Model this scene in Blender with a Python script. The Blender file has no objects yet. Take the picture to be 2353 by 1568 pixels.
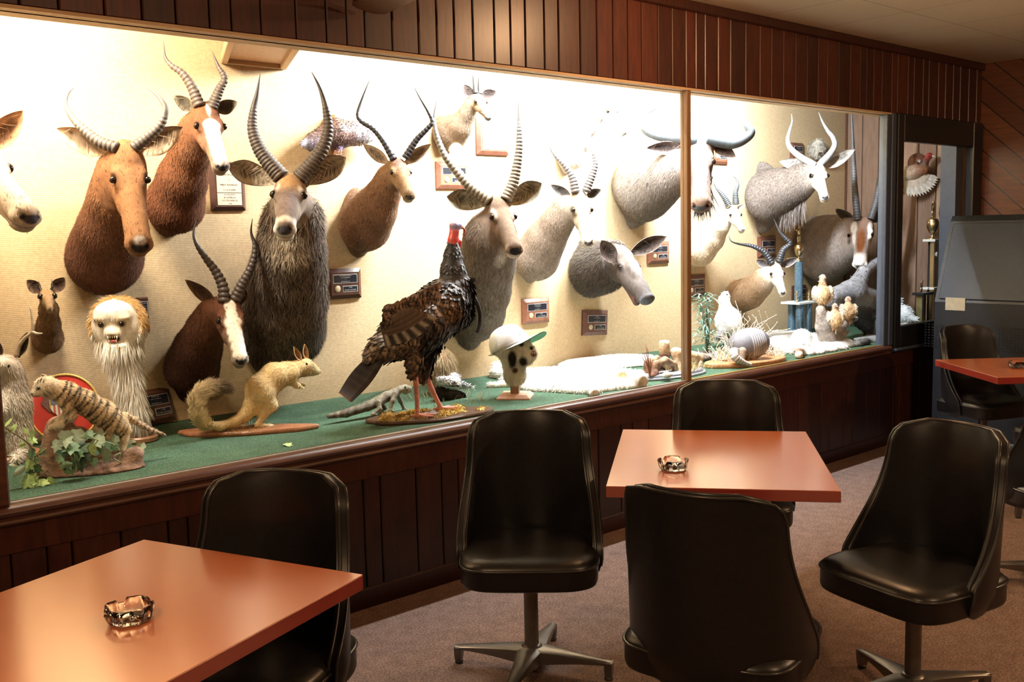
import bpy, math, random
import numpy as np
from mathutils import Vector, Matrix
random.seed(7); rng = np.random.default_rng(11)
W_, H_ = 2353, 1568
F_, PITCH, ROLL, YAW, EYE = 2300.0, math.radians(6.26), math.radians(-1.27), math.radians(48.56), 1.6
YG = 3.54           # the glass front of the display case
SILL, HEAD, CEIL = .734, 2.348, 2.82
YB = 4.623          # back wall of the case
XL, XR = .62, 7.97  # ends of the case
XW = 8.09           # right wall of the room
scn = bpy.context.scene
COL = scn.collection
V = lambda *a: np.array(a, dtype=float)
def unit(a):
    a = np.asarray(a, float); n = np.linalg.norm(a); return a/n if n > 1e-9 else V(0, 0, 1)
_cy, _sy, _cp, _sp = math.cos(YAW), math.sin(YAW), math.cos(PITCH), math.sin(PITCH)
FWD = V(_cy*_cp, _sy*_cp, -_sp); RGT = V(_sy, -_cy, 0); UPV = np.cross(RGT, FWD); CAM = V(0, 0, EYE)
_c, _s = math.cos(ROLL), math.sin(ROLL)
RC = _c*RGT + _s*UPV; UC = -_s*RGT + _c*UPV
def ray(u, v): return FWD + (u-W_/2)/F_*RC - (v-H_/2)/F_*UC
def U(u, v, off=0.0):   # a point of the place at distance OFF before the case's back wall
    d = ray(u, v); return CAM + d*((YB-off)/d[1])
def Z(u, v, z=0.0):     # a point at height z
    d = ray(u, v); return CAM + d*((z-EYE)/d[2])
def X(u, v, x):
    d = ray(u, v); return CAM + d*(x/d[0])
def mpp(P): return float(np.dot(np.asarray(P)-CAM, FWD))/F_
# ---------------------------------------------------------------- materials
def lin(c):
    return tuple((x/12.92 if x <= .04045 else ((x+.055)/1.055)**2.4) for x in c)
class NT:
    def __init__(s, name):
        s.m = bpy.data.materials.new(name); s.m.use_nodes = True; s.t = s.m.node_tree; s.n = s.t.nodes; s.l = s.t.links
        s.b = s.n['Principled BSDF']; s.o = s.n['Material Output']
    def add(s, ty, **kw):
        x = s.n.new(ty)
        for k, v in kw.items():
            if hasattr(x, k): setattr(x, k, v)
            else: x.inputs[k.replace('_', ' ')].default_value = v
        return x
    def lk(s, a, b): s.l.new(a, b)
    def coords(s, scale=(1, 1, 1), rot=(0, 0, 0)):
        tc = s.n.new('ShaderNodeTexCoord'); mp = s.n.new('ShaderNodeMapping')
        mp.inputs['Scale'].default_value = scale; mp.inputs['Rotation'].default_value = rot
        s.lk(tc.outputs['Object'], mp.inputs['Vector']); return mp.outputs['Vector']
    def noise(s, vec, scale, detail=3, rough=.5):
        x = s.n.new('ShaderNodeTexNoise'); x.inputs['Scale'].default_value = scale; x.inputs['Detail'].default_value = detail
        x.inputs['Roughness'].default_value = rough
        if vec is not None: s.lk(vec, x.inputs['Vector'])
        return x.outputs['Fac']
    def ramp(s, fac, stops):
        x = s.n.new('ShaderNodeValToRGB'); e = x.color_ramp.elements
        while len(e) < len(stops): e.new(.5)
        for i, (p, c) in enumerate(stops): e[i].position = p; e[i].color = (*c, 1) if len(c) == 3 else c
        s.lk(fac, x.inputs['Fac']); return x.outputs['Color']
    def mix(s, a, b, fac=1.0, mode='MULTIPLY'):
        x = s.n.new('ShaderNodeMixRGB'); x.blend_type = mode
        for i, q in ((0, fac), (1, a), (2, b)):
            if isinstance(q, bpy.types.NodeSocket): s.lk(q, x.inputs[i])
            else: x.inputs[i].default_value = q if i == 0 else ((*q, 1) if len(q) == 3 else q)
        return x.outputs[0]
    def bump(s, h, strength=.3, dist=.01):
        x = s.n.new('ShaderNodeBump'); x.inputs['Strength'].default_value = strength; x.inputs['Distance'].default_value = dist
        s.lk(h, x.inputs['Height']); s.lk(x.outputs['Normal'], s.b.inputs['Normal'])
    def base(s, c):
        if isinstance(c, bpy.types.NodeSocket): s.lk(c, s.b.inputs['Base Color'])
        else: s.b.inputs['Base Color'].default_value = (*c, 1)
    def set(s, **kw):
        for k, v in kw.items(): s.b.inputs[k.replace('_', ' ')].default_value = v
MATS = {}
def plain(name, c, rough=.5, metal=0.0, var=.12, scale=30, bump=0.0, spec=.5, coat=0.0):
    if name in MATS: return MATS[name]
    n = NT(name); f = n.noise(n.coords(), scale, 4)
    n.base(n.ramp(f, [(.25, tuple(x*(1-var) for x in c)), (.75, tuple(min(1, x*(1+var)) for x in c))]))
    n.set(Roughness=rough, Metallic=metal, Specular_IOR_Level=spec, Coat_Weight=coat)
    if bump: n.bump(f, bump, .004)
    MATS[name] = n.m; return n.m
def vcol(name, rough=.8, var=.25, scale=60, bump=.3, stretch=(1, 1, 1), spec=.2, dist=.004):
    """surface coloured by the thing's own colour patches (attribute Col) with fine mottling"""
    if name in MATS: return MATS[name]
    n = NT(name); a = n.n.new('ShaderNodeAttribute'); a.attribute_name = 'Col'
    f = n.noise(n.coords(stretch), scale, 5, .6)
    g = n.ramp(f, [(.25, (1-var,)*3), (.75, (1+var*.6,)*3)])
    n.base(n.mix(a.outputs['Color'], g)); n.set(Roughness=rough, Specular_IOR_Level=spec)
    if bump: n.bump(f, bump, dist)
    MATS[name] = n.m; return n.m
def wood(name, c1, c2, rough=.35, grain=(6, 6, .7), attr=True, spec=.5, knots=False):
    if name in MATS: return MATS[name]
    n = NT(name); v = n.coords(grain); f = n.noise(v, 9, 6, .65)
    c = n.ramp(f, [(.3, c1), (.7, c2)])
    if attr:
        a = n.n.new('ShaderNodeAttribute'); a.attribute_name = 'Col'; c = n.mix(c, a.outputs['Color'])
    n.base(c); n.set(Roughness=rough, Specular_IOR_Level=spec); n.bump(f, .12, .002)
    MATS[name] = n.m; return n.m
# ---------------------------------------------------------------- mesh building
OFF = {}
def setp(o, label=None, cat=None, group=None, kind=None):
    if label: o['label'] = label
    if cat: o['category'] = cat
    if group: o['group'] = group
    if kind: o['kind'] = kind
    return o
def empty(name, loc, label, cat, group=None):
    o = bpy.data.objects.new(name, None); COL.objects.link(o); o.location = tuple(loc); o.empty_display_size = .05
    OFF[o.name] = V(*loc); return setp(o, label, cat, group)
class MB:
    def __init__(s): s.v = []; s.f = []; s.c = []; s.n = 0; s.col = (1, 1, 1)
    def add(s, verts, faces, col=None):
        verts = np.asarray(verts, float); s.v.append(verts)
        s.f += [tuple(i+s.n for i in f) for f in faces]; s.n += len(verts)
        c = np.asarray(col if col is not None else s.col, float)
        s.c.append(np.tile(c, (len(verts), 1)) if c.ndim == 1 else c); return s
    def box(s, lo, hi, col=None, M=None):
        x0, y0, z0 = lo; x1, y1, z1 = hi
        v = np.array([(x0,y0,z0),(x1,y0,z0),(x1,y1,z0),(x0,y1,z0),(x0,y0,z1),(x1,y0,z1),(x1,y1,z1),(x0,y1,z1)], float)
        if M is not None: v = v@np.asarray(M[0]).T + np.asarray(M[1])
        return s.add(v, [(0,3,2,1),(4,5,6,7),(0,1,5,4),(1,2,6,5),(2,3,7,6),(3,0,4,7)], col)
    def bevbox(s, lo, hi, b=.01, col=None, M=None):
        """box whose faces are chamfered by b"""
        lo = np.array(lo, float); hi = np.array(hi, float); c = (lo+hi)/2; h = (hi-lo)/2; b = min(b, *(h*.98))
        vs = []; idx = {}
        for sx in (-1, 1):
            for sy in (-1, 1):
                for sz in (-1, 1):
                    for ax in range(3):
                        q = h-b; q = q.copy(); q[ax] = h[ax]
                        idx[(sx, sy, sz, ax)] = len(vs); vs.append(c+q*V(sx, sy, sz))
        F = []
        for ax in range(3):
            a, d = [i for i in range(3) if i != ax]
            for sg in (-1, 1):
                loop = []
                for (p, q) in ((-1, -1), (1, -1), (1, 1), (-1, 1)):
                    t = [0, 0, 0]; t[ax] = sg; t[a] = p; t[d] = q; loop.append(idx[(*t, ax)])
                F.append(loop)
        for ax in range(3):
            a, d = [i for i in range(3) if i != ax]
            for p in (-1, 1):
                for q in (-1, 1):
                    t0 = [0, 0, 0]; t0[ax] = -1; t0[a] = p; t0[d] = q; t1 = list(t0); t1[ax] = 1
                    F.append([idx[(*t0, a)], idx[(*t1, a)], idx[(*t1, d)], idx[(*t0, d)]])
        for k in [(x, y, z) for x in (-1, 1) for y in (-1, 1) for z in (-1, 1)]: F.append([idx[(*k, i)] for i in range(3)])
        vs = np.array(vs)
        G = []
        for f in F:
            P = vs[f]; nrm = np.cross(P[1]-P[0], P[2]-P[0])
            G.append(tuple(f) if np.dot(nrm, P.mean(0)-c) > 0 else tuple(f[::-1]))
        if M is not None: vs = vs@np.asarray(M[0]).T + np.asarray(M[1])
        return s.add(vs, G, col)
    def loft(s, rings, closed=True, caps=True, col=None):
        n = len(rings[0]); v = np.concatenate(rings); F = []
        for i in range(len(rings)-1):
            for j in range(n if closed else n-1):
                k = (j+1) % n; F.append((i*n+j, i*n+k, (i+1)*n+k, (i+1)*n+j))
        if caps and closed:
            F.append(tuple(range(n))[::-1]); F.append(tuple((len(rings)-1)*n+j for j in range(n)))
        return s.add(v, F, col)
    def tube(s, pts, r, n=10, col=None, flat=1.0, caps=True, up=None):
        pts = np.asarray(pts, float); r = np.broadcast_to(np.asarray(r, float), (len(pts),)); rings = []
        T = np.gradient(pts, axis=0); a = unit(np.cross(T[0], up if up is not None else (V(0, 0, 1) if abs(unit(T[0])[2]) < .9 else V(1, 0, 0))))
        cols = []
        for i, p in enumerate(pts):
            t = unit(T[i]); a = unit(a-np.dot(a, t)*t); b = np.cross(t, a)
            th = np.linspace(0, 2*math.pi, n, endpoint=False)
            rings.append(p + r[i]*(np.cos(th)[:, None]*a + flat*np.sin(th)[:, None]*b))
            if col is not None and np.ndim(col) == 2: cols.append(np.tile(col[i], (n, 1)))
        if cols: col = np.concatenate(cols)
        return s.loft(rings, True, caps, col)
    def lathe(s, prof, c=(0, 0, 0), n=24, col=None, M=None, sx=1, sy=1):
        th = np.linspace(0, 2*math.pi, n, endpoint=False); rings = []
        for r, z in prof:
            q = np.stack([r*sx*np.cos(th), r*sy*np.sin(th), np.full(n, z)], 1)
            if M is not None: q = q@np.asarray(M).T
            rings.append(q+np.asarray(c))
        return s.loft(rings, True, True, col)
    def ball(s, c, r, n=12, col=None, M=None):
        r = np.broadcast_to(np.asarray(r, float), (3,)); th = np.linspace(0, 2*math.pi, n, endpoint=False); rings = []
        for ph in np.linspace(-math.pi/2+.08, math.pi/2-.08, max(6, n//2+1)):
            q = np.stack([np.cos(ph)*np.cos(th)*r[0], np.cos(ph)*np.sin(th)*r[1], np.full(n, math.sin(ph)*r[2])], 1)
            if M is not None: q = q@np.asarray(M).T
            rings.append(q+np.asarray(c))
        return s.loft(rings, True, True, col)
    def quad(s, a, b, c, d, col=None): return s.add([a, b, c, d], [(0, 1, 2, 3)], col)
    def prism(s, poly, z0, z1, col=None, M=None, bevel=0):
        poly = np.asarray(poly, float); rings = []
        c = poly.mean(0)
        def sh(d): return np.array([p-unit(p-c)*d for p in poly])
        lv = [(z0, bevel), (z0+bevel, 0), (z1-bevel, 0), (z1, bevel)] if bevel else [(z0, 0), (z1, 0)]
        for z, d in lv:
            q = sh(d) if d else poly
            q = np.concatenate([q, np.full((len(q), 1), z)], 1)
            if M is not None: q = q@np.asarray(M[0]).T + np.asarray(M[1])
            rings.append(q)
        return s.loft(rings, True, True, col)
    def build(s, name, mat, parent=None, smooth=True, world=True, auto=None):
        v = np.concatenate(s.v) if s.v else np.zeros((0, 3)); off = V(0, 0, 0)
        if world and parent is not None: off = OFF[parent.name]
        loc = V(0, 0, 0)
        if parent is None and world and len(v):
            loc = V((v[:, 0].min()+v[:, 0].max())/2, (v[:, 1].min()+v[:, 1].max())/2, v[:, 2].min()); off = loc
        v = v-off
        me = bpy.data.meshes.new(name); me.from_pydata(v.tolist(), [], s.f)
        at = me.color_attributes.new('Col', 'FLOAT_COLOR', 'POINT')
        c = np.concatenate(s.c); c = np.concatenate([c[:, :3], np.ones((len(c), 1))], 1)
        at.data.foreach_set('color', c.astype(np.float32).ravel())
        if smooth:
            me.polygons.foreach_set('use_smooth', [True]*len(me.polygons))
            if auto: me.set_sharp_from_angle(angle=math.radians(auto))
        me.materials.append(mat); me.update()
        o = bpy.data.objects.new(name, me); COL.objects.link(o)
        if parent is not None: o.parent = parent; OFF[o.name] = OFF[parent.name] if world else V(0, 0, 0)
        else: o.location = tuple(loc); OFF[o.name] = loc
        return o
def spline(pts, n=8):
    """smooth curve through points (Catmull-Rom)"""
    P = np.asarray(pts, float); P = np.concatenate([[2*P[0]-P[1]], P, [2*P[-1]-P[-2]]]); out = []
    for i in range(1, len(P)-2):
        for k in range(n):
            t = k/n; a, b, c, d = P[i-1:i+3]
            out.append(.5*((2*b)+(-a+c)*t+(2*a-5*b+4*c-d)*t*t+(-a+3*b-3*c+d)*t**3))
    out.append(P[-2]); return np.array(out)
def frame(z, x=(1, 0, 0)):
    z = unit(z); x = np.asarray(x, float); x = unit(x-np.dot(x, z)*z); return np.stack([x, np.cross(z, x), z], 1)
def copy_tree(o, parent=None):
    c = o.copy(); COL.objects.link(c)
    if parent is not None: c.parent = parent
    for ch in [x for x in bpy.data.objects if x.parent == o]: copy_tree(ch, c)
    return c
def text_mesh(txt, size):
    cu = bpy.data.curves.new('t', 'FONT'); cu.body = txt; cu.size = size; cu.align_x = 'CENTER'; cu.align_y = 'CENTER'; cu.space_line = .9
    cu.resolution_u = 1
    o = bpy.data.objects.new('t', cu); COL.objects.link(o); dg = bpy.context.evaluated_depsgraph_get(); dg.update()
    me = o.evaluated_get(dg).to_mesh(); v = np.array([tuple(x.co) for x in me.vertices]).reshape(-1, 3); f = [tuple(p.vertices) for p in me.polygons]
    o.evaluated_get(dg).to_mesh_clear(); bpy.data.objects.remove(o); bpy.data.curves.remove(cu); return v, f
# ---------------------------------------------------------------- organic bodies: smooth union of tapered limbs, polygonised
def sd_cap(P, a, b, r0, r1):
    a = np.asarray(a, np.float32); b = np.asarray(b, np.float32); d = b-a; L = float(d@d) or 1e-9
    q = P-a; t = np.clip((q@d)/L, 0, 1); return np.sqrt(((q-t[..., None]*d)**2).sum(-1))-(r0+(r1-r0)*t)
def sd_ell(P, c, M, r):
    q = (P-np.asarray(c, np.float32))@np.asarray(M, np.float32); r = np.asarray(r, np.float32)
    k0 = np.sqrt(((q/r)**2).sum(-1)); k1 = np.sqrt(((q/r**2)**2).sum(-1))+1e-9; return np.where(k0 < .05, -r.min(), k0*(k0-1)/k1)
def sd(P, p):
    if p[0] == 'c': return sd_cap(P, p[1], p[2], p[3], p[4])
    return sd_ell(P, p[1], p[2], p[3])
def pbound(p, m):
    if p[0] == 'c':
        a, b = np.asarray(p[1]), np.asarray(p[2]); r = max(p[3], p[4])+m; return np.minimum(a, b)-r, np.maximum(a, b)+r
    r = max(p[3])+m; return np.asarray(p[1])-r, np.asarray(p[1])+r
_E = [(0,1),(2,3),(4,5),(6,7),(0,2),(1,3),(4,6),(5,7),(0,4),(1,5),(2,6),(3,7)]
def nets(D, o, h):
    nx, ny, nz = D.shape; S = D < 0
    cs = [(i, j, k) for k in (0, 1) for j in (0, 1) for i in (0, 1)]
    cnt = np.zeros((nx-1, ny-1, nz-1), np.int8)
    for (i, j, k) in cs: cnt += S[i:nx-1+i, j:ny-1+j, k:nz-1+k]
    act = (cnt > 0) & (cnt < 8); I = np.argwhere(act); vid = -np.ones(act.shape, np.int64); vid[act] = np.arange(len(I))
    val = np.stack([D[I[:, 0]+i, I[:, 1]+j, I[:, 2]+k] for (i, j, k) in cs], 1)
    acc = np.zeros((len(I), 3)); n = np.zeros(len(I)); C = np.array(cs, float)
    for a, b in _E:
        va, vb = val[:, a], val[:, b]; m = (va < 0) != (vb < 0); t = np.where(m, va/(va-vb+1e-12), 0)
        acc += np.where(m[:, None], C[a]+t[:, None]*(C[b]-C[a]), 0); n += m
    vert = o+(I+acc/n[:, None])*h; F = []
    for ax in range(3):
        sl = [slice(0, None)]*3; s1 = [slice(0, None)]*3; sl[ax] = slice(0, -1); s1[ax] = slice(1, None)
        A = S[tuple(sl)]; B = S[tuple(s1)]; E = np.argwhere(A != B); b, c = [(1, 2), (2, 0), (0, 1)][ax]
        ok = (E[:, b] > 0) & (E[:, c] > 0) & (E[:, b] < D.shape[b]-1) & (E[:, c] < D.shape[c]-1); E = E[ok]
        db = np.zeros(3, int); db[b] = 1; dc = np.zeros(3, int); dc[c] = 1
        q = np.stack([vid[tuple((E-db-dc).T)], vid[tuple((E-dc).T)], vid[tuple(E.T)], vid[tuple((E-db).T)]], 1)
        flip = ~A[tuple(E.T)]; q[flip] = q[flip][:, ::-1]; F.append(q)
    return vert, np.concatenate(F)
def blob(prims, vox, k=.03, cuts=(), planes=(), paints=(), soft=None, jitter=.05, carve=(), ks=None):
    """prims ('c',a,b,r0,r1,col) or ('e',c,M,r,col); planes (point, normal): keep where dot<0; paints (c,M,r,col,edge)
    returns verts, quads, colours, normals"""
    m = k*1.5+vox*3
    bb = [pbound(p, m) for p in prims]; lo = np.min([b[0] for b in bb], 0); hi = np.max([b[1] for b in bb], 0)
    n = np.ceil((hi-lo)/vox).astype(int)+2; D = np.full(n, .2, np.float32)
    def sub(b):
        i0 = np.maximum(np.floor((b[0]-lo)/vox).astype(int), 0); i1 = np.minimum(np.ceil((b[1]-lo)/vox).astype(int)+1, n)
        g = [np.arange(i0[a], i1[a])*vox+lo[a] for a in range(3)]
        P = np.stack(np.meshgrid(*g, indexing='ij'), -1).astype(np.float32)
        return tuple(slice(i0[a], i1[a]) for a in range(3)), P
    for ip, (p, b) in enumerate(zip(prims, bb)):
        kk = k if ks is None else ks[ip]
        sl, P = sub(b); d = sd(P, p); e = D[sl]; hh = np.clip(.5+.5*(e-d)/kk, 0, 1); D[sl] = e*(1-hh)+d*hh-kk*hh*(1-hh)
    for p in carve:
        b = pbound(p, vox*3); sl, P = sub(b); d = -sd(P, p); e = D[sl]; kk = min(k, .012); hh = np.clip(.5-.5*(e-d)/kk, 0, 1); D[sl] = e*(1-hh)+d*hh+kk*hh*(1-hh)
    if planes:
        g = [np.arange(n[a])*vox+lo[a] for a in range(3)]
        P = np.stack(np.meshgrid(*g, indexing='ij'), -1).astype(np.float32)
        for pt, nr in planes: D = np.maximum(D, (P-np.asarray(pt, np.float32))@np.asarray(nr, np.float32))
    D[0], D[-1], D[:, 0], D[:, -1], D[:, :, 0], D[:, :, -1] = (.1,)*6
    v, f = nets(D, lo, vox)
    P = v.astype(np.float32); sf = soft or k*.7; ds = np.stack([sd(P, p) for p in prims], 1)
    w = np.exp(-np.clip((ds-ds.min(1, keepdims=True))/sf, 0, 30)); w /= w.sum(1, keepdims=True)
    C = w@np.array([p[-1] for p in prims], float)
    for c, M, r, col, edge in paints:
        q = ((P-np.asarray(c))@np.asarray(M))/np.asarray(r); t = np.sqrt((q**2).sum(1)); a = np.clip((1+edge-t)/(2*edge+1e-6), 0, 1)[:, None]
        C = C*(1-a)+np.asarray(col)*a
    if jitter:
        nz = sum(np.sin(P@(rng.normal(0, 1, 3)*fr)+rng.uniform(0, 6))*a for fr, a in ((25, .5), (38, .5), (60, .45), (90, .4), (120, .4), (160, .35), (210, .3))); C = C*(1+jitter*1.3*nz[:, None])
        ph = np.sin(P@np.array([41., 13, 7])+3*np.sin(P@np.array([5., 31, 11])))*np.sin(P@np.array([-9., 17, 53])); C = C*(1+jitter*ph[:, None])
    nr = np.zeros_like(v); a, b, c, d = (v[f[:, i]] for i in range(4)); fn = np.cross(c-a, d-b)
    for i in range(4): np.add.at(nr, f[:, i], fn)
    nr /= np.linalg.norm(nr, axis=1, keepdims=True)+1e-12
    return v, f, C, nr
def fur(mb, v, f, C, N, count, length, width, flow=V(0, 0, -1), lift=.35, jit=.35, bright=.3, sel=None, droop=0.0):
    """short tapering hairs all over a body"""
    a, b, c, d = (v[f[:, i]] for i in range(4)); area = np.linalg.norm(np.cross(c-a, d-b), axis=1)
    if sel is not None: area = area*sel((a+c)/2)
    if area.sum() <= 0: return
    ix = rng.choice(len(f), count, p=area/area.sum()); s, t = rng.random((2, count, 1))
    P = (a[ix]*(1-s)+b[ix]*s)*(1-t)+(d[ix]*(1-s)+c[ix]*s)*t; nn = N[f[ix, 0]]; cc = C[f[ix, 0]]
    fl = flow(P) if callable(flow) else np.broadcast_to(flow, P.shape)
    fl = fl+rng.normal(0, jit, P.shape); fl = fl-(fl*nn).sum(1, keepdims=True)*nn; fl /= np.linalg.norm(fl, axis=1, keepdims=True)+1e-9
    L = length*(.6+.8*rng.random((count, 1))); dr = unit_rows(fl*(1-lift)+nn*lift); side = unit_rows(np.cross(dr, nn))*width/2
    P0 = P-nn*width*.5; mid = P0+dr*L*.5; tip = P0+dr*L+V(0, 0, -1)*droop*L
    V3 = np.stack([P0-side, P0+side, mid+side*.7, mid-side*.7, tip], 1).reshape(-1, 3)
    g = np.clip(cc*(1+rng.normal(0, bright, (count, 1))), 0, 1.2); Cc = np.repeat(g, 5, 0)
    F = []
    for i in range(count):
        q = i*5; F.append((q, q+1, q+2, q+3)); F.append((q+3, q+2, q+4))
    mb.add(V3, F, Cc)
def unit_rows(a): return a/(np.linalg.norm(a, axis=1, keepdims=True)+1e-9)
# ================================================================ camera and picture
cd = bpy.data.cameras.new('camera'); cam = bpy.data.objects.new('camera', cd); COL.objects.link(cam)
cam.matrix_world = Matrix(((RC[0], UC[0], -FWD[0], 0), (RC[1], UC[1], -FWD[1], 0), (RC[2], UC[2], -FWD[2], EYE), (0, 0, 0, 1)))
cd.sensor_width = 36; cd.lens = F_/W_*36; cd.clip_start = .02; scn.camera = cam
scn.view_settings.view_transform = 'Standard'; scn.view_settings.look = 'None'; scn.view_settings.gamma = 1; scn.view_settings.exposure = 0
scn.view_settings.use_curve_mapping = False
w = bpy.data.worlds.new('world'); w.use_nodes = True; w.node_tree.nodes['Background'].inputs[0].default_value = (.01, .008, .006, 1); scn.world = w
scn.cycles.use_denoising = True; scn.cycles.max_bounces = 6; scn.cycles.diffuse_bounces = 3; scn.cycles.glossy_bounces = 3; scn.cycles.transmission_bounces = 6; scn.cycles.transparent_max_bounces = 8; scn.cycles.use_adaptive_sampling = True; scn.cycles.adaptive_threshold = .03; scn.cycles.sample_clamp_indirect = 6
scn.cycles.caustics_reflective = False; scn.cycles.caustics_refractive = False
def struct(o): o['kind'] = 'structure'; return o
# ================================================================ materials of the room
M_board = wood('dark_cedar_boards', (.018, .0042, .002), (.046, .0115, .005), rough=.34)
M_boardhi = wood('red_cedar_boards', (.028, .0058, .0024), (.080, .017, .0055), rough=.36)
M_trim = wood('brown_trim_wood', (.05, .017, .009), (.10, .038, .02), rough=.35, attr=False, grain=(.7, 6, 6))
M_tan = wood('tan_soffit_wood', (.42, .27, .14), (.55, .38, .21), rough=.6, attr=False, grain=(.7, 6, 6))
M_panel = wood('pale_wood_panelling', (.22, .13, .08), (.34, .215, .14), rough=.5, attr=True, grain=(6, 5, .6))
def m_burlap():
    n = NT('beige_grasscloth'); v = n.coords()
    wv = n.n.new('ShaderNodeTexWave'); wv.wave_type = 'BANDS'; wv.bands_direction = 'Z'; wv.inputs['Scale'].default_value = 38
    wv.inputs['Distortion'].default_value = 1.5; wv.inputs['Detail'].default_value = 3; wv.inputs['Detail Scale'].default_value = 4; n.lk(v, wv.inputs['Vector'])
    wx = n.n.new('ShaderNodeTexWave'); wx.wave_type = 'BANDS'; wx.bands_direction = 'X'; wx.inputs['Scale'].default_value = 50
    wx.inputs['Distortion'].default_value = 2; wx.inputs['Detail'].default_value = 2; n.lk(v, wx.inputs['Vector'])
    f = n.noise(v, 70, 3)
    a = n.ramp(wv.outputs['Fac'], [(.1, (.46, .335, .19)), (.8, (.56, .42, .25))]); b = n.ramp(wx.outputs['Fac'], [(0, (.93, .92, .91)), (.6, (1, 1, 1))])
    c = n.mix(a, b); n.base(n.mix(c, n.ramp(f, [(.3, (.88, .87, .85)), (.7, (1.06, 1.06, 1.06))]))); n.set(Roughness=.95, Specular_IOR_Level=.1)
    n.bump(wv.outputs['Fac'], .15, .002); return n.m
M_burlap = m_burlap()
def m_turf():
    n = NT('green_artificial_turf'); v = n.coords(); f = n.noise(v, 260, 3, .7); g = n.noise(v, 7, 3)
    c = n.ramp(f, [(.3, (.018, .045, .024)), (.52, (.052, .105, .062)), (.72, (.19, .28, .19))])
    n.base(n.mix(c, n.ramp(g, [(.3, (.85, .85, .85)), (.7, (1.1, 1.1, 1.1))]))); n.set(Roughness=.9, Specular_IOR_Level=.15); n.bump(f, .8, .006); return n.m
def m_carpet():
    n = NT('brown_speckled_carpet'); v = n.coords(); f = n.noise(v, 120, 4, .75); g = n.noise(v, 18, 4, .6)
    c = n.ramp(f, [(.32, (.085, .055, .045)), (.5, (.20, .135, .11)), (.68, (.34, .25, .21))])
    n.base(n.mix(c, n.ramp(g, [(.3, (.8, .78, .76)), (.7, (1.12, 1.1, 1.1))]))); n.set(Roughness=.95, Specular_IOR_Level=.1); n.bump(f, .5, .004); return n.m
def m_ceiling():
    n = NT('tan_ceiling_tiles'); v = n.coords((1, 1, 1)); br = n.n.new('ShaderNodeTexBrick'); br.offset = 0; br.squash = 1
    n.lk(v, br.inputs['Vector']); br.inputs['Scale'].default_value = 1; br.inputs['Mortar Size'].default_value = .004; br.inputs['Brick Width'].default_value = .61; br.inputs['Row Height'].default_value = .61
    br.inputs['Color1'].default_value = (.60, .48, .32, 1); br.inputs['Color2'].default_value = (.57, .455, .30, 1); br.inputs['Mortar'].default_value = (.36, .27, .17, 1)
    f = n.noise(v, 160, 3); n.base(n.mix(br.outputs['Color'], n.ramp(f, [(.35, (.85, .85, .85)), (.65, (1.08, 1.08, 1.08))]))); n.set(Roughness=.9); n.bump(f, .3, .004); return n.m
def m_diag():
    n = NT('diagonal_cedar_boards'); v = n.coords((1, 1, 1), (math.radians(-42), 0, 0)); wv = n.n.new('ShaderNodeTexBrick'); wv.offset = 0
    mp = n.n.new('ShaderNodeSeparateXYZ'); n.lk(v, mp.inputs[0]); cb = n.n.new('ShaderNodeCombineXYZ'); n.lk(mp.outputs['Y'], cb.inputs['X']); n.lk(mp.outputs['Z'], cb.inputs['Y'])
    n.lk(cb.outputs[0], wv.inputs['Vector']); wv.inputs['Scale'].default_value = 1; wv.inputs['Brick Width'].default_value = 40; wv.inputs['Row Height'].default_value = .135; wv.inputs['Mortar Size'].default_value = .005
    wv.inputs['Color1'].default_value = (.11, .036, .014, 1); wv.inputs['Color2'].default_value = (.19, .072, .03, 1); wv.inputs['Mortar'].default_value = (.012, .005, .003, 1)
    f = n.noise(n.coords((6, .7, 6), (math.radians(-42), 0, 0)), 8, 5); n.base(n.mix(wv.outputs['Color'], n.ramp(f, [(.3, (.7, .65, .6)), (.7, (1.15, 1.1, 1.1))]))); n.set(Roughness=.4)
    return n.m
M_turf = m_turf(); M_carpet = m_carpet(); M_ceil = m_ceiling(); M_diag = m_diag()
M_dark = plain('dark_brown_wall', (.05, .022, .012), .6)
M_blackpaint = plain('black_painted_wood', (.008, .008, .009), .35)
M_grey = plain('grey_metal', (.055, .07, .10), .45, .2)
M_case = plain('pale_case_lining', (.55, .47, .36), .9)
def m_glass():
    n = NT('clear_pane_glass'); tr = n.n.new('ShaderNodeBsdfTransparent'); tr.inputs[0].default_value = (.985, .99, .985, 1); gl = n.n.new('ShaderNodeBsdfGlossy'); gl.inputs['Roughness'].default_value = .02
    lw = n.n.new('ShaderNodeLayerWeight'); lw.inputs['Blend'].default_value = .5; pw = n.n.new('ShaderNodeMath'); pw.operation = 'POWER'; pw.inputs[1].default_value = 5
    ma = n.n.new('ShaderNodeMath'); ma.operation = 'MULTIPLY_ADD'; ma.inputs[1].default_value = .5; ma.inputs[2].default_value = .012
    n.lk(lw.outputs['Facing'], pw.inputs[0]); n.lk(pw.outputs[0], ma.inputs[0]); fr = ma; mx = n.n.new('ShaderNodeMixShader')
    n.lk(fr.outputs[0], mx.inputs[0]); n.lk(tr.outputs[0], mx.inputs[1]); n.lk(gl.outputs[0], mx.inputs[2]); n.lk(mx.outputs[0], n.o.inputs['Surface']); return n.m
M_glass = m_glass()
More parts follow.
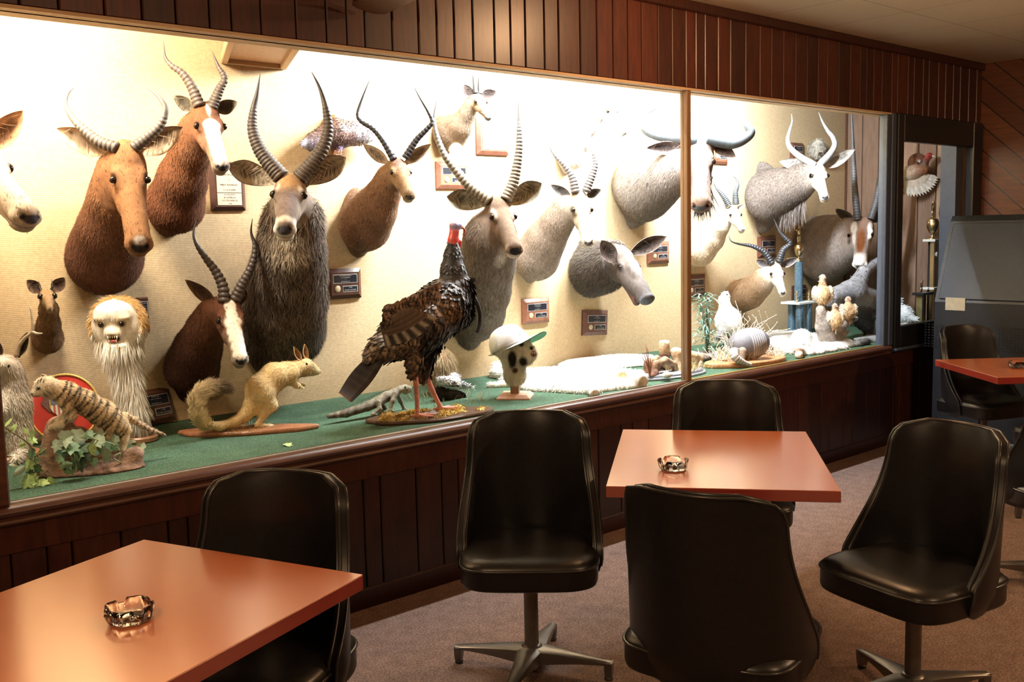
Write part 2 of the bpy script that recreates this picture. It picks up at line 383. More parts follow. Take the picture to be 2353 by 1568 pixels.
# ================================================================ shell
def slab(name, lo, hi, mat, kind='structure', parent=None):
    o = MB().box(lo, hi).build(name, mat, parent, smooth=False); 
    if parent is None: struct(o)
    return o
slab('floor', (-1.6, -2.6, -.1), (XW+.1, YG+.12, 0), M_carpet)
slab('ceiling', (-1.6, -2.6, CEIL), (XW+.1, YB+.2, CEIL+.1), M_ceil)
slab('wall_right', (XW, -2.6, 0), (XW+.1, YG+.1, CEIL), M_diag)
slab('wall_left', (-1.7, -2.6, 0), (-1.6, YG+.1, CEIL), M_dark)
slab('wall_rear', (-1.7, -2.7, 0), (XW+.1, -2.6, CEIL), M_dark)
def boards(x0, x1, z0, z1, y, wmin, wmax, hi=False, seed=3, thick=.018):
    """vertical tongue and groove boards in one panelled wall"""
    r = random.Random(seed); mb = MB(); x = x0
    mb.box((x0, y, z0), (x1, y+.03, z1), (.25, .2, .2))
    while x < x1-.02:
        wd = r.uniform(wmin, wmax); e = min(x+wd, x1); b = r.uniform(.62, 1.3); t = r.uniform(.9, 1.1)
        mb.bevbox((x+.003, y-thick, z0), (e-.003, y+.002, z1), .004, (b, b*t, b*t)); x = e
    return mb
# the wall with the display case: base, header and the piers at its ends
wf = MB()
for m in (boards(-1.6, XW, .075, SILL-.165, YG+.03, .075, .20, seed=5),): wf = m
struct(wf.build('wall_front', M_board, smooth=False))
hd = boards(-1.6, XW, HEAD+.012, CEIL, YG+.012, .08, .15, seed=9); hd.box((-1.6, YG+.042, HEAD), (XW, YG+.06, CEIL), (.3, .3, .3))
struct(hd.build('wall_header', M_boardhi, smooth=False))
tr = MB()      # crown strip under the ceiling
tr.bevbox((-1.6, YG-.03, CEIL-.055), (XW, YG, CEIL), .006); struct(tr.build('trim_1', M_board, smooth=False))
sf = MB(); sf.box((-1.6, YG-.004, HEAD), (6.93, YG+.13, HEAD+.012)); struct(sf.build('trim_2', M_tan, smooth=False))
# sill moulding: rounded nose, step, flat apron
prof = [(.055, .0), (.004, .0), (-.012, -.004), (-.022, -.012), (-.026, -.022), (-.02, -.034), (-.008, -.04), (-.006, -.046), (-.014, -.05), (-.018, -.058), (-.012, -.066), (.004, -.07), (.006, -.165), (.03, -.168), (.055, -.168)]
def extrude_x(prof, x0, x1, y, z, col=(1, 1, 1)):
    mb = MB(); r = [np.array([(x, y+p, z+q) for p, q in prof]) for x in (x0, x1)]; n = len(prof)
    F = [(j, (j+1) % n, n+(j+1) % n, n+j) for j in range(n)]; mb.add(np.concatenate(r), F, col); mb.f.append(tuple(range(n))); mb.f.append(tuple(range(n, 2*n))[::-1]); return mb
struct(extrude_x(prof[:12]+[(.055, -.07)], -1.6, 6.72, YG, SILL).build('trim_3', M_trim, auto=35))
ap = boards(-1.6, XW, SILL-.17, SILL-.066, YG+.024, 4, 5, seed=2); struct(ap.build('trim_4', M_board, smooth=False))
struct(extrude_x([(.03, .09), (-.004, .09), (-.01, .08), (-.012, 0), (.03, 0)], -1.6, XW, YG+.018, 0).build('baseboard_front', M_board, smooth=False))
struct(MB().box((XW-.014, -2.6, 0), (XW, YG-.05, .09)).build('baseboard_right', M_board, smooth=False))
# inside of the case
slab('display_floor', (XL, YG+.055, SILL-.04), (XR, YB, SILL-.004), M_turf)
bl = MB(); bl.box((XL-.05, YB, SILL-.3), (XR+.05, YB+.05, CEIL)); struct(bl.build('wall_back', M_burlap, smooth=False))
ew = boards(0, 1.06, SILL-.04, CEIL, 0, .14, .2, seed=4, thick=.012)
ew.v = [np.stack([XR+a[:, 1], YB-a[:, 0], a[:, 2]], 1) for a in ew.v]; struct(ew.build('wall_end', M_panel, smooth=False))
struct(MB().box((XR-.02, YB-.02, SILL), (XR, YB-.001, CEIL)).build('trim_5', M_trim, smooth=False))
slab('wall_case_left', (XL-.05, YG+.05, SILL-.2), (XL, YB+.05, CEIL), M_case)
# window frames of the case
XM = 4.46; XP = 6.71
def pane(n, x0, x1):
    f = MB(); g = .02
    f.bevbox((x0-g, YG+.008, SILL-.002), (x0+g*.2, YG+.045, HEAD+.002), .003); f.bevbox((x1-g*.2, YG+.008, SILL-.002), (x1+g, YG+.045, HEAD+.002), .003)
    f.box((x0, YG+.01, SILL-.004), (x1, YG+.04, SILL+.006), (2.2, 2.6, 3.4))
    return f
leftx = .70
g1 = MB().box((leftx+.14, YG+.024, SILL+.004), (XM-.018, YG+.030, HEAD)).build('window_1', M_glass, smooth=False); struct(g1)
g2 = MB().box((XM+.018, YG+.024, SILL+.004), (XP-.05, YG+.030, HEAD)).build('window_2', M_glass, smooth=False); struct(g2)
struct(MB().bevbox((XM-.018, YG-.002, SILL-.002), (XM+.018, YG+.05, HEAD+.002), .004).build('trim_6', wood('tan_mullion', (.15, .075, .028), (.21, .112, .046), .4, attr=False), smooth=False))
struct(MB().bevbox((leftx-.14, YG-.012, SILL-.002), (leftx+.19, YG+.05, HEAD+.01), .006).build('trim_7', M_trim, smooth=False))
b7 = MB(); b7.bevbox((XP-.075, YG-.002, SILL-.004), (XP-.028, YG+.06, HEAD), .004); b7.bevbox((XP-.028, YG-.016, SILL-.004), (XP+.03, YG+.05, HEAD+.01), .006)
struct(b7.build('trim_8', M_grey, smooth=False))
struct(MB().box((leftx+.19, YG+.012, SILL-.001), (XM-.018, YG+.022, SILL+.005)).build('trim_9', plain('pale_glazing_strip', (.6, .62, .62), .4, .5), smooth=False))
struct(MB().box((XM+.018, YG+.012, SILL-.001), (XP-.075, YG+.022, SILL+.005)).build('trim_10', plain('brass_glazing_strip', (.6, .5, .12), .4, .6), smooth=False))
# black framed door window at the right end
dx0, dx1, dz0, dz1 = XP+.03, XR+.11, .70, 2.36
dr = MB()
dr.bevbox((dx0, YG-.03, dz0), (dx0+.085, YG+.03, dz1), .006); dr.bevbox((dx1-.16, YG-.03, dz0), (dx1, YG+.03, dz1), .006)
dr.bevbox((dx0+.085, YG-.03, 2.17), (dx1-.16, YG+.03, dz1), .006); dr.bevbox((dx0+.085, YG-.03, dz0), (dx1-.16, YG+.03, .862), .006)
do = dr.build('door_1', M_blackpaint, smooth=False); struct(do)
MB().box((dx0+.08, YG-.002, .855), (dx1-.155, YG+.004, 2.175)).build('pane', M_glass, do, smooth=False)
struct(MB().bevbox((dx0, YG-.045, dz0-.012), (dx1, YG+.01, dz0+.006), .004).build('trim_11', M_grey, smooth=False))
struct(MB().box((dx1-.30, YG+.04, .862), (dx1-.21, YG+.16, 2.2)).build('trim_12', M_grey, smooth=False))
# boxed-in duct that hangs from the ceiling of the case
zb = 2.447; q = [Z(513, 142, zb)[:2], Z(655, 154, zb)[:2]]
a0, a1 = V(q[0][0], YB), V(q[1][0], YB); n0 = unit(V(-.42, -1)) ; far = 1.0
poly = [a0, a1, a1+n0*.95/abs(n0[1])*.9, a0+n0*.95/abs(n0[1])*.9]
bx = MB(); bx.prism(poly, zb+.012, CEIL, (1.5, 1.35, 1.1)); bo = bx.build('trim_13', M_panel, smooth=False); struct(bo)
tb = MB()
for p, qq in ((poly[0], poly[1]), (poly[1], poly[2]), (poly[3], poly[0])):
    d = unit(V(*(qq-p), 0)); nn = V(-d[1], d[0], 0); tb.bevbox((-.0, -.016, zb-.012), (np.linalg.norm(qq-p), .016, zb+.03), .004, (1, 1, 1), (np.stack([d, nn, V(0, 0, 1)], 1), V(*p, 0)))
struct(tb.build('trim_14', M_tan, smooth=False))
# knot hole in the header
kh = U(2090, 225, YB-YG); kk = MB(); kk.lathe([(.001, 0), (.022, .001), (.026, .006), (.001, .008)], kh+V(0, .004, 0), 16, (.1, .1, .1), frame((0, -1, 0))); o = kk.build('air_hole_cover', M_blackpaint)
setp(o, 'small dark oval hole in the red header boards above the black framed pane', 'hole')
# ================================================================ lights
def area(name, loc, rot, sx, sy, power, col, spread=None):
    l = bpy.data.lights.new(name, 'AREA'); l.shape = 'RECTANGLE'; l.size = sx; l.size_y = sy; l.energy = power; l.color = col
    if spread: l.spread = math.radians(spread)
    o = bpy.data.objects.new(name, l); COL.objects.link(o); o.location = loc; o.rotation_euler = rot; return o
def emis(name, c, s):
    n = NT(name); n.set(Emission_Color=(*c, 1), Emission_Strength=s, Roughness=.5); n.base(c); return n.m
def tube_light(i, x0, x1, y, z, power, col, strength, label):
    e = empty('fluorescent_fixture', ((x0+x1)/2, y, z), label, 'light', 'fluorescent fixtures behind the header')
    MB().bevbox((x0, y-.06, z+.03), (x1, y+.06, z+.08), .008).build('housing', plain('white_enamel', (.7, .7, .68), .4), e, smooth=False)
    m = MB(); m.tube([(x0+.03, y, z+.01), (x1-.03, y, z+.01)], .016, 10); m.build('tube', emis('lit_tube_%d' % i, col, strength), e)
    area('case_lamp', ((x0+x1)/2, y, z-.015), (math.radians(58), 0, 0), x1-x0, .10, power, col)
tube_light(1, .66, 1.45, YG+.32, 2.74, 135, (1, .86, .68), 3, 'fluorescent fixture inside the left end of the display case, left of the hanging box')
tube_light(2, 3.15, 4.6, YG+.32, 2.74, 320, (.90, .94, .98), 3, 'fluorescent fixture in the middle of the display case, right of the hanging box')
tube_light(3, 4.75, 5.6, YG+.32, 2.74, 400, (.84, .92, 1), 3, 'fluorescent fixture towards the right end of the display case')
# warm room lamps: out of the picture, pendant form added to light the ceiling
M_bulb = emis('warm_lamp_glass', (1, .62, .32), 6)
for x, y, p in ((-.7, 1.0, 95), (2.4, -.6, 62), (6.0, -.4, 125)):
    e = empty('added_pendant_lamp', (x, y, CEIL-.30), 'unseen warm room lamp, pendant form added to light the ceiling', 'light', 'unseen room lamps in added pendant form')
    MB().lathe([(.001, CEIL), (.05, CEIL), (.05, CEIL-.02), (.006, CEIL-.03), (.006, CEIL-.17), (.03, CEIL-.19), (.001, CEIL-.2)], (x, y, 0), 24).build('rod', plain('brass', (.5, .33, .12), .35, .8), e)
    MB().ball((x, y, CEIL-.28), .10, 20).build('globe', M_bulb, e)
    l = bpy.data.lights.new('room_lamp', 'POINT'); l.shadow_soft_size = .06; l.energy = p; l.color = (1, .66, .38); o = bpy.data.objects.new('room_lamp', l); COL.objects.link(o); o.location = (x, y, CEIL-.44)
x, y = 3.9, 2.6
e = empty('ceiling_spot', (x, y, CEIL-.05), 'small flush ceiling lamp close to the header boards', 'light')
MB().lathe([(.001, CEIL), (.07, CEIL), (.07, CEIL-.03), (.05, CEIL-.035), (.001, CEIL-.02)], (x, y, 0), 24).build('rim', plain('brass', (.5, .33, .12), .35, .8), e)
l = bpy.data.lights.new('spot_lamp', 'POINT'); l.shadow_soft_size = .04; l.energy = 44; l.color = (1, .58, .30); o = bpy.data.objects.new('spot_lamp', l); COL.objects.link(o); o.location = (x, y, CEIL-.10)
# ================================================================ furniture
M_vinyl = plain('black_vinyl', (.009, .009, .010), .34, 0, .3, 90, .06, .45)
M_pipe = plain('black_piping', (.03, .028, .027), .25)
M_chrome = plain('aged_steel', (.20, .185, .17), .38, .85)
M_foot = plain('dark_glide', (.03, .03, .03), .5)
def plan(z):
    """half width, depth of the shell and its backward shift at height z"""
    t = np.clip((z-.40)/.51, 0, 1)
    a = .230-.024*t; b = .235-.085*t; back = -.03-.105*t
    return a, b, back
def shell(off):
    nz, ns = 26, 29; G = np.zeros((nz, ns, 3))
    for i in range(nz):
        t = i/(nz-1); z = .372+.548*t
        ph = math.radians(98) if z < .48 else math.radians(98-30*math.sin(math.pi/2*min(1, (z-.48)/.33)))
        if z > .835: q = min(1, (z-.835)/.085); ph *= .52+.48*math.sqrt(max(0, 1-q**2.2))
        if z < .41: ph *= 1-.1*((.41-z)/.038)**2
        a, b, back = plan(z); tuck = (max(0, .46-z)/.09)**2*.03
        for j in range(ns):
            s = (j/(ns-1))*2-1; p = s*ph; zz = z
            G[i, j] = ((a+off-tuck)*math.sin(p), back-(b+off-tuck)*math.cos(p)+.06, zz)
    return G
def make_chair():
    root = empty('swivel_chair', (0, 0, 0), 'x', 'chair'); OFF[root.name] = V(0, 0, 0)
    inn, out = shell(0), shell(.034); nz, ns = inn.shape[:2]
    pad = inn.copy()
    for i in range(nz):
        for j in range(ns):
            s = (j/(ns-1))*2-1; e = (1-s**4)*(1-(2*i/(nz-1)-1)**6); d = out[i, j]-inn[i, j]; pad[i, j] = inn[i, j]-d*.35*e
    m = MB(); idx = lambda k, i, j: k*nz*ns+i*ns+j
    v = np.concatenate([pad.reshape(-1, 3), out.reshape(-1, 3)]); F = []
    for i in range(nz-1):
        for j in range(ns-1):
            F.append((idx(0, i, j), idx(0, i, j+1), idx(0, i+1, j+1), idx(0, i+1, j))); F.append((idx(1, i, j), idx(1, i+1, j), idx(1, i+1, j+1), idx(1, i, j+1)))
    rim = [(i, 0) for i in range(nz)]+[(nz-1, j) for j in range(1, ns)]+[(i, ns-1) for i in range(nz-2, -1, -1)]+[(0, j) for j in range(ns-2, 0, -1)]
    for a, b in zip(rim, rim[1:]+rim[:1]): F.append((idx(0, *a), idx(0, *b), idx(1, *b), idx(1, *a)))
    m.add(v, F); m.build('backrest', M_vinyl, root, auto=55)
    edge = [(i, 0) for i in range(2, nz)]+[(nz-1, j) for j in range(1, ns)]+[(i, ns-1) for i in range(nz-2, 1, -1)]
    p = MB(); p.tube([pad[e]*.4+inn[e]*.3+out[e]*.3+V(0, 0, .002) for e in edge], .0055, 6); p.tube([out[e] for e in edge], .0045, 6); bk = p
    bk.build('piping', M_pipe, root)
    # seat cushion: rounded D, thick front
    def outline(k):
        pts = []
        for a in np.linspace(0, 2*math.pi, 48, endpoint=False):
            c, s = math.cos(a), math.sin(a); e = .42
            pts.append((.242*k*math.copysign(abs(c)**e, c), .02+(.225*k)*math.copysign(abs(s)**e, s)))
        return np.array(pts)
    st = MB(); rings = []
    for k, z in ((.93, .380), (.985, .387), (1, .398), (1, .448), (1.006, .456), (.985, .468), (.93, .479), (.8, .487), (.55, .491), (.2, .490), (.01, .489)):
        o = outline(k); 
        if k < .94 and z > .43: pass
        rings.append(np.concatenate([o, np.full((48, 1), z)], 1))
    st.loft(rings); st.build('seat', M_vinyl, root, auto=60)
    pp = MB(); o = outline(1.004); o = np.concatenate([o, np.full((48, 1), .457)], 1); pp.tube(np.concatenate([o, o[:1]]), .0048, 6, caps=False); pp.build('piping', M_pipe, root)
    MB().lathe([(.001, .35), (.09, .35), (.11, .385), (.001, .385)], n=24).build('seat_plate', M_foot, root)
    MB().lathe([(.001, .07), (.026, .07), (.026, .18), (.0255, .35), (.001, .355)], n=20).build('column', M_chrome, root, auto=50)
    MB().lathe([(.001, .045), (.04, .045), (.05, .06), (.045, .09), (.03, .105), (.001, .105)], n=20).build('hub', M_chrome, root)
    for k in range(4):
        a = math.radians(45+90*k); c, s = math.cos(a), math.sin(a); R = np.array([[c, -s, 0], [s, c, 0], [0, 0, 1]])
        lg = MB(); rr = []
        for t in np.linspace(0, 1, 12):
            x = .02+.275*t; zt = .098-.030*t**1.2-.012*math.sin(math.pi*t)*0+.0; hw = .030*(1-t)**1.5+.0165; th = .045*(1-t)**1.2+.012
            y = hw; rr.append(np.array([(x, -y, zt-.006), (x, -y*.6, zt), (x, y*.6, zt), (x, y, zt-.006), (x, y, zt-th), (x, -y, zt-th)])@R.T)
        lg.loft(rr); q = []
        for z, g in ((.066, 1), (.03, .95), (.012, .8)): q.append(np.array([(.285-g*.014, -.016*g, z), (.285-g*.014, .016*g, z), (.285+g*.014, .016*g, z), (.285+g*.014, -.016*g, z)])@R.T)
        lg.loft(q[::-1]); l = lg.build('leg', M_chrome, root, auto=40)
        MB().lathe([(.001, 0), (.014, 0), (.016, .006), (.012, .014), (.001, .014)], R@V(.285, 0, 0), 12).build('glide', M_foot, l)
    return root
ch0 = make_chair()
def put_chair(x, y, face, label, spin=0, first=[True]):
    """face: compass angle (degrees, world) the sitter looks towards"""
    c = ch0 if first[0] else copy_tree(ch0); first[0] = False
    c.location = (x, y, 0); c.rotation_euler = (0, 0, math.radians(face-90)); c['label'] = label; c['category'] = 'chair'; c['group'] = 'black swivel chairs around the tables'
    if spin:
        for o in [q for q in bpy.data.objects if q.parent == c and q.name.split('.')[0] in ('leg', 'hub')]: o.rotation_euler = (0, 0, math.radians(spin))
    return c
def cbase(u, v, z=.1): p = Z(u, v, z); return p[0], p[1]
CH = dict(A=(*cbase(1222, 1482), 226, 'black vinyl swivel chair facing the camera, left of the pale red table', 30),
          B=(3.43, 2.51, 222, 'black vinyl swivel chair tucked behind the far side of the pale red table', 0),
          C=(*cbase(1655, 1735), 17, 'black vinyl swivel chair seen from behind, in front of the pale red table', 8),
          R=(*cbase(2097, 1550), 168, 'black vinyl swivel chair turned three quarters, right of the pale red table', 30),
          L=(1.20, 2.44, 214, 'black vinyl swivel chair behind the orange table, below the left part of the case', 0),
          F=(6.42, 2.74, 250, 'black vinyl swivel chair at the far left corner of the table by the cabinet', 0),
          G=(5.72, 1.95, 60, 'black vinyl swivel chair tucked under the red table at the right edge', 0),
          N=(4.60, 1.63, 52, 'black vinyl swivel chair cut off by the right edge, its back to the camera', 20))
for k, a in CH.items(): put_chair(*a)
def laminate(name, c):
    n = NT(name); f = n.noise(n.coords(), 6, 3); n.base(n.ramp(f, [(.3, tuple(x*.95 for x in c)), (.7, c)])); n.set(Roughness=.3, Specular_IOR_Level=.6, Coat_Weight=1.0, Coat_Roughness=.2, Coat_IOR=3.2); return n.m
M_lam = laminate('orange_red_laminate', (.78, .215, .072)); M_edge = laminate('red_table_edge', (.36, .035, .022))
def make_table(c, ang, w, d, label, scratch=False):
    e = empty('cafe_table', (c[0], c[1], 0), label, 'table', 'orange red square tables'); e.rotation_euler = (0, 0, 0)
    ca, sa = math.cos(ang), math.sin(ang); R = (np.array([[ca, -sa, 0], [sa, ca, 0], [0, 0, 1]]), V(c[0], c[1], 0))
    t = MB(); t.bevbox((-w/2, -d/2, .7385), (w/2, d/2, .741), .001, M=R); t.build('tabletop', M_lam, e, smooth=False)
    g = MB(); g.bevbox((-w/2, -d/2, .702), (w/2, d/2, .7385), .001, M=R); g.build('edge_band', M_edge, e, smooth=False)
    cl = MB(); cl.lathe([(.001, .04), (.033, .04), (.033, .68), (.001, .68)], (c[0], c[1], 0), 20); cl.build('column', M_chrome, e, auto=50)
    pl = MB(); pl.bevbox((-.16, -.16, .68), (.16, .16, .702), .004, M=R); pl.build('mounting_plate', M_foot, e, smooth=False)
    for k in range(4):
        a = ang+math.radians(90*k); cc, s = math.cos(a), math.sin(a); RR = np.array([[cc, -s, 0], [s, cc, 0], [0, 0, 1]]); rr = []
        for u in np.linspace(0, 1, 8):
            x = .02+.30*u; zt = .10-.055*u; hw = .034-.012*u; rr.append(np.array([(x, -hw, zt-.008), (x, -hw*.5, zt), (x, hw*.5, zt), (x, hw, zt-.008), (x, hw, max(0.012, zt-.05)), (x, -hw, max(.012, zt-.05))])@RR.T+V(c[0], c[1], 0))
        lg = MB(); lg.loft(rr); lg.lathe([(.001, 0), (.018, 0), (.018, .02), (.001, .02)], RR@V(.30, 0, 0)+V(c[0], c[1], 0), 12); lg.build('leg', M_chrome, e, auto=40)
    return e
# pale red table in the middle
c2 = np.mean([Z(1384.7, 1118.3, .74), Z(1917.4, 1129.6, .74), Z(1863.2, 991.9, .74), Z(1437.4, 988.3, .74)], 0)
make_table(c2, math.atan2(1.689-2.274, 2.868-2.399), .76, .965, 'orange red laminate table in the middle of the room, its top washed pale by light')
# orange table at lower left
a1 = math.radians(-68.0); pc = Z(331, 1241, .74); t1c = pc+V(math.cos(a1), math.sin(a1), 0)*.38+V(math.cos(a1-math.pi/2), math.sin(a1-math.pi/2), 0)*.4825
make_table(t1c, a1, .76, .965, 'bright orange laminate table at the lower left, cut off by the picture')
p3, p3b = Z(2149, 827, .74), Z(2293, 868, .74); a3 = math.atan2(p3b[1]-p3[1], p3b[0]-p3[0]); d3 = V(math.cos(a3), math.sin(a3), 0); n3 = V(-d3[1], d3[0], 0)
t3c = p3+d3*np.linalg.norm(p3b-p3)/2+n3*.40
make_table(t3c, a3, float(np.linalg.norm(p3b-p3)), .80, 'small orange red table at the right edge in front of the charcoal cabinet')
# glass ashtrays
def m_clear():
    n = NT('clear_moulded_glass'); n.base((.98, .95, .93)); n.set(Roughness=.03, Transmission_Weight=1.0, IOR=1.45); return n.m
M_clear = m_clear()
def ashtray(c, label):
    mb = MB(); rings = []; n = 48; th = np.linspace(0, 2*math.pi, n, endpoint=False)
    def ring(r, z, sc=0):
        w = 1+.05*np.cos(8*th); zz = z+sc*np.where(np.abs(((th/(math.pi/2)+.25) % 1)-.25) < .11, -.009, .002)*1.0
        return np.stack([r*w*np.cos(th), r*w*np.sin(th), zz], 1)
    for r, z, s in ((.001, .001, 0), (.040, .001, 0), (.047, .006, 0), (.055, .034, 1), (.052, .038, 1), (.047, .035, 1), (.040, .012, 0), (.001, .010, 0)): rings.append(ring(r, z+.7405, s)+V(c[0], c[1], 0))
    mb.loft(rings); o = mb.build('glass_ashtray', M_clear, auto=50); setp(o, label, 'ashtray', 'clear glass ashtrays')
ashtray(Z(299, 1418, .75), 'clear glass ashtray on the bright orange table at lower left')
ashtray(Z(1547, 1074, .75), 'clear glass ashtray on the pale red table in the middle')
ashtray(Z(2338, 842, .75), 'clear glass ashtray on the small table at the right edge')
# black cabinet in the corner
M_cab = plain('charcoal_cabinet', (.014, .017, .023), .45, 0, .25, 60, .1); M_cabp = plain('slate_sloped_panel', (.018, .026, .042), .5, 0, .2, 90, .1)
ce = empty('jukebox_cabinet', (7.6, 3.05, 0), 'large charcoal cabinet with a sloping top panel beside the black framed pane', 'cabinet')
cx0, cx1, cy0, cy1 = 7.04, 7.98, 2.35, 3.37
cb = MB(); prof2 = [(cx0, .07), (cx0, 1.03), (cx0+.22, 1.60), (cx0+.25, 1.64), (cx1, 1.64), (cx1, .07)]
r0 = np.array([(x, cy0, z) for x, z in prof2]); r1 = np.array([(x, cy1, z) for x, z in prof2]); cb.loft([r1, r0]); cb.build('body', M_cab, ce, smooth=False)
sp = MB(); dz = unit(V(.22, 0, .57)); nn = unit(V(-.57, 0, .22)); sp.bevbox((.02, 0, 0), (.59, cy1-cy0-.06, .012), .004, M=(np.stack([dz, V(0, 1, 0), -nn*-1], 1), V(cx0, cy0+.03, 1.03))); sp.build('sloped_panel', M_cabp, ce, smooth=False)
lp = X(2195, 699, cx0-.002); lb = MB(); lb.box((cx0-.004, lp[1]-.07, lp[2]-.045), (cx0, lp[1]+.07, lp[2]+.045)); lb.build('paper_label', plain('cream_paper', (.55, .5, .36), .8), ce, smooth=False)
gr = MB()
for i in range(9):
    for j in range(40):
        y = cy0+.06+j*.026; z = .86-i*.02
        gr.box((cx0-.002, y, z), (cx0+.001, y+.014, z+.009), (.2, .2, .2))
gr.build('speaker_grille', M_blackpaint, ce, smooth=False)
pb = MB(); pb.bevbox((cx0-.03, cy0-.02, 0), (cx1, cy1, .07), .01); pb.build('plinth', plain('grey_plinth', (.05, .055, .065), .4), ce, smooth=False)
for i in range(4):
    pass
# ceiling fan, one blade tip in view at the top
bt = Z(835, 22, 2.50); hub = bt+V(-.05, -.62, 0)
fe = empty('ceiling_fan', (hub[0], hub[1], CEIL), 'brown ceiling fan, only the tip of one wooden blade showing at the top edge', 'fan')
MB().lathe([(.001, CEIL), (.07, CEIL), (.05, CEIL-.05), (.015, CEIL-.06), (.015, 2.62), (.09, 2.60), (.11, 2.55), (.08, 2.48), (.001, 2.47)], (hub[0], hub[1], 0), 24).build('motor', plain('aged_brass', (.25, .16, .07), .4, .7), fe)
for k in range(4):
    a = math.atan2(bt[1]-hub[1], bt[0]-hub[0])+k*math.pi/2; R = np.array([[math.cos(a), -math.sin(a), 0], [math.sin(a), math.cos(a), 0], [0, 0, 1]]); tl = np.array([[1, 0, 0], [0, math.cos(.2), -math.sin(.2)], [0, math.sin(.2), math.cos(.2)]])
    L = float(np.linalg.norm(bt[:2]-hub[:2])); pts = [(.12, -.045), (L-.05, -.075), (L-.015, -.06), (L, -.03), (L, .03), (L-.015, .06), (L-.05, .075), (.12, .045)]
    b = MB(); b.prism(np.array(pts), -.004, .004, M=(R@tl, V(hub[0], hub[1], 2.5))); b.build('blade', wood('fan_blade_wood', (.13, .06, .03), (.24, .12, .06), .45, attr=False), fe, smooth=False)
# ================================================================ the trophy heads
M_fur = vcol('short_fur', .85, .22, 90, .35, (1, 1, .35))
M_longfur = vcol('long_fur', .9, .3, 70, .4, (1, 1, .25))
M_horn = vcol('ridged_horn', .5, .3, 45, .25, spec=.5)
M_skin = vcol('nose_leather', .35, .15, 120, .2, spec=.5)
M_eye = plain('glass_eye', (.012, .007, .004), .05, 0, .1)
M_white_teeth = plain('ivory', (.7, .62, .45), .4)
def nearer_on_ray(u, v, P, L):
    """point on the line of sight (u, v) at distance L from P, on the near side"""
    d = unit(ray(u, v)); w = P-CAM; b = float(w@d); disc = L*L-(float(w@w)-b*b)
    return CAM+d*(b-math.sqrt(max(disc, 0)))
def leaf(base, tip, width, face, thick=.006, cup=.35, n=12, shape=.42):
    """cupped ear: returns rings for outer and inner sides; face = direction the opening looks"""
    ax = tip-base; L = np.linalg.norm(ax); a = unit(ax); f = unit(face-np.dot(face, a)*a); s = np.cross(a, f); m = 9; G = np.zeros((n, m, 3))
    for i in range(n):
        t = i/(n-1); w = width/2*(math.sin(math.pi*min(1, t/shape*.5 if t < shape else .5+(t-shape)/(1-shape)*.5))**.8)
        w = max(w, width*.5*(.35*(1-t/.3) if t < .3 else 0), .0008)
        for j in range(m):
            q = (j/(m-1)*2-1); G[i, j] = base+a*L*t+s*w*math.sin(q*1.35)/math.sin(1.35)-f*w*cup*(math.cos(q*1.35)-.2)*1.6
    return G, f
def ear_mesh(mb, base, tip, width, face, c_out, c_in, c_rim=None, cup=.4, shape=.42, hairs=0):
    G, f = leaf(base, tip, width, face, cup=cup, shape=shape); n, m = G.shape[:2]; H = G-f*max(.004, width*.07)
    col_i = np.array([[c_rim if (c_rim is not None and (abs(j-(m-1)/2) > m*.36 or i > n*.86)) else c_in for j in range(m)] for i in range(n)], float).reshape(-1, 3)
    col_i = col_i*(.55+.75*rng.random((n, m)).reshape(-1, 1)*np.ones((1, 3)))*np.array([[.5 if abs(j-m//2) < 2 and 2 < i < n-3 else 1.1 for j in range(m)] for i in range(n)]).reshape(-1, 1)
    v = np.concatenate([G.reshape(-1, 3), H.reshape(-1, 3)]); ix = lambda k, i, j: k*n*m+i*m+j; F = []
    for i in range(n-1):
        for j in range(m-1):
            F.append((ix(0, i, j), ix(0, i, j+1), ix(0, i+1, j+1), ix(0, i+1, j))); F.append((ix(1, i, j), ix(1, i+1, j), ix(1, i+1, j+1), ix(1, i, j+1)))
    rim = [(i, 0) for i in range(n)]+[(n-1, j) for j in range(1, m)]+[(i, m-1) for i in range(n-2, -1, -1)]+[(0, j) for j in range(m-2, 0, -1)]
    for a, b in zip(rim, rim[1:]+rim[:1]): F.append((ix(0, *a), ix(0, *b), ix(1, *b), ix(1, *a)))
    mb.add(v, F, np.concatenate([col_i, np.tile(c_out, (n*m, 1))]))
    if hairs:
        for _ in range(hairs):
            i = rng.integers(1, n-3); j = rng.choice([1, 2, m-3, m-2]); p = G[i, j]; a = unit(tip-base); d = unit(a*.8+f*.25+(G[i, m//2]-p)*6/width*.5+rng.normal(0, .15, 3)); Lh = width*rng.uniform(.4, .8); sd_ = unit(np.cross(d, f))*width*.016
            cc = np.array(c_in)*rng.uniform(.75, 1.3); mb.add([p-sd_+f*.002, p+sd_+f*.002, p+d*Lh+f*.004], [(0, 1, 2)], cc)
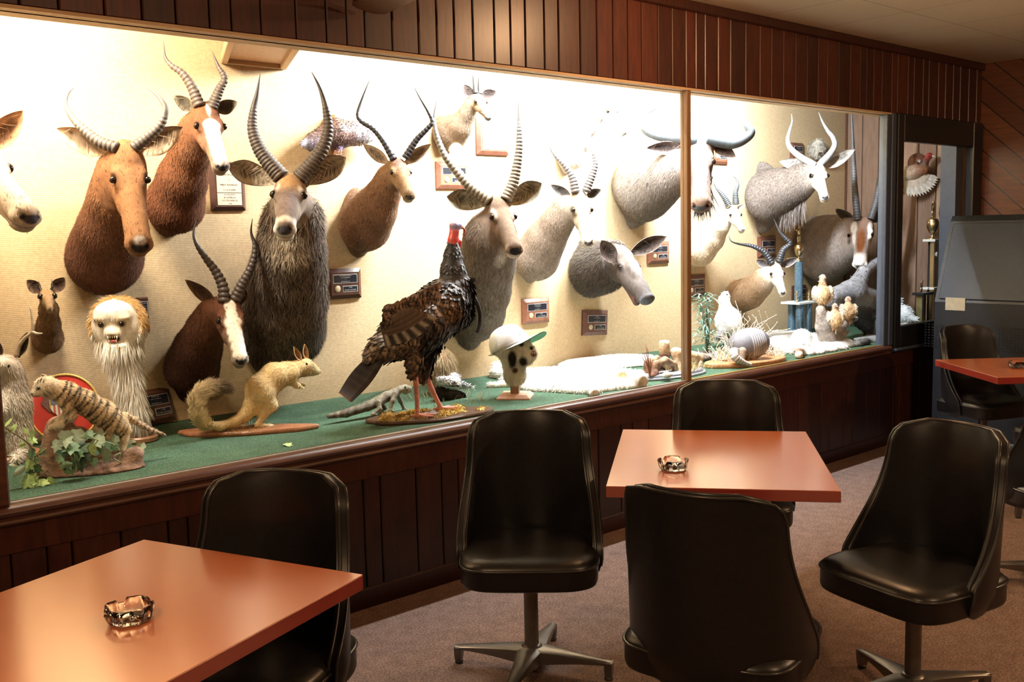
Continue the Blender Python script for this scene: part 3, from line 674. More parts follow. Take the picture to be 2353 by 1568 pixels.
def horn_mesh(mb, pts, r0, rings=0, depth=.12, smooth_from=.72, c0=(.05, .045, .04), c1=(.02, .018, .018), flat=.9, taper=1.25, tw=0):
    P = spline(pts, 40); d = np.concatenate([[0], np.cumsum(np.linalg.norm(np.diff(P, axis=0), axis=1))]); L = d[-1]; N = max(90, rings*9)
    s = np.linspace(0, L, N); Q = np.stack([np.interp(s, d, P[:, i]) for i in range(3)], 1); t = s/L
    r = r0*(1-t**taper)*(.93)+r0*.035
    cols = []
    ph = t/smooth_from*rings
    ridge = np.where(t < smooth_from, (np.abs(np.sin(math.pi*ph))**.5)*2-1, 0) if rings else np.zeros(N)
    fade = np.clip((smooth_from-t)/.08, 0, 1)
    r = r*(1+depth*ridge*fade)
    for i in range(N):
        b = .55+.6*(ridge[i]*.5+.5) if t[i] < smooth_from else .8
        cols.append(np.array(c0)*(1-t[i])*b+np.array(c1)*t[i]*b)
    mb.tube(Q, np.maximum(r, .0009), 14, np.array(cols), flat=flat)
def head_frame(P, Nz, roll=0.0, Nn=None):
    f = unit(Nz-P); l = unit(np.cross(V(0, 0, 1), f)) if abs(f[2]) < .985 else unit(np.cross(V(0, 0, 1), Nn))
    n = np.cross(f, l)
    if roll: c, s = math.cos(roll), math.sin(roll); l, n = c*l+s*n, -s*l+c*n
    return f, l, n      # forward along the face, towards the animal's left, out of the forehead
def mount(name, label, cat, wall, chain, poll, nose, L, ears=(), horns=(), c_body=(.3, .2, .12), c_neck=None, c_face=None, c_muz=None, c_nose=(.02, .018, .018), c_under=None,
          wf=1.0, roll=0.0, eyes=True, blaze=None, paints=(), vox=None, k=None, furry=(7000, .018, .003), furmat=None, extra=None, tilt=0.0, jaw=True, horn_kw=None, ear_kw=None, nose_w=1.0, far_nose=False, mane=None, eye_r=.042, bite=None, nose_r=1.0):
    dk = lambda c: None if c is None else tuple(np.array(c)*(.60 if np.mean(c) < .36 else (.72 if np.mean(c) < .5 else .88)))
    c_body, c_neck, c_face, c_muz, c_under = map(dk, (c_body, c_neck, c_face, c_muz, c_under))
    P = U(poll[0], poll[1], poll[2]); 
    Nz = nearer_on_ray(nose[0], nose[1], P, L*.97)
    if far_nose: Nz = P+(Nz-P)
    f, l, n = head_frame(P, Nz, roll, V(0, -1, 0)); B = np.stack([f, l, n], 1)
    H = lambda a, b, c: P+(a*f+b*l*wf+c*n)*L
    c_neck = c_neck or c_body; c_face = c_face or c_neck; c_muz = c_muz or c_face; c_under = c_under or c_face
    pr = []
    wp = U(wall[0], wall[1], 0); m0 = mpp(wp); wc = wp+V(0, -.0, 0)
    rx, rz = wall[2]*m0*1.25, wall[3]*m0
    pr.append(('e', wc, np.eye(3), (rx, max(.05, wall[4] if len(wall) > 4 else min(rx, rz)*.9), rz), c_body))
    pts = [(U(a, b, o), r*mpp(U(a, b, o))) for a, b, o, r in chain]
    pr.append(('c', wp+(pts[0][0]-wp)*.25, pts[0][0], min(rx, rz)*.8, pts[0][1], c_body))
    nn = len(pts)
    for i in range(nn-1):
        t = i/max(1, nn-1); col = tuple(np.array(c_body)*(1-t)+np.array(c_neck)*t); pr.append(('c', pts[i][0], pts[i+1][0], pts[i][1], pts[i+1][1], col))
    pr.append(('c', pts[-1][0], H(.10, 0, -.14), pts[-1][1], .155*L*wf, c_neck))
    # skull
    nb = len(pr); hw = wf*.98
    pr += [('e', H(.10, 0, -.07), B, (.20*L, .165*L*hw, .16*L), c_face), ('e', H(.29, .112*hw, -.02), B, (.11*L, .062*L, .055*L), c_face), ('e', H(.29, -.112*hw, -.02), B, (.11*L, .062*L, .055*L), c_face),
           ('c', H(.28, 0, -.055), H(.86, 0, -.058), .118*L*hw, .078*L*nose_w, c_face), ('c', H(.20, .06*hw, -.17), H(.50, .04*hw, -.15), .112*L, .082*L, c_under), ('c', H(.20, -.06*hw, -.17), H(.50, -.04*hw, -.15), .112*L, .082*L, c_under),
           ('c', H(.48, 0, -.115), H(.85, 0, -.10), .104*L*hw, .082*L*nose_w, c_muz), ('e', H(.905, 0, -.085), B, (.070*L, .098*L*nose_w, .070*L), c_muz), ('e', H(.885, 0, -.165), B, (.075*L, .066*L*nose_w, .038*L), c_muz), ('c', H(.18, 0, -.24), H(.82, 0, -.155), .072*L, .042*L, c_under)]
    if extra: pr += extra(H, L, B)
    pa = []
    if blaze:
        a0, a1, bw, bc = blaze
        for q in np.linspace(a0, a1, 9): pa.append((H(q, 0, .08), B, (.09*L, bw*L*(1 if q > .35 else .6), .16*L), bc, .12))
    for sgn in (-1, 1): pa.append((H(.955, sgn*.055*nose_w, -.035), B, (.032*L, .030*L, .03*L), (.004, .004, .004), .15))
    pa0 = pa; pa = []
    pa.append((H(.980, 0, -.048), B, (.050*L*nose_r, .060*L*nose_w*nose_r, .040*L*nose_r), c_nose, .15))
    for sgn in (-1, 1): pa.append((H(.955, sgn*.055*nose_w, -.035), B, (.026*L, .022*L, .022*L), (.003, .003, .003), .2))
    pa.append((H(.86, 0, -.128), B, (.13*L, .16*L, .008*L), tuple(np.array(c_nose)*1.2), .5))
    for sgn in (-1, 1): pa.append((H(.322, sgn*.168*wf, -.012), B, (.064*L, .055*L, .056*L), tuple(np.array(c_face)*.35), .35))
    pn = len(pa)
    for q in paints:
        if len(q) == 5 and isinstance(q[0], str): pass
        if callable(q): pa += q(H, L, B)
        else: pa.append((H(*q[0]), B, tuple(np.array(q[1])*L), q[2], q[3]))
    pa = pa0+pa[pn:]+pa[:pn]
    k = k or .11*L; ks = [k*1.5]*nb+[.045*L]*(len(pr)-nb)
    vox = vox or max(.0055, L*.0165)
    carve = [('c', H(.985, sg*.045*nose_w, -.035), H(.93, sg*.06*nose_w, -.03), .022*L, .014*L, (0, 0, 0)) for sg in (-1, 1)] + [('c', H(.95, sg*.10, -.128), H(.72, sg*.115, -.135), .013*L, .008*L, (0, 0, 0)) for sg in (-1, 1)] + [('e', H(.325, sg*.185*wf, -.012), B, (.05*L, .032*L, .042*L), (0, 0, 0)) for sg in (-1, 1)]
    if bite: carve += bite(H, L)
    v, fc, C, N = blob(pr, vox, k, planes=[(V(0, YB-.001, 0), V(0, 1, 0))], paints=pa, carve=carve, ks=ks)
    root = empty(name, (wp[0], YB, wp[2]), label, cat)
    mb = MB(); mb.add(v, fc.tolist(), C)
    if furry:
        axis = unit(P-wp); chest = V(0, 0, -1)
        def ishead(Q):
            t = np.clip((Q-P)@f, 0, L); return (np.linalg.norm(Q-P-t[:, None]*f+n*.06*L, axis=1) < .30*L) & ((Q-P)@f > -.12*L)
        def flow(Q): 
            onhead = ishead(Q)[:, None]*1.0; back = -axis*.55+chest*.65
            return onhead*(-f)+(1-onhead)*back
        dist = lambda Q: (Q[:, 1] < YB-.02)*np.where(ishead(Q), .12 if furry[1] < .024 else .0, 1.0)
        fur(mb, v, fc, C, N, int(furry[0]*1.5), furry[1], furry[2], flow, sel=dist, lift=furry[3] if len(furry) > 3 else .28, bright=furry[4] if len(furry) > 4 else .32)
    if mane: mane(mb, H, L, pts)
    mb.build('head_and_neck', furmat or M_fur, root)
    if eyes:
        for sg in (-1, 1):
            e = MB(); e.ball(H(.322, sg*.152, -.012), eye_r*L, 14); e.build('eye', M_eye, root)
    ek = dict(c_out=c_neck, c_in=(.45, .36, .28), c_rim=None, width=.30, cup=.4, shape=.42, hairs=14); ek.update(ear_kw or {})
    for i, e in enumerate(ears):
        sg = -1 if i == 0 else 1
        sgn = 1 if np.dot(H(0, 1, 0)-P, RC) > 0 else -1
        b = H(.03, .15*sgn*sg*1, -.03); dep = float((b-CAM)@FWD)+(e[2] if len(e) > 2 else 0); r = ray(e[0], e[1]); tip = CAM+r*dep/float(r@FWD)
        if len(e) > 5: b = CAM+ray(*e[4])*(float((b-CAM)@FWD)+e[5])/float(ray(*e[4])@FWD)
        elif len(e) > 3: b = b*(1-e[3])+e[3]*(CAM+ray(*e[4])*float((b-CAM)@FWD)/float(ray(*e[4])@FWD))
        fd = unit(-FWD*.8+f*.35+V(0, 0, .0)); kw = dict(ek); wd = kw.pop('width')*L
        m = MB(); a = unit(tip-b); ear_mesh(m, b-a*.02*L, tip, wd, fd, **kw); m.build('ear', M_fur, root, auto=60)
    hk = dict(r0=.05, rings=14, depth=.12, smooth_from=.7, c0=(.10, .085, .065), c1=(.025, .022, .022)); hk.update(horn_kw or {})
    for i, hp in enumerate(horns):
        sg = -1 if i == 0 else 1; sgn = 1 if np.dot(H(0, 1, 0)-P, RC) > 0 else -1
        kw = dict(hk); kw['r0'] *= 1.36; kw['c0'] = tuple(np.array(kw['c0'])*.5); kw['c1'] = tuple(np.array(kw['c1'])*.6); bs = kw.pop('base', (.02, .075, .08)); lean = kw.pop('lean', 0.0); r0 = kw.pop('r0')
        b = H(bs[0], bs[1]*sgn*sg, bs[2]); d0 = float((b-CAM)@FWD); pts_ = [b]
        for j, (u, w_) in enumerate(hp[1:], 1): r = ray(u, w_); pts_.append(CAM+r*(d0+lean*j/len(hp))/float(r@FWD))
        if len(hp) > 1: r = ray(*hp[0]); q0 = CAM+r*d0/float(r@FWD); pts_ = [b*.3+q0*.7+ (b-q0)*0]+pts_[1:]; pts_ = [pts_[0]+unit(pts_[0]-pts_[1])*.04*L]+pts_
        m = MB(); horn_mesh(m, pts_, r0*L, **kw); m.build('horn', M_horn, root)
    return root, H, L, B
# ---- the herd, left to right
mount('antelope_head', 'pale antelope head cut off by the left edge of the picture, only its muzzle showing', 'trophy head', (-150, 470, 60, 110), [(-140, 480, .15, 80), (-110, 420, .32, 60), (-85, 370, .45, 55)],
      (-70, 330, .52), (78, 492), .46, ears=[(-120, 250), (52, 254)], horns=[[(-90, 300), (-120, 200), (-150, 80)], [(-50, 300), (-40, 190), (-30, 60)]],
      c_body=(.62, .48, .34), c_face=(.72, .58, .42), c_muz=(.5, .4, .3), nose_w=1.25, c_nose=(.05, .045, .05), horn_kw=dict(r0=.045), ear_kw=dict(width=.2, c_out=(.5, .3, .15), c_in=(.4, .22, .12)))
mount('hartebeest_head', 'big reddish hartebeest head with crescent horns and wide ears, upper left of the case', 'trophy head', (222, 570, 44, 92),
      [(240, 590, .12, 76), (256, 525, .26, 64), (268, 455, .37, 52), (278, 395, .43, 42)], (288, 338, .48), (324, 566), .50, wf=.86, eye_r=.030,
      ears=[(121, 297), (420, 292)], horns=[[(256, 342), (228, 326), (204, 308), (170, 276), (152, 243), (156, 216), (173, 199)], [(318, 336), (336, 318), (368, 288), (380, 254), (372, 232), (352, 211), (331, 198)]],
      c_body=(.15, .062, .032), c_neck=(.30, .13, .055), c_face=(.40, .19, .085), c_muz=(.42, .22, .10), c_under=(.36, .17, .07), c_nose=(.03, .022, .02), nose_w=1.1,
      paints=[((.93, 0, .02), (.04, .06, .05), (.55, .5, .45), .3)], horn_kw=dict(r0=.038, rings=11, smooth_from=.55, c0=(.16, .13, .11), c1=(.35, .31, .28), depth=.16, taper=1.5),  # pale spot on the nose top is shine put into the colour
      ear_kw=dict(width=.20, c_out=(.33, .17, .08), c_in=(.42, .30, .2), c_rim=(.3, .16, .08)), furry=(7000, .016, .003))
blk = dict(c_body=(.20, .075, .035), c_neck=(.34, .145, .06), c_face=(.33, .13, .06), c_muz=(.55, .46, .36), blaze=(.36, .98, .10, (.86, .83, .78)), nose_w=1.05)
mount('bontebok_head', 'reddish bontebok head with white blaze and lyre horns, highest in the left half', 'trophy head', (385, 478, 36, 66),
      [(402, 470, .12, 60), (420, 410, .24, 50), (440, 345, .34, 40), (455, 300, .40, 35)], (470, 245, .45), (513, 380), .37,
      ears=[(399, 221), (546, 234)], horns=[[(455, 240), (440, 199), (418, 168), (394, 151), (379, 130), (376, 94)], [(490, 243), (504, 206), (516, 180), (501, 152), (487, 117)]],
      horn_kw=dict(r0=.052, rings=13, smooth_from=.72, c0=(.20, .155, .125), c1=(.13, .10, .085), depth=.16), ear_kw=dict(width=.17, c_out=(.35, .2, .12), c_in=(.12, .10, .07), c_rim=(.5, .42, .3)), furry=(6000, .016, .003), **{**blk, 'paints': [((.15, 0, .12), (.1, .025, .1), (.8, .7, .6), .3)]})
mount('duiker_head', 'small tan duiker head with short spike horns, low at the far left', 'trophy head', (105, 772, 26, 40), [(110, 778, .06, 31), (112, 745, .12, 23), (112, 712, .17, 18)],
      (106, 668, .21), (115, 706), .165, ears=[(61, 644), (148, 638)], horns=[[(92, 668), (90, 657), (89, 645)], [(120, 666), (121, 656), (119, 643)]], wf=1.05,
      c_body=(.30, .165, .08), c_neck=(.40, .24, .12), c_face=(.46, .30, .16), nose_w=.9, eye_r=.075, horn_kw=dict(r0=.032, rings=0, c0=(.05, .04, .04)),
      ear_kw=dict(width=.34, c_out=(.25, .15, .08), c_in=(.10, .06, .04), c_rim=(.4, .28, .17)), furry=(3500, .012, .0022))
mount('bontebok_head', 'dark bontebok head with broad white blaze, drooping low beside the springhare', 'trophy head', (425, 845, 28, 82),
      [(440, 845, .10, 56), (455, 800, .2, 48), (474, 755, .3, 38), (492, 720, .36, 30)], (522, 690, .42), (556, 828), .36,
      ears=[(425, 643), (560, 660)], horns=[[(516, 690), (512, 659), (495, 623), (471, 591), (451, 560), (445, 533), (453, 500)], [(543, 684), (556, 655), (573, 623), (584, 592), (585, 562), (577, 534), (580, 502)]],
      horn_kw=dict(r0=.056, rings=14, smooth_from=.74, c0=(.14, .10, .08), c1=(.05, .045, .045), depth=.17), ear_kw=dict(width=.17, c_out=(.30, .17, .08), c_in=(.10, .06, .04), c_rim=(.35, .2, .1)), furry=(6000, .016, .003),
      **{**blk, 'c_body': (.075, .03, .02), 'c_neck': (.24, .10, .045), 'c_face': (.22, .085, .045), 'blaze': (.05, .98, .12, (.85, .78, .66))})
# waterbuck
def wb_mane(col, n=5200, ln=.06):
    def f(mb, H, L, pts):
        pass
    return f
mount('waterbuck_head', 'largest waterbuck head, shaggy grey neck and tall ringed horns, facing the camera', 'trophy head', (628, 745, 62, 125),
      [(648, 750, .10, 88), (655, 685, .26, 86), (664, 620, .40, 76), (670, 560, .50, 66), (674, 500, .56, 56)], (668, 412, .62), (653, 520), .42, wf=1.0, nose_w=1.15, roll=-.06,
      ears=[(522, 380), (795, 362)], horns=[[(638, 403), (612, 366), (592, 334), (580, 294), (583, 250), (591, 214), (598, 170)], [(697, 405), (721, 370), (744, 336), (754, 294), (748, 246), (735, 203), (716, 165)]],
      c_body=(.215, .165, .13), c_neck=(.25, .19, .15), c_face=(.30, .205, .14), c_muz=(.30, .24, .20), c_under=(.5, .44, .36), c_nose=(.05, .05, .055), nose_r=1.3, k=.05,
      paints=[((.12, 0, .1), (.2, .16, .16), (.42, .25, .12), .4), ((.90, 0, -.13), (.13, .15, .07), (.72, .68, .6), .3), ((.86, .11, -.06), (.10, .05, .09), (.7, .66, .58), .3), ((.86, -.11, -.06), (.10, .05, .09), (.7, .66, .58), .3), ((.86, 0, .02), (.05, .10, .04), (.6, .5, .4), .3),
              ((.24, .12, .06), (.09, .03, .05), (.6, .5, .4), .4), ((.24, -.12, .06), (.09, .03, .05), (.6, .5, .4), .4), ((.50, 0, -.52), (.3, .2, .22), (.62, .54, .43), .5), ((.55, 0, .06), (.22, .14, .1), (.17, .125, .11), .5)],
      horn_kw=dict(r0=.072, rings=22, smooth_from=.72, c0=(.22, .17, .13), c1=(.07, .06, .065), depth=.13), ear_kw=dict(width=.25, c_out=(.16, .10, .06), c_in=(.55, .46, .34), c_rim=(.20, .13, .08), hairs=60, shape=.62, cup=.6),
      furry=(24000, .058, .0048, .2, .6), furmat=M_longfur)
mount('impala_head', 'tan impala head with black lyre horns, right of the largest waterbuck', 'trophy head', (820, 512, 34, 80),
      [(838, 515, .12, 58), (862, 480, .22, 48), (884, 440, .30, 34), (897, 408, .35, 27)], (911, 370, .39), (944, 449), .285, wf=1.08, nose_w=1.2,
      ears=[(834, 331), (990, 331)], horns=[[(903, 364), (882, 326), (858, 297), (830, 279), (822, 262), (831, 230), (853, 174)], [(937, 358), (957, 322), (981, 297), (993, 280), (984, 257), (965, 225), (945, 187)]],
      c_body=(.29, .165, .10), c_neck=(.40, .22, .11), c_face=(.36, .215, .105), c_muz=(.38, .27, .16), c_nose=(.045, .045, .05), paints=[((.1, 0, .12), (.3, .12, .12), (.22, .12, .09), .5), ((.95, 0, -.14), (.09, .1, .04), (.6, .55, .42), .3)],
      horn_kw=dict(r0=.052, rings=16, smooth_from=.66, c0=(.03, .03, .038), c1=(.025, .022, .022), depth=.13), ear_kw=dict(width=.21, c_out=(.42, .29, .16), c_in=(.34, .26, .18)), furry=(6000, .014, .003))
mount('oribi_head', 'small pale antelope head with two thin upright horns, high up above the turkey', 'trophy head', (1020, 305, 26, 50),
      [(1036, 305, .08, 38), (1058, 288, .17, 27), (1073, 262, .23, 17), (1085, 240, .27, 15)], (1094, 218, .30), (1128, 266), .205, wf=1.05, nose_w=1.12,
      ears=[(1065, 194), (1141, 210)], horns=[[(1093, 210), (1089, 186), (1086, 164)], [(1102, 212), (1101, 190), (1100, 168)]], eye_r=.055,
      c_body=(.30, .21, .14), c_neck=(.34, .25, .17), c_face=(.35, .25, .15), c_muz=(.30, .29, .28), c_nose=(.12, .14, .16), horn_kw=dict(r0=.06, rings=0, c0=(.03, .03, .03), c1=(.02, .02, .02)), ear_kw=dict(width=.27, c_out=(.4, .3, .2), c_in=(.05, .035, .03), c_rim=(.3, .24, .2)), furry=(3500, .012, .0025))
mount('waterbuck_head', 'second waterbuck head with wide lyre horns, directly behind the turkey', 'trophy head', (1075, 715, 40, 90),
      [(1092, 715, .12, 62), (1106, 665, .28, 62), (1118, 605, .40, 60), (1128, 545, .50, 56)], (1142, 462, .56), (1188, 572), .41, wf=.98, nose_w=1.15,
      ears=[(1026, 452), (1245, 421)], horns=[[(1116, 460), (1080, 428), (1052, 397), (1022, 357), (1004, 312), (998, 270), (1007, 216)], [(1168, 453), (1179, 422), (1188, 381), (1193, 337), (1193, 291), (1192, 250), (1190, 213)]],
      c_body=(.22, .175, .13), c_neck=(.27, .21, .155), c_face=(.25, .16, .105), c_muz=(.33, .25, .18), c_nose=(.02, .022, .025), nose_r=1.35, k=.05,
      paints=[((.30, .13, .05), (.12, .03, .05), (.42, .34, .25), .4), ((.30, -.13, .05), (.12, .03, .05), (.42, .34, .25), .4), ((.94, 0, -.13), (.08, .12, .035), (.6, .5, .38), .3), ((.45, 0, -.5), (.12, .08, .15), (.62, .55, .45), .5)],
      horn_kw=dict(r0=.062, rings=22, smooth_from=.74, c0=(.42, .35, .24), c1=(.05, .055, .065), depth=.12), ear_kw=dict(width=.27, c_out=(.30, .25, .18), c_in=(.33, .29, .2), c_rim=(.25, .2, .14), hairs=30, shape=.62, cup=.55), furry=(15000, .026, .0035, .2, .26), furmat=M_longfur)
mount('blesbok_head', 'pale blesbok head with ringed horns, right of the second waterbuck', 'trophy head', (1215, 590, 24, 62),
      [(1232, 590, .10, 50), (1256, 548, .2, 42), (1282, 510, .3, 33), (1300, 482, .35, 28)], (1330, 445, .42), (1355, 558), .37, wf=.95,
      ears=[(1264, 425), (1382, 436)], horns=[[(1321, 437), (1314, 406), (1298, 381), (1279, 361), (1267, 344), (1264, 328), (1269, 308)], [(1350, 433), (1362, 400), (1368, 375), (1362, 348), (1356, 326), (1352, 306)]],
      c_body=(.36, .28, .215), c_neck=(.27, .20, .145), c_face=(.36, .28, .19), c_muz=(.6, .52, .4), blaze=(.05, .98, .085, (.9, .88, .84)), nose_w=1.0, c_nose=(.10, .09, .085),
      horn_kw=dict(r0=.052, rings=14, smooth_from=.72, c0=(.16, .13, .11), c1=(.16, .16, .18), depth=.16), ear_kw=dict(width=.15, c_out=(.5, .4, .3), c_in=(.08, .07, .06), c_rim=(.5, .42, .3)), furry=(5000, .014, .003))
mount('gazelle_head', 'washed out cream antelope head high above the blesbok, under the header', 'trophy head', (1298, 355, 18, 46), [(1312, 352, .08, 34), (1338, 322, .18, 21), (1360, 288, .27, 14), (1375, 262, .32, 13)],
      (1390, 234, .36), (1442, 301), .27, wf=.9, ears=[(1370, 250), (1420, 232)], horns=[[(1384, 222), (1381, 208), (1384, 193)], [(1391, 221), (1394, 210), (1394, 200)]],
      c_body=(.72, .68, .60), c_neck=(.80, .74, .62), c_face=(.85, .82, .76), horn_kw=dict(r0=.03, rings=4, c0=(.25, .25, .27), c1=(.3, .3, .32)), ear_kw=dict(width=.2, c_out=(.7, .5, .3), c_in=(.8, .7, .6)), furry=(2500, .012, .003), c_nose=(.2, .2, .2))
# wildebeest with a boss of sweeping horns and a beard
def beard(mb, H, L, pts):
    for _ in range(420):
        t = rng.random(); p = H(.25+.45*t, rng.normal(0, .05), -.25-.03*rng.random()); ln = rng.uniform(.12, .24)*(1-.3*abs(t-.4)); d = unit(V(0, 0, -1)+rng.normal(0, .18, 3)); s = unit(np.cross(d, FWD))*.0035; c = np.array((.10, .095, .095))*rng.uniform(.5, 1.6)
        mb.add([p-s, p+s, p+d*ln*.6+s*.6, p+d*ln*.6-s*.6, p+d*ln], [(0, 1, 2, 3), (3, 2, 4)], c)
mount('wildebeest_head', 'large grey wildebeest head with wide curved horns, partly behind the tan window mullion', 'trophy head', (1448, 430, 22, 96, .22),
      [(1480, 425, .15, 74), (1515, 402, .30, 62), (1550, 388, .42, 50)], (1610, 322, .56), (1610, 474), .50, wf=1.0, nose_w=1.5,
      ears=[(1484, 341, -.16, 1, (1566, 340), -.08), (1691, 361)], horns=[[(1592, 322), (1545, 316), (1508, 310), (1483, 297), (1475, 279), (1480, 263), (1498, 251), (1524, 243)], [(1632, 322), (1656, 326), (1682, 330), (1706, 322), (1725, 305), (1714, 286), (1690, 250)]],
      c_body=(.28, .24, .205), c_neck=(.28, .235, .20), c_face=(.20, .13, .095), c_muz=(.40, .27, .2), c_nose=(.07, .08, .085), paints=[((.5, .1, .06), (.3, .07, .1), (.10, .07, .06), .4), ((.5, -.1, .06), (.3, .07, .1), (.12, .08, .07), .4)],
      horn_kw=dict(r0=.062, rings=0, c0=(.10, .12, .13), c1=(.16, .18, .19), base=(.02, .09, .06), taper=3.2), ear_kw=dict(width=.17, c_out=(.22, .17, .14), c_in=(.12, .09, .08), c_rim=(.35, .3, .25)), mane=beard, furry=(6000, .02, .003))
mount('springbok_head', 'small white and tan springbok head just right of the tan mullion', 'trophy head', (1590, 575, 14, 44), [(1606, 572, .08, 38), (1635, 548, .18, 28), (1654, 520, .26, 20), (1666, 500, .30, 16)],
      (1682, 478, .34), (1708, 525), .26, wf=.95, ears=[(1655, 470), (1712, 470)], horns=[[(1672, 470), (1661, 450), (1647, 432), (1639, 414), (1638, 400)], [(1691, 464), (1690, 443), (1695, 425), (1691, 409), (1678, 404)]],
      c_body=(.66, .50, .34), c_neck=(.72, .60, .45), c_face=(.86, .82, .74), c_nose=(.12, .11, .11), paints=[((.55, .13, -.02), (.2, .03, .02), (.35, .18, .08), .4), ((.55, -.13, -.02), (.2, .03, .02), (.35, .18, .08), .4)],
      horn_kw=dict(r0=.068, rings=13, smooth_from=.65, c0=(.05, .056, .062), c1=(.10, .12, .14), depth=.15), ear_kw=dict(width=.12, c_out=(.75, .65, .5), c_in=(.7, .6, .5)), furry=(2500, .012, .003), vox=.007)
mount('warthog_head', 'grey bushpig head with round snout and open jaws, left of the tan mullion', 'trophy head', (1340, 612, 16, 62, .18), [(1362, 620, .10, 52), (1390, 615, .2, 48), (1412, 602, .28, 40)],
      (1428, 578, .34), (1489, 684), .42, wf=1.05, nose_w=1.15, nose_r=1.9, eye_r=.028,
      ears=[(1382, 552, -.13, 1, (1414, 604), -.10), (1532, 544)], c_body=(.12, .10, .08), c_neck=(.13, .105, .085), c_face=(.11, .08, .065), c_muz=(.085, .07, .062), c_under=(.14, .10, .075), c_nose=(.09, .10, .12),
      extra=lambda H, L, B: [('c', H(.25, 0, -.13), H(.72, 0, -.09), .19*L, .13*L, (.075, .058, .048)), ('c', H(.7, 0, -.04), H(.93, 0, -.03), .115*L, .10*L, (.065, .055, .052)), ('e', H(.985, 0, -.03), B, (.03*L, .115*L, .105*L), (.10, .10, .11)), ('c', H(.45, 0, -.2), H(.80, 0, -.27), .10*L, .055*L, (.12, .10, .09)), ('e', H(.4, 0, .05), B, (.28*L, .1*L, .08*L), (.26, .23, .21))],
      bite=lambda H, L: [('c', H(.62, 0, -.20), H(.95, 0, -.18), .03*L, .06*L, (0, 0, 0))], paints=[((.78, 0, -.2), (.25, .09, .05), (.30, .10, .07), .3)],
      ear_kw=dict(width=.24, c_out=(.14, .11, .1), c_in=(.08, .06, .05), c_rim=(.16, .12, .1), shape=.5), furry=(9000, .035, .0032, .3, .35), furmat=M_longfur)
def throat(mb, H, L, pts):
    for _ in range(380):
        t = rng.random(); a = pts[-1][0]*(t)+pts[1][0]*(1-t); p = a+V(0, 0, -1)*(pts[2][1]*.75); ln = rng.uniform(.12, .26); d = unit(V(0, 0, -1)+rng.normal(0, .12, 3)); s = unit(np.cross(d, FWD))*.005; c = np.array((.11, .09, .08))*rng.uniform(.5, 1.6)
        mb.add([p-s, p+s, p+d*ln*.6+s*.6, p+d*ln*.6-s*.6, p+d*ln], [(0, 1, 2, 3), (3, 2, 4)], c)
mount('kudu_head', 'grey brown nyala head with pale spiral horns and big ears, upper right', 'trophy head', (1745, 455, 18, 82, .2), [(1768, 450, .14, 56), (1800, 436, .28, 47), (1828, 424, .38, 38), (1846, 412, .44, 32)],
      (1878, 380, .52), (1898, 452), .36, wf=1.0, ears=[(1790, 371, .0), (1965, 343)], horns=[[(1866, 379), (1838, 360), (1816, 340), (1810, 322), (1815, 298), (1820, 280), (1819, 262)], [(1888, 374), (1907, 354), (1918, 334), (1914, 316), (1903, 302), (1891, 282), (1881, 258)]],
      c_body=(.20, .165, .145), c_neck=(.20, .16, .135), c_face=(.62, .55, .47), c_muz=(.72, .66, .58), c_nose=(.06, .07, .085), paints=[((.2, 0, .1), (.2, .14, .1), (.85, .8, .74), .4)],
      horn_kw=dict(r0=.062, rings=0, c0=(.8, .8, .84), c1=(.95, .95, .98), taper=1.5), ear_kw=dict(width=.27, c_out=(.5, .44, .38), c_in=(.6, .55, .48), c_rim=(.2, .16, .14)), mane=throat, furry=(7000, .018, .003))
mount('impala_head', 'orange tan impala head with widespread dark horns, low right above the white bird', 'trophy head', (1680, 682, 9, 40, .14), [(1698, 682, .10, 34), (1722, 674, .2, 33), (1745, 655, .29, 27), (1758, 638, .34, 21)],
      (1780, 608, .40), (1801, 672), .30, wf=1.0, ears=[(1737, 598), (1834, 594)], horns=[[(1771, 603), (1756, 580), (1729, 566), (1699, 561), (1681, 555), (1674, 542)], [(1791, 598), (1800, 575), (1815, 561), (1806, 549), (1792, 533), (1778, 503)]],
      c_body=(.42, .25, .13), c_neck=(.46, .30, .17), c_face=(.82, .72, .58), c_nose=(.04, .04, .045), horn_kw=dict(r0=.066, rings=14, smooth_from=.66, c0=(.04, .042, .05), c1=(.06, .065, .08), depth=.14), ear_kw=dict(width=.2, c_out=(.6, .48, .34), c_in=(.14, .12, .12), c_rim=(.7, .6, .5)), furry=(3500, .012, .003))
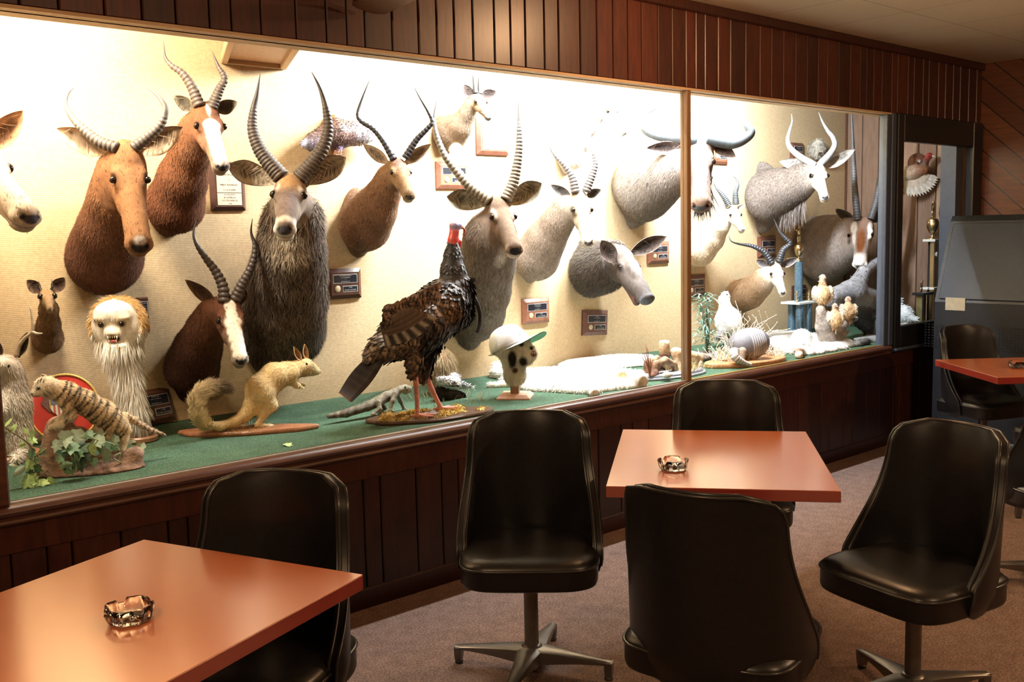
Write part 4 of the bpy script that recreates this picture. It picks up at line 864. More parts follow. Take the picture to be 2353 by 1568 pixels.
mount('oryx_head', 'brown and white gemsbok head with long straight horns at the far right end', 'trophy head', (1862, 575, 12, 78, .22), [(1893, 572, .16, 72), (1922, 560, .3, 62), (1950, 545, .42, 48)],
      (1984, 506, .56), (1974, 610), .42, wf=1.12, nose_w=1.4, ears=[(1919, 480), (2035, 480)], horns=[[(1969, 498), (1964, 430), (1960, 345), (1957, 266), (1955, 200)], [(2006, 498), (2014, 460), (2024, 400), (2036, 330), (2048, 250)]],
      c_body=(.40, .33, .29), c_neck=(.42, .34, .29), c_face=(.34, .13, .045), c_muz=(.85, .82, .78), c_under=(.6, .55, .5), c_nose=(.05, .05, .055),
      paints=[((.20, .13, .05), (.12, .055, .1), (.9, .88, .84), .25), ((.20, -.13, .05), (.12, .055, .1), (.9, .88, .84), .25), ((.44, .12, .02), (.20, .035, .1), (.9, .87, .82), .25), ((.44, -.12, .02), (.20, .035, .1), (.9, .87, .82), .25),
              ((.50, 0, .06), (.26, .075, .1), (.24, .085, .03), .25), ((.86, 0, -.06), (.15, .2, .16), (.88, .85, .8), .2), ((.36, .20, -.05), (.12, .04, .06), (.03, .025, .02), .3), ((.36, -.20, -.05), (.12, .04, .06), (.03, .025, .02), .3)],
      horn_kw=dict(r0=.05, rings=26, smooth_from=.55, c0=(.13, .13, .14), c1=(.2, .21, .24), depth=.09), ear_kw=dict(width=.2, c_out=(.4, .33, .28), c_in=(.06, .05, .045), c_rim=(.75, .7, .62)), furry=(7000, .014, .003))
# ================================================================ plaques
M_plq = wood('walnut_plaque', (.085, .032, .018), (.15, .062, .036), .35, attr=True, grain=(3, 3, 3))
M_plate = plain('black_engraved_plate', (.012, .013, .018), .3); M_silver = plain('silver_border', (.55, .53, .5), .4, .3); M_paper = plain('silver_paper', (.42, .37, .28), .55, .1)
M_medal = plain('bronze_medal', (.55, .47, .30), .4, .4, .3, 200)
def wall_plaque(u0, v0, u1, v1, label, tint=(1, 1, 1), lines=('SOUTH AFRICA',), award='SILVER AWARD', paper=False, tilt=0, off=0.03, year='1984', std=None):
    if std is None:
        a, b = U(u0, v0, off), U(u1, v1, off); cx, cz = (a[0]+b[0])/2, (U((u0+u1)/2, v0, off)[2]+U((u0+u1)/2, v1, off)[2])/2
        w = abs(b[0]-a[0]); h = abs(U((u0+u1)/2, v0, off)[2]-U((u0+u1)/2, v1, off)[2]); R = np.stack([V(math.cos(tilt), 0, math.sin(tilt)), V(-math.sin(tilt), 0, math.cos(tilt)), V(0, -1, 0)], 1); c = V(cx, YB, cz)
    else: c, R, w, h = std
    e = empty('award_plaque', c, label, 'plaque'); T = (R, c); d = .026
    m = MB(); bv = min(.022, w*.1)
    r = [np.array([(-w/2+q, -h/2+q, z), (w/2-q, -h/2+q, z), (w/2-q, h/2-q, z), (-w/2+q, h/2-q, z)])@R.T+c for q, z in ((0, .001), (0, d*.45), (bv, d), (bv, d))]
    m.loft(r[:3], col=tint); m.build('board', M_plq, e, smooth=False)
    def plate(x0, y0, x1, y1, texts, sizes, z=d, mat=M_plate, tm=M_silver, border=True):
        if border: q = MB(); q.box((x0, y0, z), (x1, y1, z+.0015), M=T); q.build('plate_border', mat=M_silver, parent=e, smooth=False)
        g = .0035 if border else 0; q = MB(); q.box((x0+g, y0+g, z), (x1-g, y1-g, z+.0025), M=T); pl = q.build('engraved_plate', mat, e, smooth=False)
        if texts:
            n = len(texts); tb = MB()
            for i, t in enumerate(texts):
                hh = (y1-y0-2*g)/n*.62*sizes[i]; tv, tf = text_mesh(t, hh*1.3)
                if not len(tv): continue
                ww = tv[:, 0].max()-tv[:, 0].min(); mx = (x1-x0)*.88; 
                if ww > mx: tv[:, :2] *= mx/ww
                yy = y1-g-(i+.5)*(y1-y0-2*g)/n; tv = tv+V((x0+x1)/2, yy, z+.003); tb.add(tv@R.T+c, tf)
            tb.build('lettering', tm, pl, smooth=False)
    iw, ih = w-2*bv, h-2*bv
    if paper:
        plate(-iw*.44, -ih*.46, iw*.44, -ih*.17, ['RECORD ENTRY', lines[0], 'SOUTH AFRICA', '1984'], [.7, 1, 1, .8], mat=M_paper, tm=M_plate, border=False)
        plate(-iw*.44, -ih*.155, iw*.44, ih*.46, ['', 'CERTIFICATE', 'OF', 'MERIT AWARDED', 'TO A HUNTER'], [1, .6, .4, .6, .5], mat=M_paper, tm=M_plate, border=False)
    else:
        plate(-iw*.44, ih*.02, iw*.44, ih*.42, [*lines[:2], '* * * * *', 'AWARDED TO'] if len(lines) > 1 else [lines[0], 'SOUTH AFRICA', '* * * * *', 'HUNTER'], [1, 1, .7, 1])
        plate(-iw*.10, -ih*.38, iw*.44, -ih*.10, [year, award], [1, 1])
        q = MB(); q.lathe([(.001, d), (ih*.15, d), (ih*.15, d+.002), (ih*.12, d+.004), (.001, d+.004)], c, 20, M=R); q.v[-1] = q.v[-1]-iw*.29*R[:, 0]-ih*.22*R[:, 1]; q.build('medal', M_medal, e)
    return e
wall_plaque(484, 372, 569, 484, 'walnut plaque with a silver certificate, behind the biggest waterbuck ear', (.5, .5, .6), ('BONTEBOK',), paper=True)
wall_plaque(753, 617, 835, 687, 'dark award plaque under the tan impala head with lyre horns', (.55, .5, .45), ('SOUTHERN IMPALA', 'SOUTH AFRICA'))
wall_plaque(1006, 372, 1083, 434, 'award plaque behind the curved left horn of the second waterbuck', (1.8, 1.6, 1.6), ('REEDBUCK', 'SOUTH AFRICA'))
wall_plaque(1098, 262, 1173, 356, 'plaque with a bright certificate, right of the small upright horned antelope', (1, .9, .9), ('ORIBI',), paper=True)
wall_plaque(1204, 686, 1267, 744, 'light brown award plaque above the green brimmed cap', (1.9, 1.9, 1.8), ('WHITE BLESBOK', 'SOUTH AFRICA'), award='GOLD AWARD')
wall_plaque(1343, 714, 1401, 771, 'greyish award plaque below the bushpig head', (1, 1.1, 1.4), ('BUSHPIG', 'SOUTH AFRICA'), tilt=-.06)
wall_plaque(1493, 555, 1542, 606, 'award plaque right of the bushpig ear', (1.5, 1.5, 1.5), ('WARTHOG', 'SOUTH AFRICA'), award='GOLD AWARD')
wall_plaque(1578, 632, 1625, 684, 'award plaque crossed by the tan mullion, above the leafy plant', (1, 1, 1), ('SPRINGBOK', 'SOUTH AFRICA'))
wall_plaque(1640, 322, 1676, 377, 'plaque hidden behind the right wildebeest ear, only its lower edge showing', (1.6, 1.5, 1.4), ('BLUE WILDEBEEST', 'SOUTH AFRICA'))
wall_plaque(1747, 544, 1787, 592, 'award plaque between the dark horns of the orange tan impala', (.9, .85, .9), ('NYALA', 'SOUTH AFRICA'))
wall_plaque(1826, 656, 1856, 702, 'dark award plaque behind the tall blue columned trophy', (.5, .5, .6), ('IMPALA', 'SOUTH AFRICA'))
wall_plaque(318, 684, 348, 766, 'dark walnut plaque half hidden behind the white bearded face', (.55, .5, .5), ('HARTEBEEST', 'SOUTH AFRICA'))
wall_plaque(1822, 328, 1849, 372, 'dark plaque behind the pale spiral horns of the nyala', (.8, .8, .9), ('KUDU', 'SOUTH AFRICA'))
# standing plaque that leans on the back wall, on the turf
pa_, pb_ = Z(322, 985, SILL), Z(402, 968, SILL)
dv = unit(V(*(pb_-pa_)[:2], 0)); nv = unit(np.cross(dv, V(0, 0, 1))); up_ = unit(V(0, 0, 1)-nv*.28); R_ = np.stack([dv, up_, np.cross(dv, up_)], 1); w_ = .205; h_ = .165
wall_plaque(0, 0, 0, 0, 'award plaque standing on the turf and leaning back, left of the drooping bontebok', (.85, .85, .85), ('BUSHBUCK', 'SOUTH AFRICA'), std=((pa_+pb_)/2+up_*h_/2+V(0, 0, .004), R_, w_, h_))
# ================================================================ helpers for the small animals
def world_blob(name, prims, mat, parent, vox, k, fr=None, paints=(), flow=V(0, 0, -1), extra=None, jitter=.06, planes=(), carve=(), ks=None, sel=None):
    v, f, C, N = blob(prims, vox, k, paints=paints, jitter=jitter, planes=planes, carve=carve, ks=ks)
    mb = MB(); mb.add(v, f.tolist(), C)
    if fr: fur(mb, v, f, C, N, fr[0], fr[1], fr[2], flow, lift=fr[3] if len(fr) > 3 else .3, bright=fr[4] if len(fr) > 4 else .25, sel=sel, droop=fr[5] if len(fr) > 5 else 0)
    if extra: extra(mb, v, f, C, N)
    return mb.build(name, mat, parent)
def on_turf(u, v): p = Z(u, v, SILL); p[2] = SILL-.004; return p
def at_y(u, v, y): d = ray(u, v); return CAM+d*(y/d[1])
def pts_y(lst, y, r=True):
    """pixel chain (u,v,rpx[,dy]) on the upright plane at world Y=y"""
    out = []
    for q in lst:
        p = at_y(q[0], q[1], y-(q[3] if len(q) > 3 else 0)); out.append((p, q[2]*mpp(p)))
    return out
def chain(pts, cols):
    pr = []; n = len(pts)
    for i in range(n-1):
        c = cols if np.ndim(cols[0]) == 0 else cols[min(i, len(cols)-1)]; pr.append(('c', pts[i][0], pts[i+1][0], pts[i][1], pts[i+1][1], tuple(c)))
    return pr
I3 = np.eye(3)
M_feather = vcol('feathers', .55, .35, 40, .5, (1, 1, .4), .35)
M_rock = vcol('rough_base', .9, .35, 25, .9, (1, 1, 1), .2, .02)
M_basewood = wood('varnished_base_wood', (.22, .105, .05), (.36, .19, .10), .4, attr=True)
M_leaf = vcol('plant_leaves', .5, .18, 50, .1, spec=.4)
M_straw = vcol('dry_grass', .8, .2, 50, 0)
def oval(c, rx, ry, z0, z1, ang, col, name='base', mat=None, parent=None, wob=0, n=40, bevel=.006):
    th = np.linspace(0, 2*math.pi, n, endpoint=False); w = 1+wob*np.sin(3*th+1)+wob*.6*np.sin(7*th); ca, sa = math.cos(ang), math.sin(ang)
    x, y = rx*w*np.cos(th), ry*w*np.sin(th); P = np.stack([c[0]+ca*x-sa*y, c[1]+sa*x+ca*y], 1); m = MB(); m.prism(P, z0, z1, col, bevel=bevel); return m.build(name, mat or M_basewood, parent, auto=40)
def blades(mb, c, n, h, spread, w, cols, lean=.4, seed=None):
    for _ in range(n):
        a = rng.uniform(0, 6.28); r = spread*math.sqrt(rng.random()); p = np.asarray(c)+V(r*math.cos(a), r*math.sin(a), 0); hh = h*rng.uniform(.5, 1.1); d = unit(V(math.cos(a)*lean*rng.random(), math.sin(a)*lean*rng.random(), 1)+rng.normal(0, .12, 3))
        q = p+d*hh*.55; e = q+unit(d+V(math.cos(a), math.sin(a), -.4)*.5*rng.random())*hh*.5; s = unit(np.cross(d, FWD)+rng.normal(0, .3, 3))*w/2; col = np.array(cols[rng.integers(len(cols))])*rng.uniform(.75, 1.2)
        mb.add([p-s, p+s, q+s*.7, q-s*.7, e], [(0, 1, 2, 3), (3, 2, 4)], col)
# ================================================================ animals and ornaments standing on the turf
def eyes_at(parent, lst, r, y=None, toward=.0):
    for p in lst: MB().ball(p, r, 12).build('eye', M_eye, parent)
def hairs(mb, roots, dirs, ln, w, cols, jit=.15, droop=.3):
    for p, d in zip(roots, dirs):
        d = unit(np.asarray(d)+rng.normal(0, jit, 3)); L = ln*rng.uniform(.6, 1.2); q = p+d*L*.5; e = q+unit(d+V(0, 0, -droop))*L*.5; s = unit(np.cross(d, FWD)+rng.normal(0, .2, 3))*w/2; c = np.array(cols[rng.integers(len(cols))])*rng.uniform(.85, 1.1)
        mb.add([p-s, p+s, q+s*.8, q-s*.8, e], [(0, 1, 2, 3), (3, 2, 4)], c)
TOC = -FWD   # towards the room
# ---- white bearded novelty face on a round foot
b0 = on_turf(322, 1012); y0 = b0[1]+.02
e = empty('bearded_face_mount', b0, 'white furry face with fangs, orange hair rim and long white beard, on a round foot', 'novelty mount')
oval(b0, .075, .075, SILL-.004, SILL+.022, 0, (1, 1, 1), parent=e)
P_ = lambda u, v, d=0: at_y(u, v, y0-d); W1 = (.85, .80, .70); OR = (.62, .36, .13)
m_ = mpp(P_(272, 745)); fr_ = frame(V(0, 0, 1), RC)   # columns: right, toward, up
Bf = np.stack([unit(V(RC[0], RC[1], 0)), unit(V(-FWD[0], -FWD[1], 0)), V(0, 0, 1)], 1); tw = Bf[:, 1]
C0 = P_(272, 748)
K_ = lambda u, v: C0+(u-272)*m_*Bf[:, 0]-(v-748)*m_*V(0, 0, 1)
pr = [('e', C0, Bf, (60*m_, 46*m_, 62*m_), W1), ('e', K_(272, 720)+tw*18*m_, Bf, (46*m_, 36*m_, 30*m_), W1), ('e', K_(276, 762)+tw*42*m_, Bf, (17*m_, 14*m_, 12*m_), (.8, .68, .55)), ('e', K_(278, 792)+tw*30*m_, Bf, (26*m_, 20*m_, 10*m_), W1),
      ('c', K_(272, 790), K_(284, 860), 34*m_, 27*m_, W1), ('c', K_(284, 860), K_(298, 940), 27*m_, 22*m_, W1), ('c', K_(298, 940), b0+V(0, 0, .04), 20*m_, 14*m_, W1)]
pr += [('e', K_(u, 728)+tw*42*m_, Bf, (15*m_, 7*m_, 5*m_), (.7, .5, .25)) for u in (250, 298)]
pt = [(K_(u, 742)+tw*48*m_, Bf, (11*m_, 14*m_, 7*m_), (.45, .3, .14), .4) for u in (251, 297)]+[(K_(277, 775)+tw*50*m_, Bf, (14*m_, 26*m_, 9*m_), (.14, .03, .02), .2)]
cv = [('e', K_(277, 775)+tw*50*m_, Bf, (12*m_, 20*m_, 7.5*m_), (0, 0, 0))]
def bx(mb, v, f, C, N):
    up = (v-C0)@V(0, 0, 1)
    for _ in range(3000):
        a = math.radians(rng.uniform(-12, 192)); r_ = rng.uniform(50, 60); rd = math.cos(a)*Bf[:, 0]+math.sin(a)*1.06*V(0, 0, 1); p = C0+rd*r_*m_+tw*rng.uniform(-26, 20)*m_; tg = -math.sin(a)*Bf[:, 0]+math.cos(a)*V(0, 0, 1); tg = tg if tg[2] < 0 else -tg
        hairs(mb, [p], [rd*.55+tg*.8+tw*.15], .028, .0024, [OR, (.7, .42, .16), (.78, .55, .28)], .15, .2)
    low = np.where((up < -34*m_))[0]; ch = rng.choice(low, 3400); hairs(mb, v[ch], [N[i]*.28+V(0, 0, -1) for i in ch], .075, .0024, [(.86, .82, .74), (.75, .66, .52), (.9, .88, .84)], .12, .3)
    ch = rng.choice(np.where((up > -50*m_) & (up < 0) & (np.abs((v-C0)@Bf[:, 0]) > 46*m_) & (((v-C0)@tw) < 20*m_))[0], 700); hairs(mb, v[ch], [N[i]*.5+V(0, 0, -.8) for i in ch], .024, .0024, [(.88, .84, .76), (.86, .80, .68)], .15, .3)
world_blob('face', pr, M_longfur, e, .0048, .02, (3500, .010, .002, .2, .06), paints=pt, flow=V(0, 0, -1), extra=bx, carve=cv, jitter=.03, sel=lambda Q: np.min([np.linalg.norm((Q-K_(u, 742)-tw*46*m_), axis=1) for u in (251, 297)]+[np.linalg.norm(Q-K_(277, 772)-tw*50*m_, axis=1)], axis=0) > 15*m_)
eyes_at(e, [K_(251, 742)+tw*46*m_, K_(297, 741)+tw*46*m_], 6.5*m_)
t = MB()
for u, s in ((267, 1), (287, 1), (272, .6), (277, .6), (282, .6)): t.tube([K_(u, 767.5)+tw*51*m_, K_(u+.3, 768+9*s)+tw*52*m_], [1.9*m_, .4*m_], 6)
for u in (269, 285): t.tube([K_(u, 784)+tw*50*m_, K_(u, 776)+tw*52*m_], [1.7*m_, .4*m_], 6)
t.build('teeth', M_white_teeth, e)
MB().ball(K_(277, 779)+tw*47*m_, (8*m_, 4*m_, 3*m_), 10, M=Bf).build('tongue', plain('pink_tongue', (.55, .12, .10), .35), e)
# ---- antlered rabbit
b0 = on_turf(40, 1056); y0 = b0[1]+.04
e = empty('antlered_rabbit', b0, 'mounted rabbit sitting upright with small antlers, at the far left of the turf', 'mounted rabbit')
oval(b0+V(-.03, .05, 0), .14, .10, SILL-.004, SILL+.02, .3, (1.6, 1.6, 1.5), parent=e)
m_ = mpp(P_(20, 920)); C0 = P_(20, 900); R_k = lambda u, v: C0+(u-20)*m_*Bf[:, 0]-(v-900)*m_*V(0, 0, 1); G1 = (.40, .33, .26); WH = (.78, .72, .62)
pr = [('c', R_k(12, 1010), R_k(12, 930), 50*m_, 52*m_, WH), ('c', R_k(12, 930), R_k(22, 868), 52*m_, 37*m_, G1), ('c', R_k(-18, 1020), R_k(-14, 960), 48*m_, 40*m_, G1), ('e', R_k(22, 845)+tw*10*m_, Bf, (33*m_, 36*m_, 32*m_), G1), ('e', R_k(24, 832)+tw*38*m_, Bf, (22*m_, 16*m_, 15*m_), (.75, .68, .58)),
      ('c', R_k(28, 905)+tw*34*m_, R_k(30, 935)+tw*62*m_, 11*m_, 9*m_, WH), ('c', R_k(-4, 905)+tw*34*m_, R_k(-4, 938)+tw*62*m_, 11*m_, 9*m_, WH), ('c', R_k(48, 1040)+tw*20*m_, R_k(54, 1046)+tw*60*m_, 12*m_, 11*m_, WH)]
world_blob('body', pr, M_longfur, e, .0055, .02, (9000, .020, .0026, .35, .22), flow=V(0, 0, -1), sel=lambda Q: np.where(Q[:, 2] > R_k(20, 870)[2], .12, 1.0), paints=[(R_k(10, 930)+tw*40*m_, Bf, (38*m_, 40*m_, 40*m_), (.85, .8, .7), .4)])
eyes_at(e, [R_k(6, 836)+tw*39*m_, R_k(42, 836)+tw*39*m_], 5.5*m_)
MB().ball(R_k(25, 836)+tw*56*m_, (6*m_, 4*m_, 4.5*m_), 10, M=Bf).build('nose', M_skin if False else plain('dark_nose', (.06, .04, .035), .4), e)
for (bb, tt) in (((8, 822), (-6, 772)), ((46, 822), (74, 764))):
    m = MB(); ear_mesh(m, R_k(*bb), R_k(*tt), 24*m_, tw, (.30, .24, .18), (.10, .07, .05), (.4, .33, .25), cup=.5); m.build('ear', M_fur, e, auto=60)
for pts_ in (((44, 818), (52, 795), (66, 778), (84, 762), (86, 735), (84, 706)), ((-4, 818), (-14, 795), (-24, 770), (-30, 735))):
    m = MB(); m.tube(spline([R_k(*q)+tw*.0 for q in pts_], 6), np.linspace(6.5*m_, 1.6*m_, 6*(len(pts_)-1)+1), 10, (.42, .33, .22))
    if pts_[0][0] > 0: m.tube(spline([R_k(84, 764), R_k(95, 768), R_k(107, 768)], 5), np.linspace(4.5*m_, 1.8*m_, 11), 8, (.4, .33, .24))
    m.build('antler', M_horn, e)
# ---- round red emblem leaning on the back wall
c0 = U(148, 938, .10); m_ = mpp(c0); Rm = np.stack([V(1, 0, 0), unit(V(0, .12, 1)), unit(np.cross(V(1, 0, 0), V(0, .12, 1)))], 1); RR = 78*m_
c0[2] = SILL+RR*.99-.003
e = empty('round_emblem', (c0[0], c0[1], SILL), 'round red emblem with a striped shield and gold rope rim, leaning behind the tiger cub', 'emblem')
MB().lathe([(.001, -.008), (RR, -.008), (RR, .004), (.001, .004)], c0, 48, M=Rm).build('disc', plain('red_enamel', (.62, .05, .035), .4), e, auto=40)
q = MB(); th = np.linspace(0, 2*math.pi, 120); q.tube([c0+Rm@V(RR*.985*math.cos(a), RR*.985*math.sin(a), .004)*1.0 for a in th], [RR*.035*(1+.25*math.sin(60*a)) for a in th], 8, caps=False); q.build('rope_rim', plain('gold_paint', (.75, .50, .12), .4), e)
# a brown continent-like patch and the striped shield on it
pol = [(-.55, .55), (-.2, .72), (.25, .66), (.5, .5), (.62, .2), (.45, -.05), (.3, -.35), (.15, -.75), (-.05, -.85), (-.2, -.5), (-.25, -.15), (-.5, -.05), (-.7, .2)]
q = MB(); q.prism(np.array(pol)*RR*.9, .004, .008, M=(Rm, c0)); q.build('brown_relief', plain('brown_felt', (.20, .10, .075), .9, 0, .3, 150, .3), e, smooth=False)
def shield_poly(w, h): return np.array([(-w, h*.72), (-w*.5, h*.86), (0, h*.72), (w*.5, h*.86), (w, h*.72), (w, .0), (w*.75, -h*.45), (0, -h), (-w*.75, -h*.45), (-w, 0)])
sc_ = c0+Rm@V(-.12*RR, .05*RR, 0); q = MB(); q.prism(shield_poly(.30*RR, .32*RR), .008, .011, M=(Rm, sc_)); s1 = q.build('shield', plain('gold_paint', (0, 0, 0)), e, smooth=False)
q = MB(); q.box((-.27*RR, .08*RR, .011), (.27*RR, .24*RR, .0125), M=(Rm, sc_)); q.build('shield_top', plain('slate_blue', (.16, .19, .26), .5), s1, smooth=False)
q = MB()
for i in range(9):
    x0, x1 = (-.27+.06*i)*RR, (-.27+.06*(i+1))*RR; lo = lambda x: -.29*RR*(1-(abs(x)/(.31*RR))**1.7)
    q.add([sc_+Rm@V(x0, lo(x0), .0118), sc_+Rm@V(x1, lo(x1), .0118), sc_+Rm@V(x1, .08*RR, .0118), sc_+Rm@V(x0, .08*RR, .0118)], [(0, 1, 2, 3)], (.85, .8, .68) if i % 2 == 0 else (.62, .16, .10))
q.build('stripes', vcol('painted_stripes', .5, .05, 30, 0), s1, smooth=False)
# ---- log with ivy, and the tiger cub standing on it
lc = on_turf(212, 1086); ang = math.atan2(*(on_turf(320, 1075)-on_turf(100, 1095))[[1, 0]]); ux = V(math.cos(ang), math.sin(ang), 0); uy = V(-ux[1], ux[0], 0); m_ = mpp(lc)
e = empty('ivy_covered_log', lc, 'brown driftwood log base with ivy leaves under the tiger cub', 'log')
BR = (.20, .115, .075); B2 = (.30, .19, .13); lb_ = lc+uy*.05
pr = [('e', lb_+V(0, 0, .0), np.stack([ux, uy, V(0, 0, 1)], 1), (118*m_, .10, .03), BR), ('c', lb_-ux*80*m_+V(0, 0, .01), lb_-ux*66*m_+V(0, 0, .165)+uy*.02, .07, .052, B2), ('c', lb_-ux*40*m_+V(0, 0, .02), lb_-ux*30*m_+V(0, 0, .12)+uy*.03, .06, .05, BR),
      ('c', lb_+ux*10*m_, lb_+ux*70*m_+V(0, 0, .01), .055, .045, BR), ('c', lb_+ux*70*m_+V(0, 0, .0), lb_+ux*92*m_+V(0, 0, .045), .04, .035, B2), ('c', lb_+ux*30*m_+uy*.03+V(0, 0, .02), lb_+ux*88*m_+uy*.05+V(0, 0, .03), .04, .035, B2)]
world_blob('log', pr, M_rock, e, .0065, .02, jitter=.18, planes=[(V(0, 0, SILL-.004), V(0, 0, -1))], carve=[('e', lb_+ux*52*m_-uy*.045+V(0, 0, .05), I3, (.035, .03, .018), BR)])
def ivy_leaf(mb, c, size, nrm, upd, col, plain_=False):
    z = unit(nrm); y = unit(np.asarray(upd)-np.dot(upd, z)*z); x = np.cross(y, z)
    o = [(0, -.45), (.25, -.5), (.5, -.2), (.38, 0), (.52, .22), (.22, .24), (0, .62), (-.22, .24), (-.52, .22), (-.38, 0), (-.5, -.2), (-.25, -.5)] if not plain_ else [(0, -.5), (.2, -.3), (.28, 0), (.18, .3), (0, .6), (-.18, .3), (-.28, 0), (-.2, -.3)]
    v = [c]+[c+size*(a*x+b*y+(-.35*(a*a)+.0)*z) for a, b in o]; n = len(o); vein = np.array(col)*1.35
    mb.add(v, [(0, i+1, (i+1) % n+1) for i in range(n)], np.array([vein]+[col]*n))
lv = MB(); LC = {'g': (.10, .19, .09), 'd': (.035, .085, .045), 'p': (.30, .38, .27), 'y': (.33, .46, .16)}
for u, v, s, k_, d in ((150, 1008, 34, 'p', .12), (176, 1005, 34, 'p', .11), (143, 1042, 34, 'd', .12), (163, 1030, 34, 'g', .14), (186, 1030, 34, 'd', .12), (152, 1015, 30, 'p', .13), (170, 1058, 34, 'd', .13), (186, 1070, 30, 'd', .13), (150, 1070, 26, 'g', .12), (205, 1035, 28, 'y', .12), (222, 1016, 34, 'p', .10), (240, 1045, 38, 'p', .12), (232, 1030, 20, 'g', .1), (262, 1012, 24, 'p', .07), (300, 1015, 20, 'p', .03), (320, 1030, 28, 'p', .03),
                     (130, 1025, 26, 'p', .12), (178, 1045, 26, 'g', .14), (205, 1000, 24, 'g', .08), (230, 1000, 24, 'p', .06), (196, 1052, 24, 'd', .13), (160, 1082, 22, 'g', .12), (262, 1030, 16, 'g', .1), (140, 1055, 20, 'g', .13), (215, 1062, 20, 'g', .13), (285, 1060, 14, 'y', .05)):
    p = at_y(u, v, lc[1]+.06-d); ivy_leaf(lv, p, s*m_*1.1, unit(TOC+rng.normal(0, .35, 3)+V(0, 0, .3)), V(rng.normal(0, .7), 0, -1), LC[k_])
for pts_ in (((200, 1000, .1), (225, 1012, .1), (258, 1020, .1), (275, 1035, .09)), ((150, 1020, .13), (170, 1045, .14), (175, 1080, .13)), ((262, 1055, .1), (285, 1066, .09), (312, 1070, .06)), ((262, 1048, .1), (277, 1042, .09), (272, 1062, .08))): lv.tube(spline([at_y(a, b, lc[1]+.06-c) for a, b, c in pts_], 5), 1.6*m_, 6, (.30, .36, .16))
lv.build('ivy', M_leaf, e, smooth=False)
lvx = on_turf(75, 1118); e = empty('leafy_vine', lvx, 'pale green leafy vine trailing over the turf at the lower left corner of the case', 'vine'); q = MB(); stem = MB()
yv = lvx[1]+.02
for u, v, s, k_ in ((3, 968, 18, 'y'), (18, 972, 22, 'y'), (30, 985, 22, 'y'), (8, 1000, 18, 'g'), (52, 1022, 18, 'y'), (58, 990, 16, 'y'), (72, 1000, 20, 'y'), (76, 1012, 18, 'y'), (72, 1045, 24, 'g'), (66, 1070, 24, 'y'), (86, 1080, 22, 'g'), (68, 1090, 18, 'g'), (45, 1082, 28, 'p'), (62, 1108, 30, 'y'), (76, 1102, 22, 'y'), (85, 1112, 20, 'y'), (68, 1120, 26, 'y'), (100, 1118, 24, 'y'), (116, 1120, 18, 'y'), (30, 1070, 16, 'p'), (78, 1060, 20, 'g'), (98, 1040, 14, 'g')):
    p = at_y(u, v, yv-(.02 if v > 1090 else 0)); p[2] = max(p[2], SILL+.006); ivy_leaf(q, p, s*m_*1.15, unit(TOC+rng.normal(0, .4, 3)+V(0, 0, .4)), V(rng.normal(0, .8), 0, -1), LC[k_], u < 60)
q.build('leaves', M_leaf, e, smooth=False)
for pts_ in (((-6, 960), (15, 985), (50, 1008), (72, 1028), (80, 1050), (76, 1080), (70, 1112)), ((80, 1050), (95, 1040), (108, 1030)), ((72, 1100), (95, 1116), (122, 1121))): stem.tube(spline([at_y(a, b, yv) for a, b in pts_], 5), 1.5*m_, 6, (.25, .22, .10))
stem.build('stem', M_straw, e)
# small green sprig behind the paw
# tiger cub
y0 = lc[1]+.045; P_ = lambda u, v, d=0: at_y(u, v, y0-d); e = empty('tiger_cub', lc+V(0, .03, .05), 'mounted striped tiger cub stepping down to the left over the log', 'mounted tiger cub')
TG = (.72, .54, .32); TW = (.80, .70, .52); TD = (.045, .033, .025); near = lambda p, d: p+tw*d*m_
pr = [('c', P_(152, 905), P_(195, 925), 27*m_, 27*m_, TG), ('c', P_(195, 925), P_(235, 950), 27*m_, 30*m_, TG), ('c', P_(235, 950), P_(268, 972), 30*m_, 25*m_, TG), ('c', P_(110, 890), P_(150, 905), 21*m_, 25*m_, TG),
      ('e', P_(104, 886), Bf, (24*m_, 22*m_, 20*m_), TW), ('c', P_(95, 894)+tw*4*m_, P_(82, 904)+tw*4*m_, 12*m_, 7.5*m_, TW), ('e', P_(92, 902), Bf, (13*m_, 11*m_, 6*m_), TW),
      ('c', near(P_(158, 925), 16), near(P_(172, 950), 18), 14*m_, 11*m_, TG), ('c', near(P_(172, 950), 18), near(P_(140, 974), 14), 10*m_, 7*m_, TW), ('c', near(P_(140, 974), 14), near(P_(122, 980), 12), 8*m_, 6*m_, TW), ('c', near(P_(152, 928), -14), near(P_(148, 960), -8), 12*m_, 8*m_, TG), ('c', near(P_(148, 960), -8), near(P_(128, 968), -8), 7*m_, 6*m_, TW),
      ('c', near(P_(262, 978), 12), near(P_(252, 1000), 18), 18*m_, 8*m_, TG), ('c', near(P_(272, 975), 8), near(P_(292, 985), 12), 16*m_, 12*m_, TG), ('c', near(P_(292, 985), 12), near(P_(290, 1008), 14), 11*m_, 8*m_, TG), ('c', near(P_(290, 1008), 14), near(P_(286, 1036), 16), 8*m_, 6.5*m_, TW), ('c', near(P_(262, 985), -14), near(P_(266, 1015), -10), 12*m_, 7*m_, TG)]
tl = [P_(288, 955), P_(305, 965), P_(325, 978), P_(350, 990), P_(379, 999)]; rr_ = [8, 6.5, 5.5, 4.2, 2.4]
pr += [('c', tl[i], tl[i+1], rr_[i]*m_, rr_[i+1]*m_, TG if i < 1 else (.66, .5, .34)) for i in range(4)]
ax = unit(P_(268, 972)-P_(152, 905)); pn_ = np.stack([ax, tw, np.cross(ax, tw)], 1); pt = []
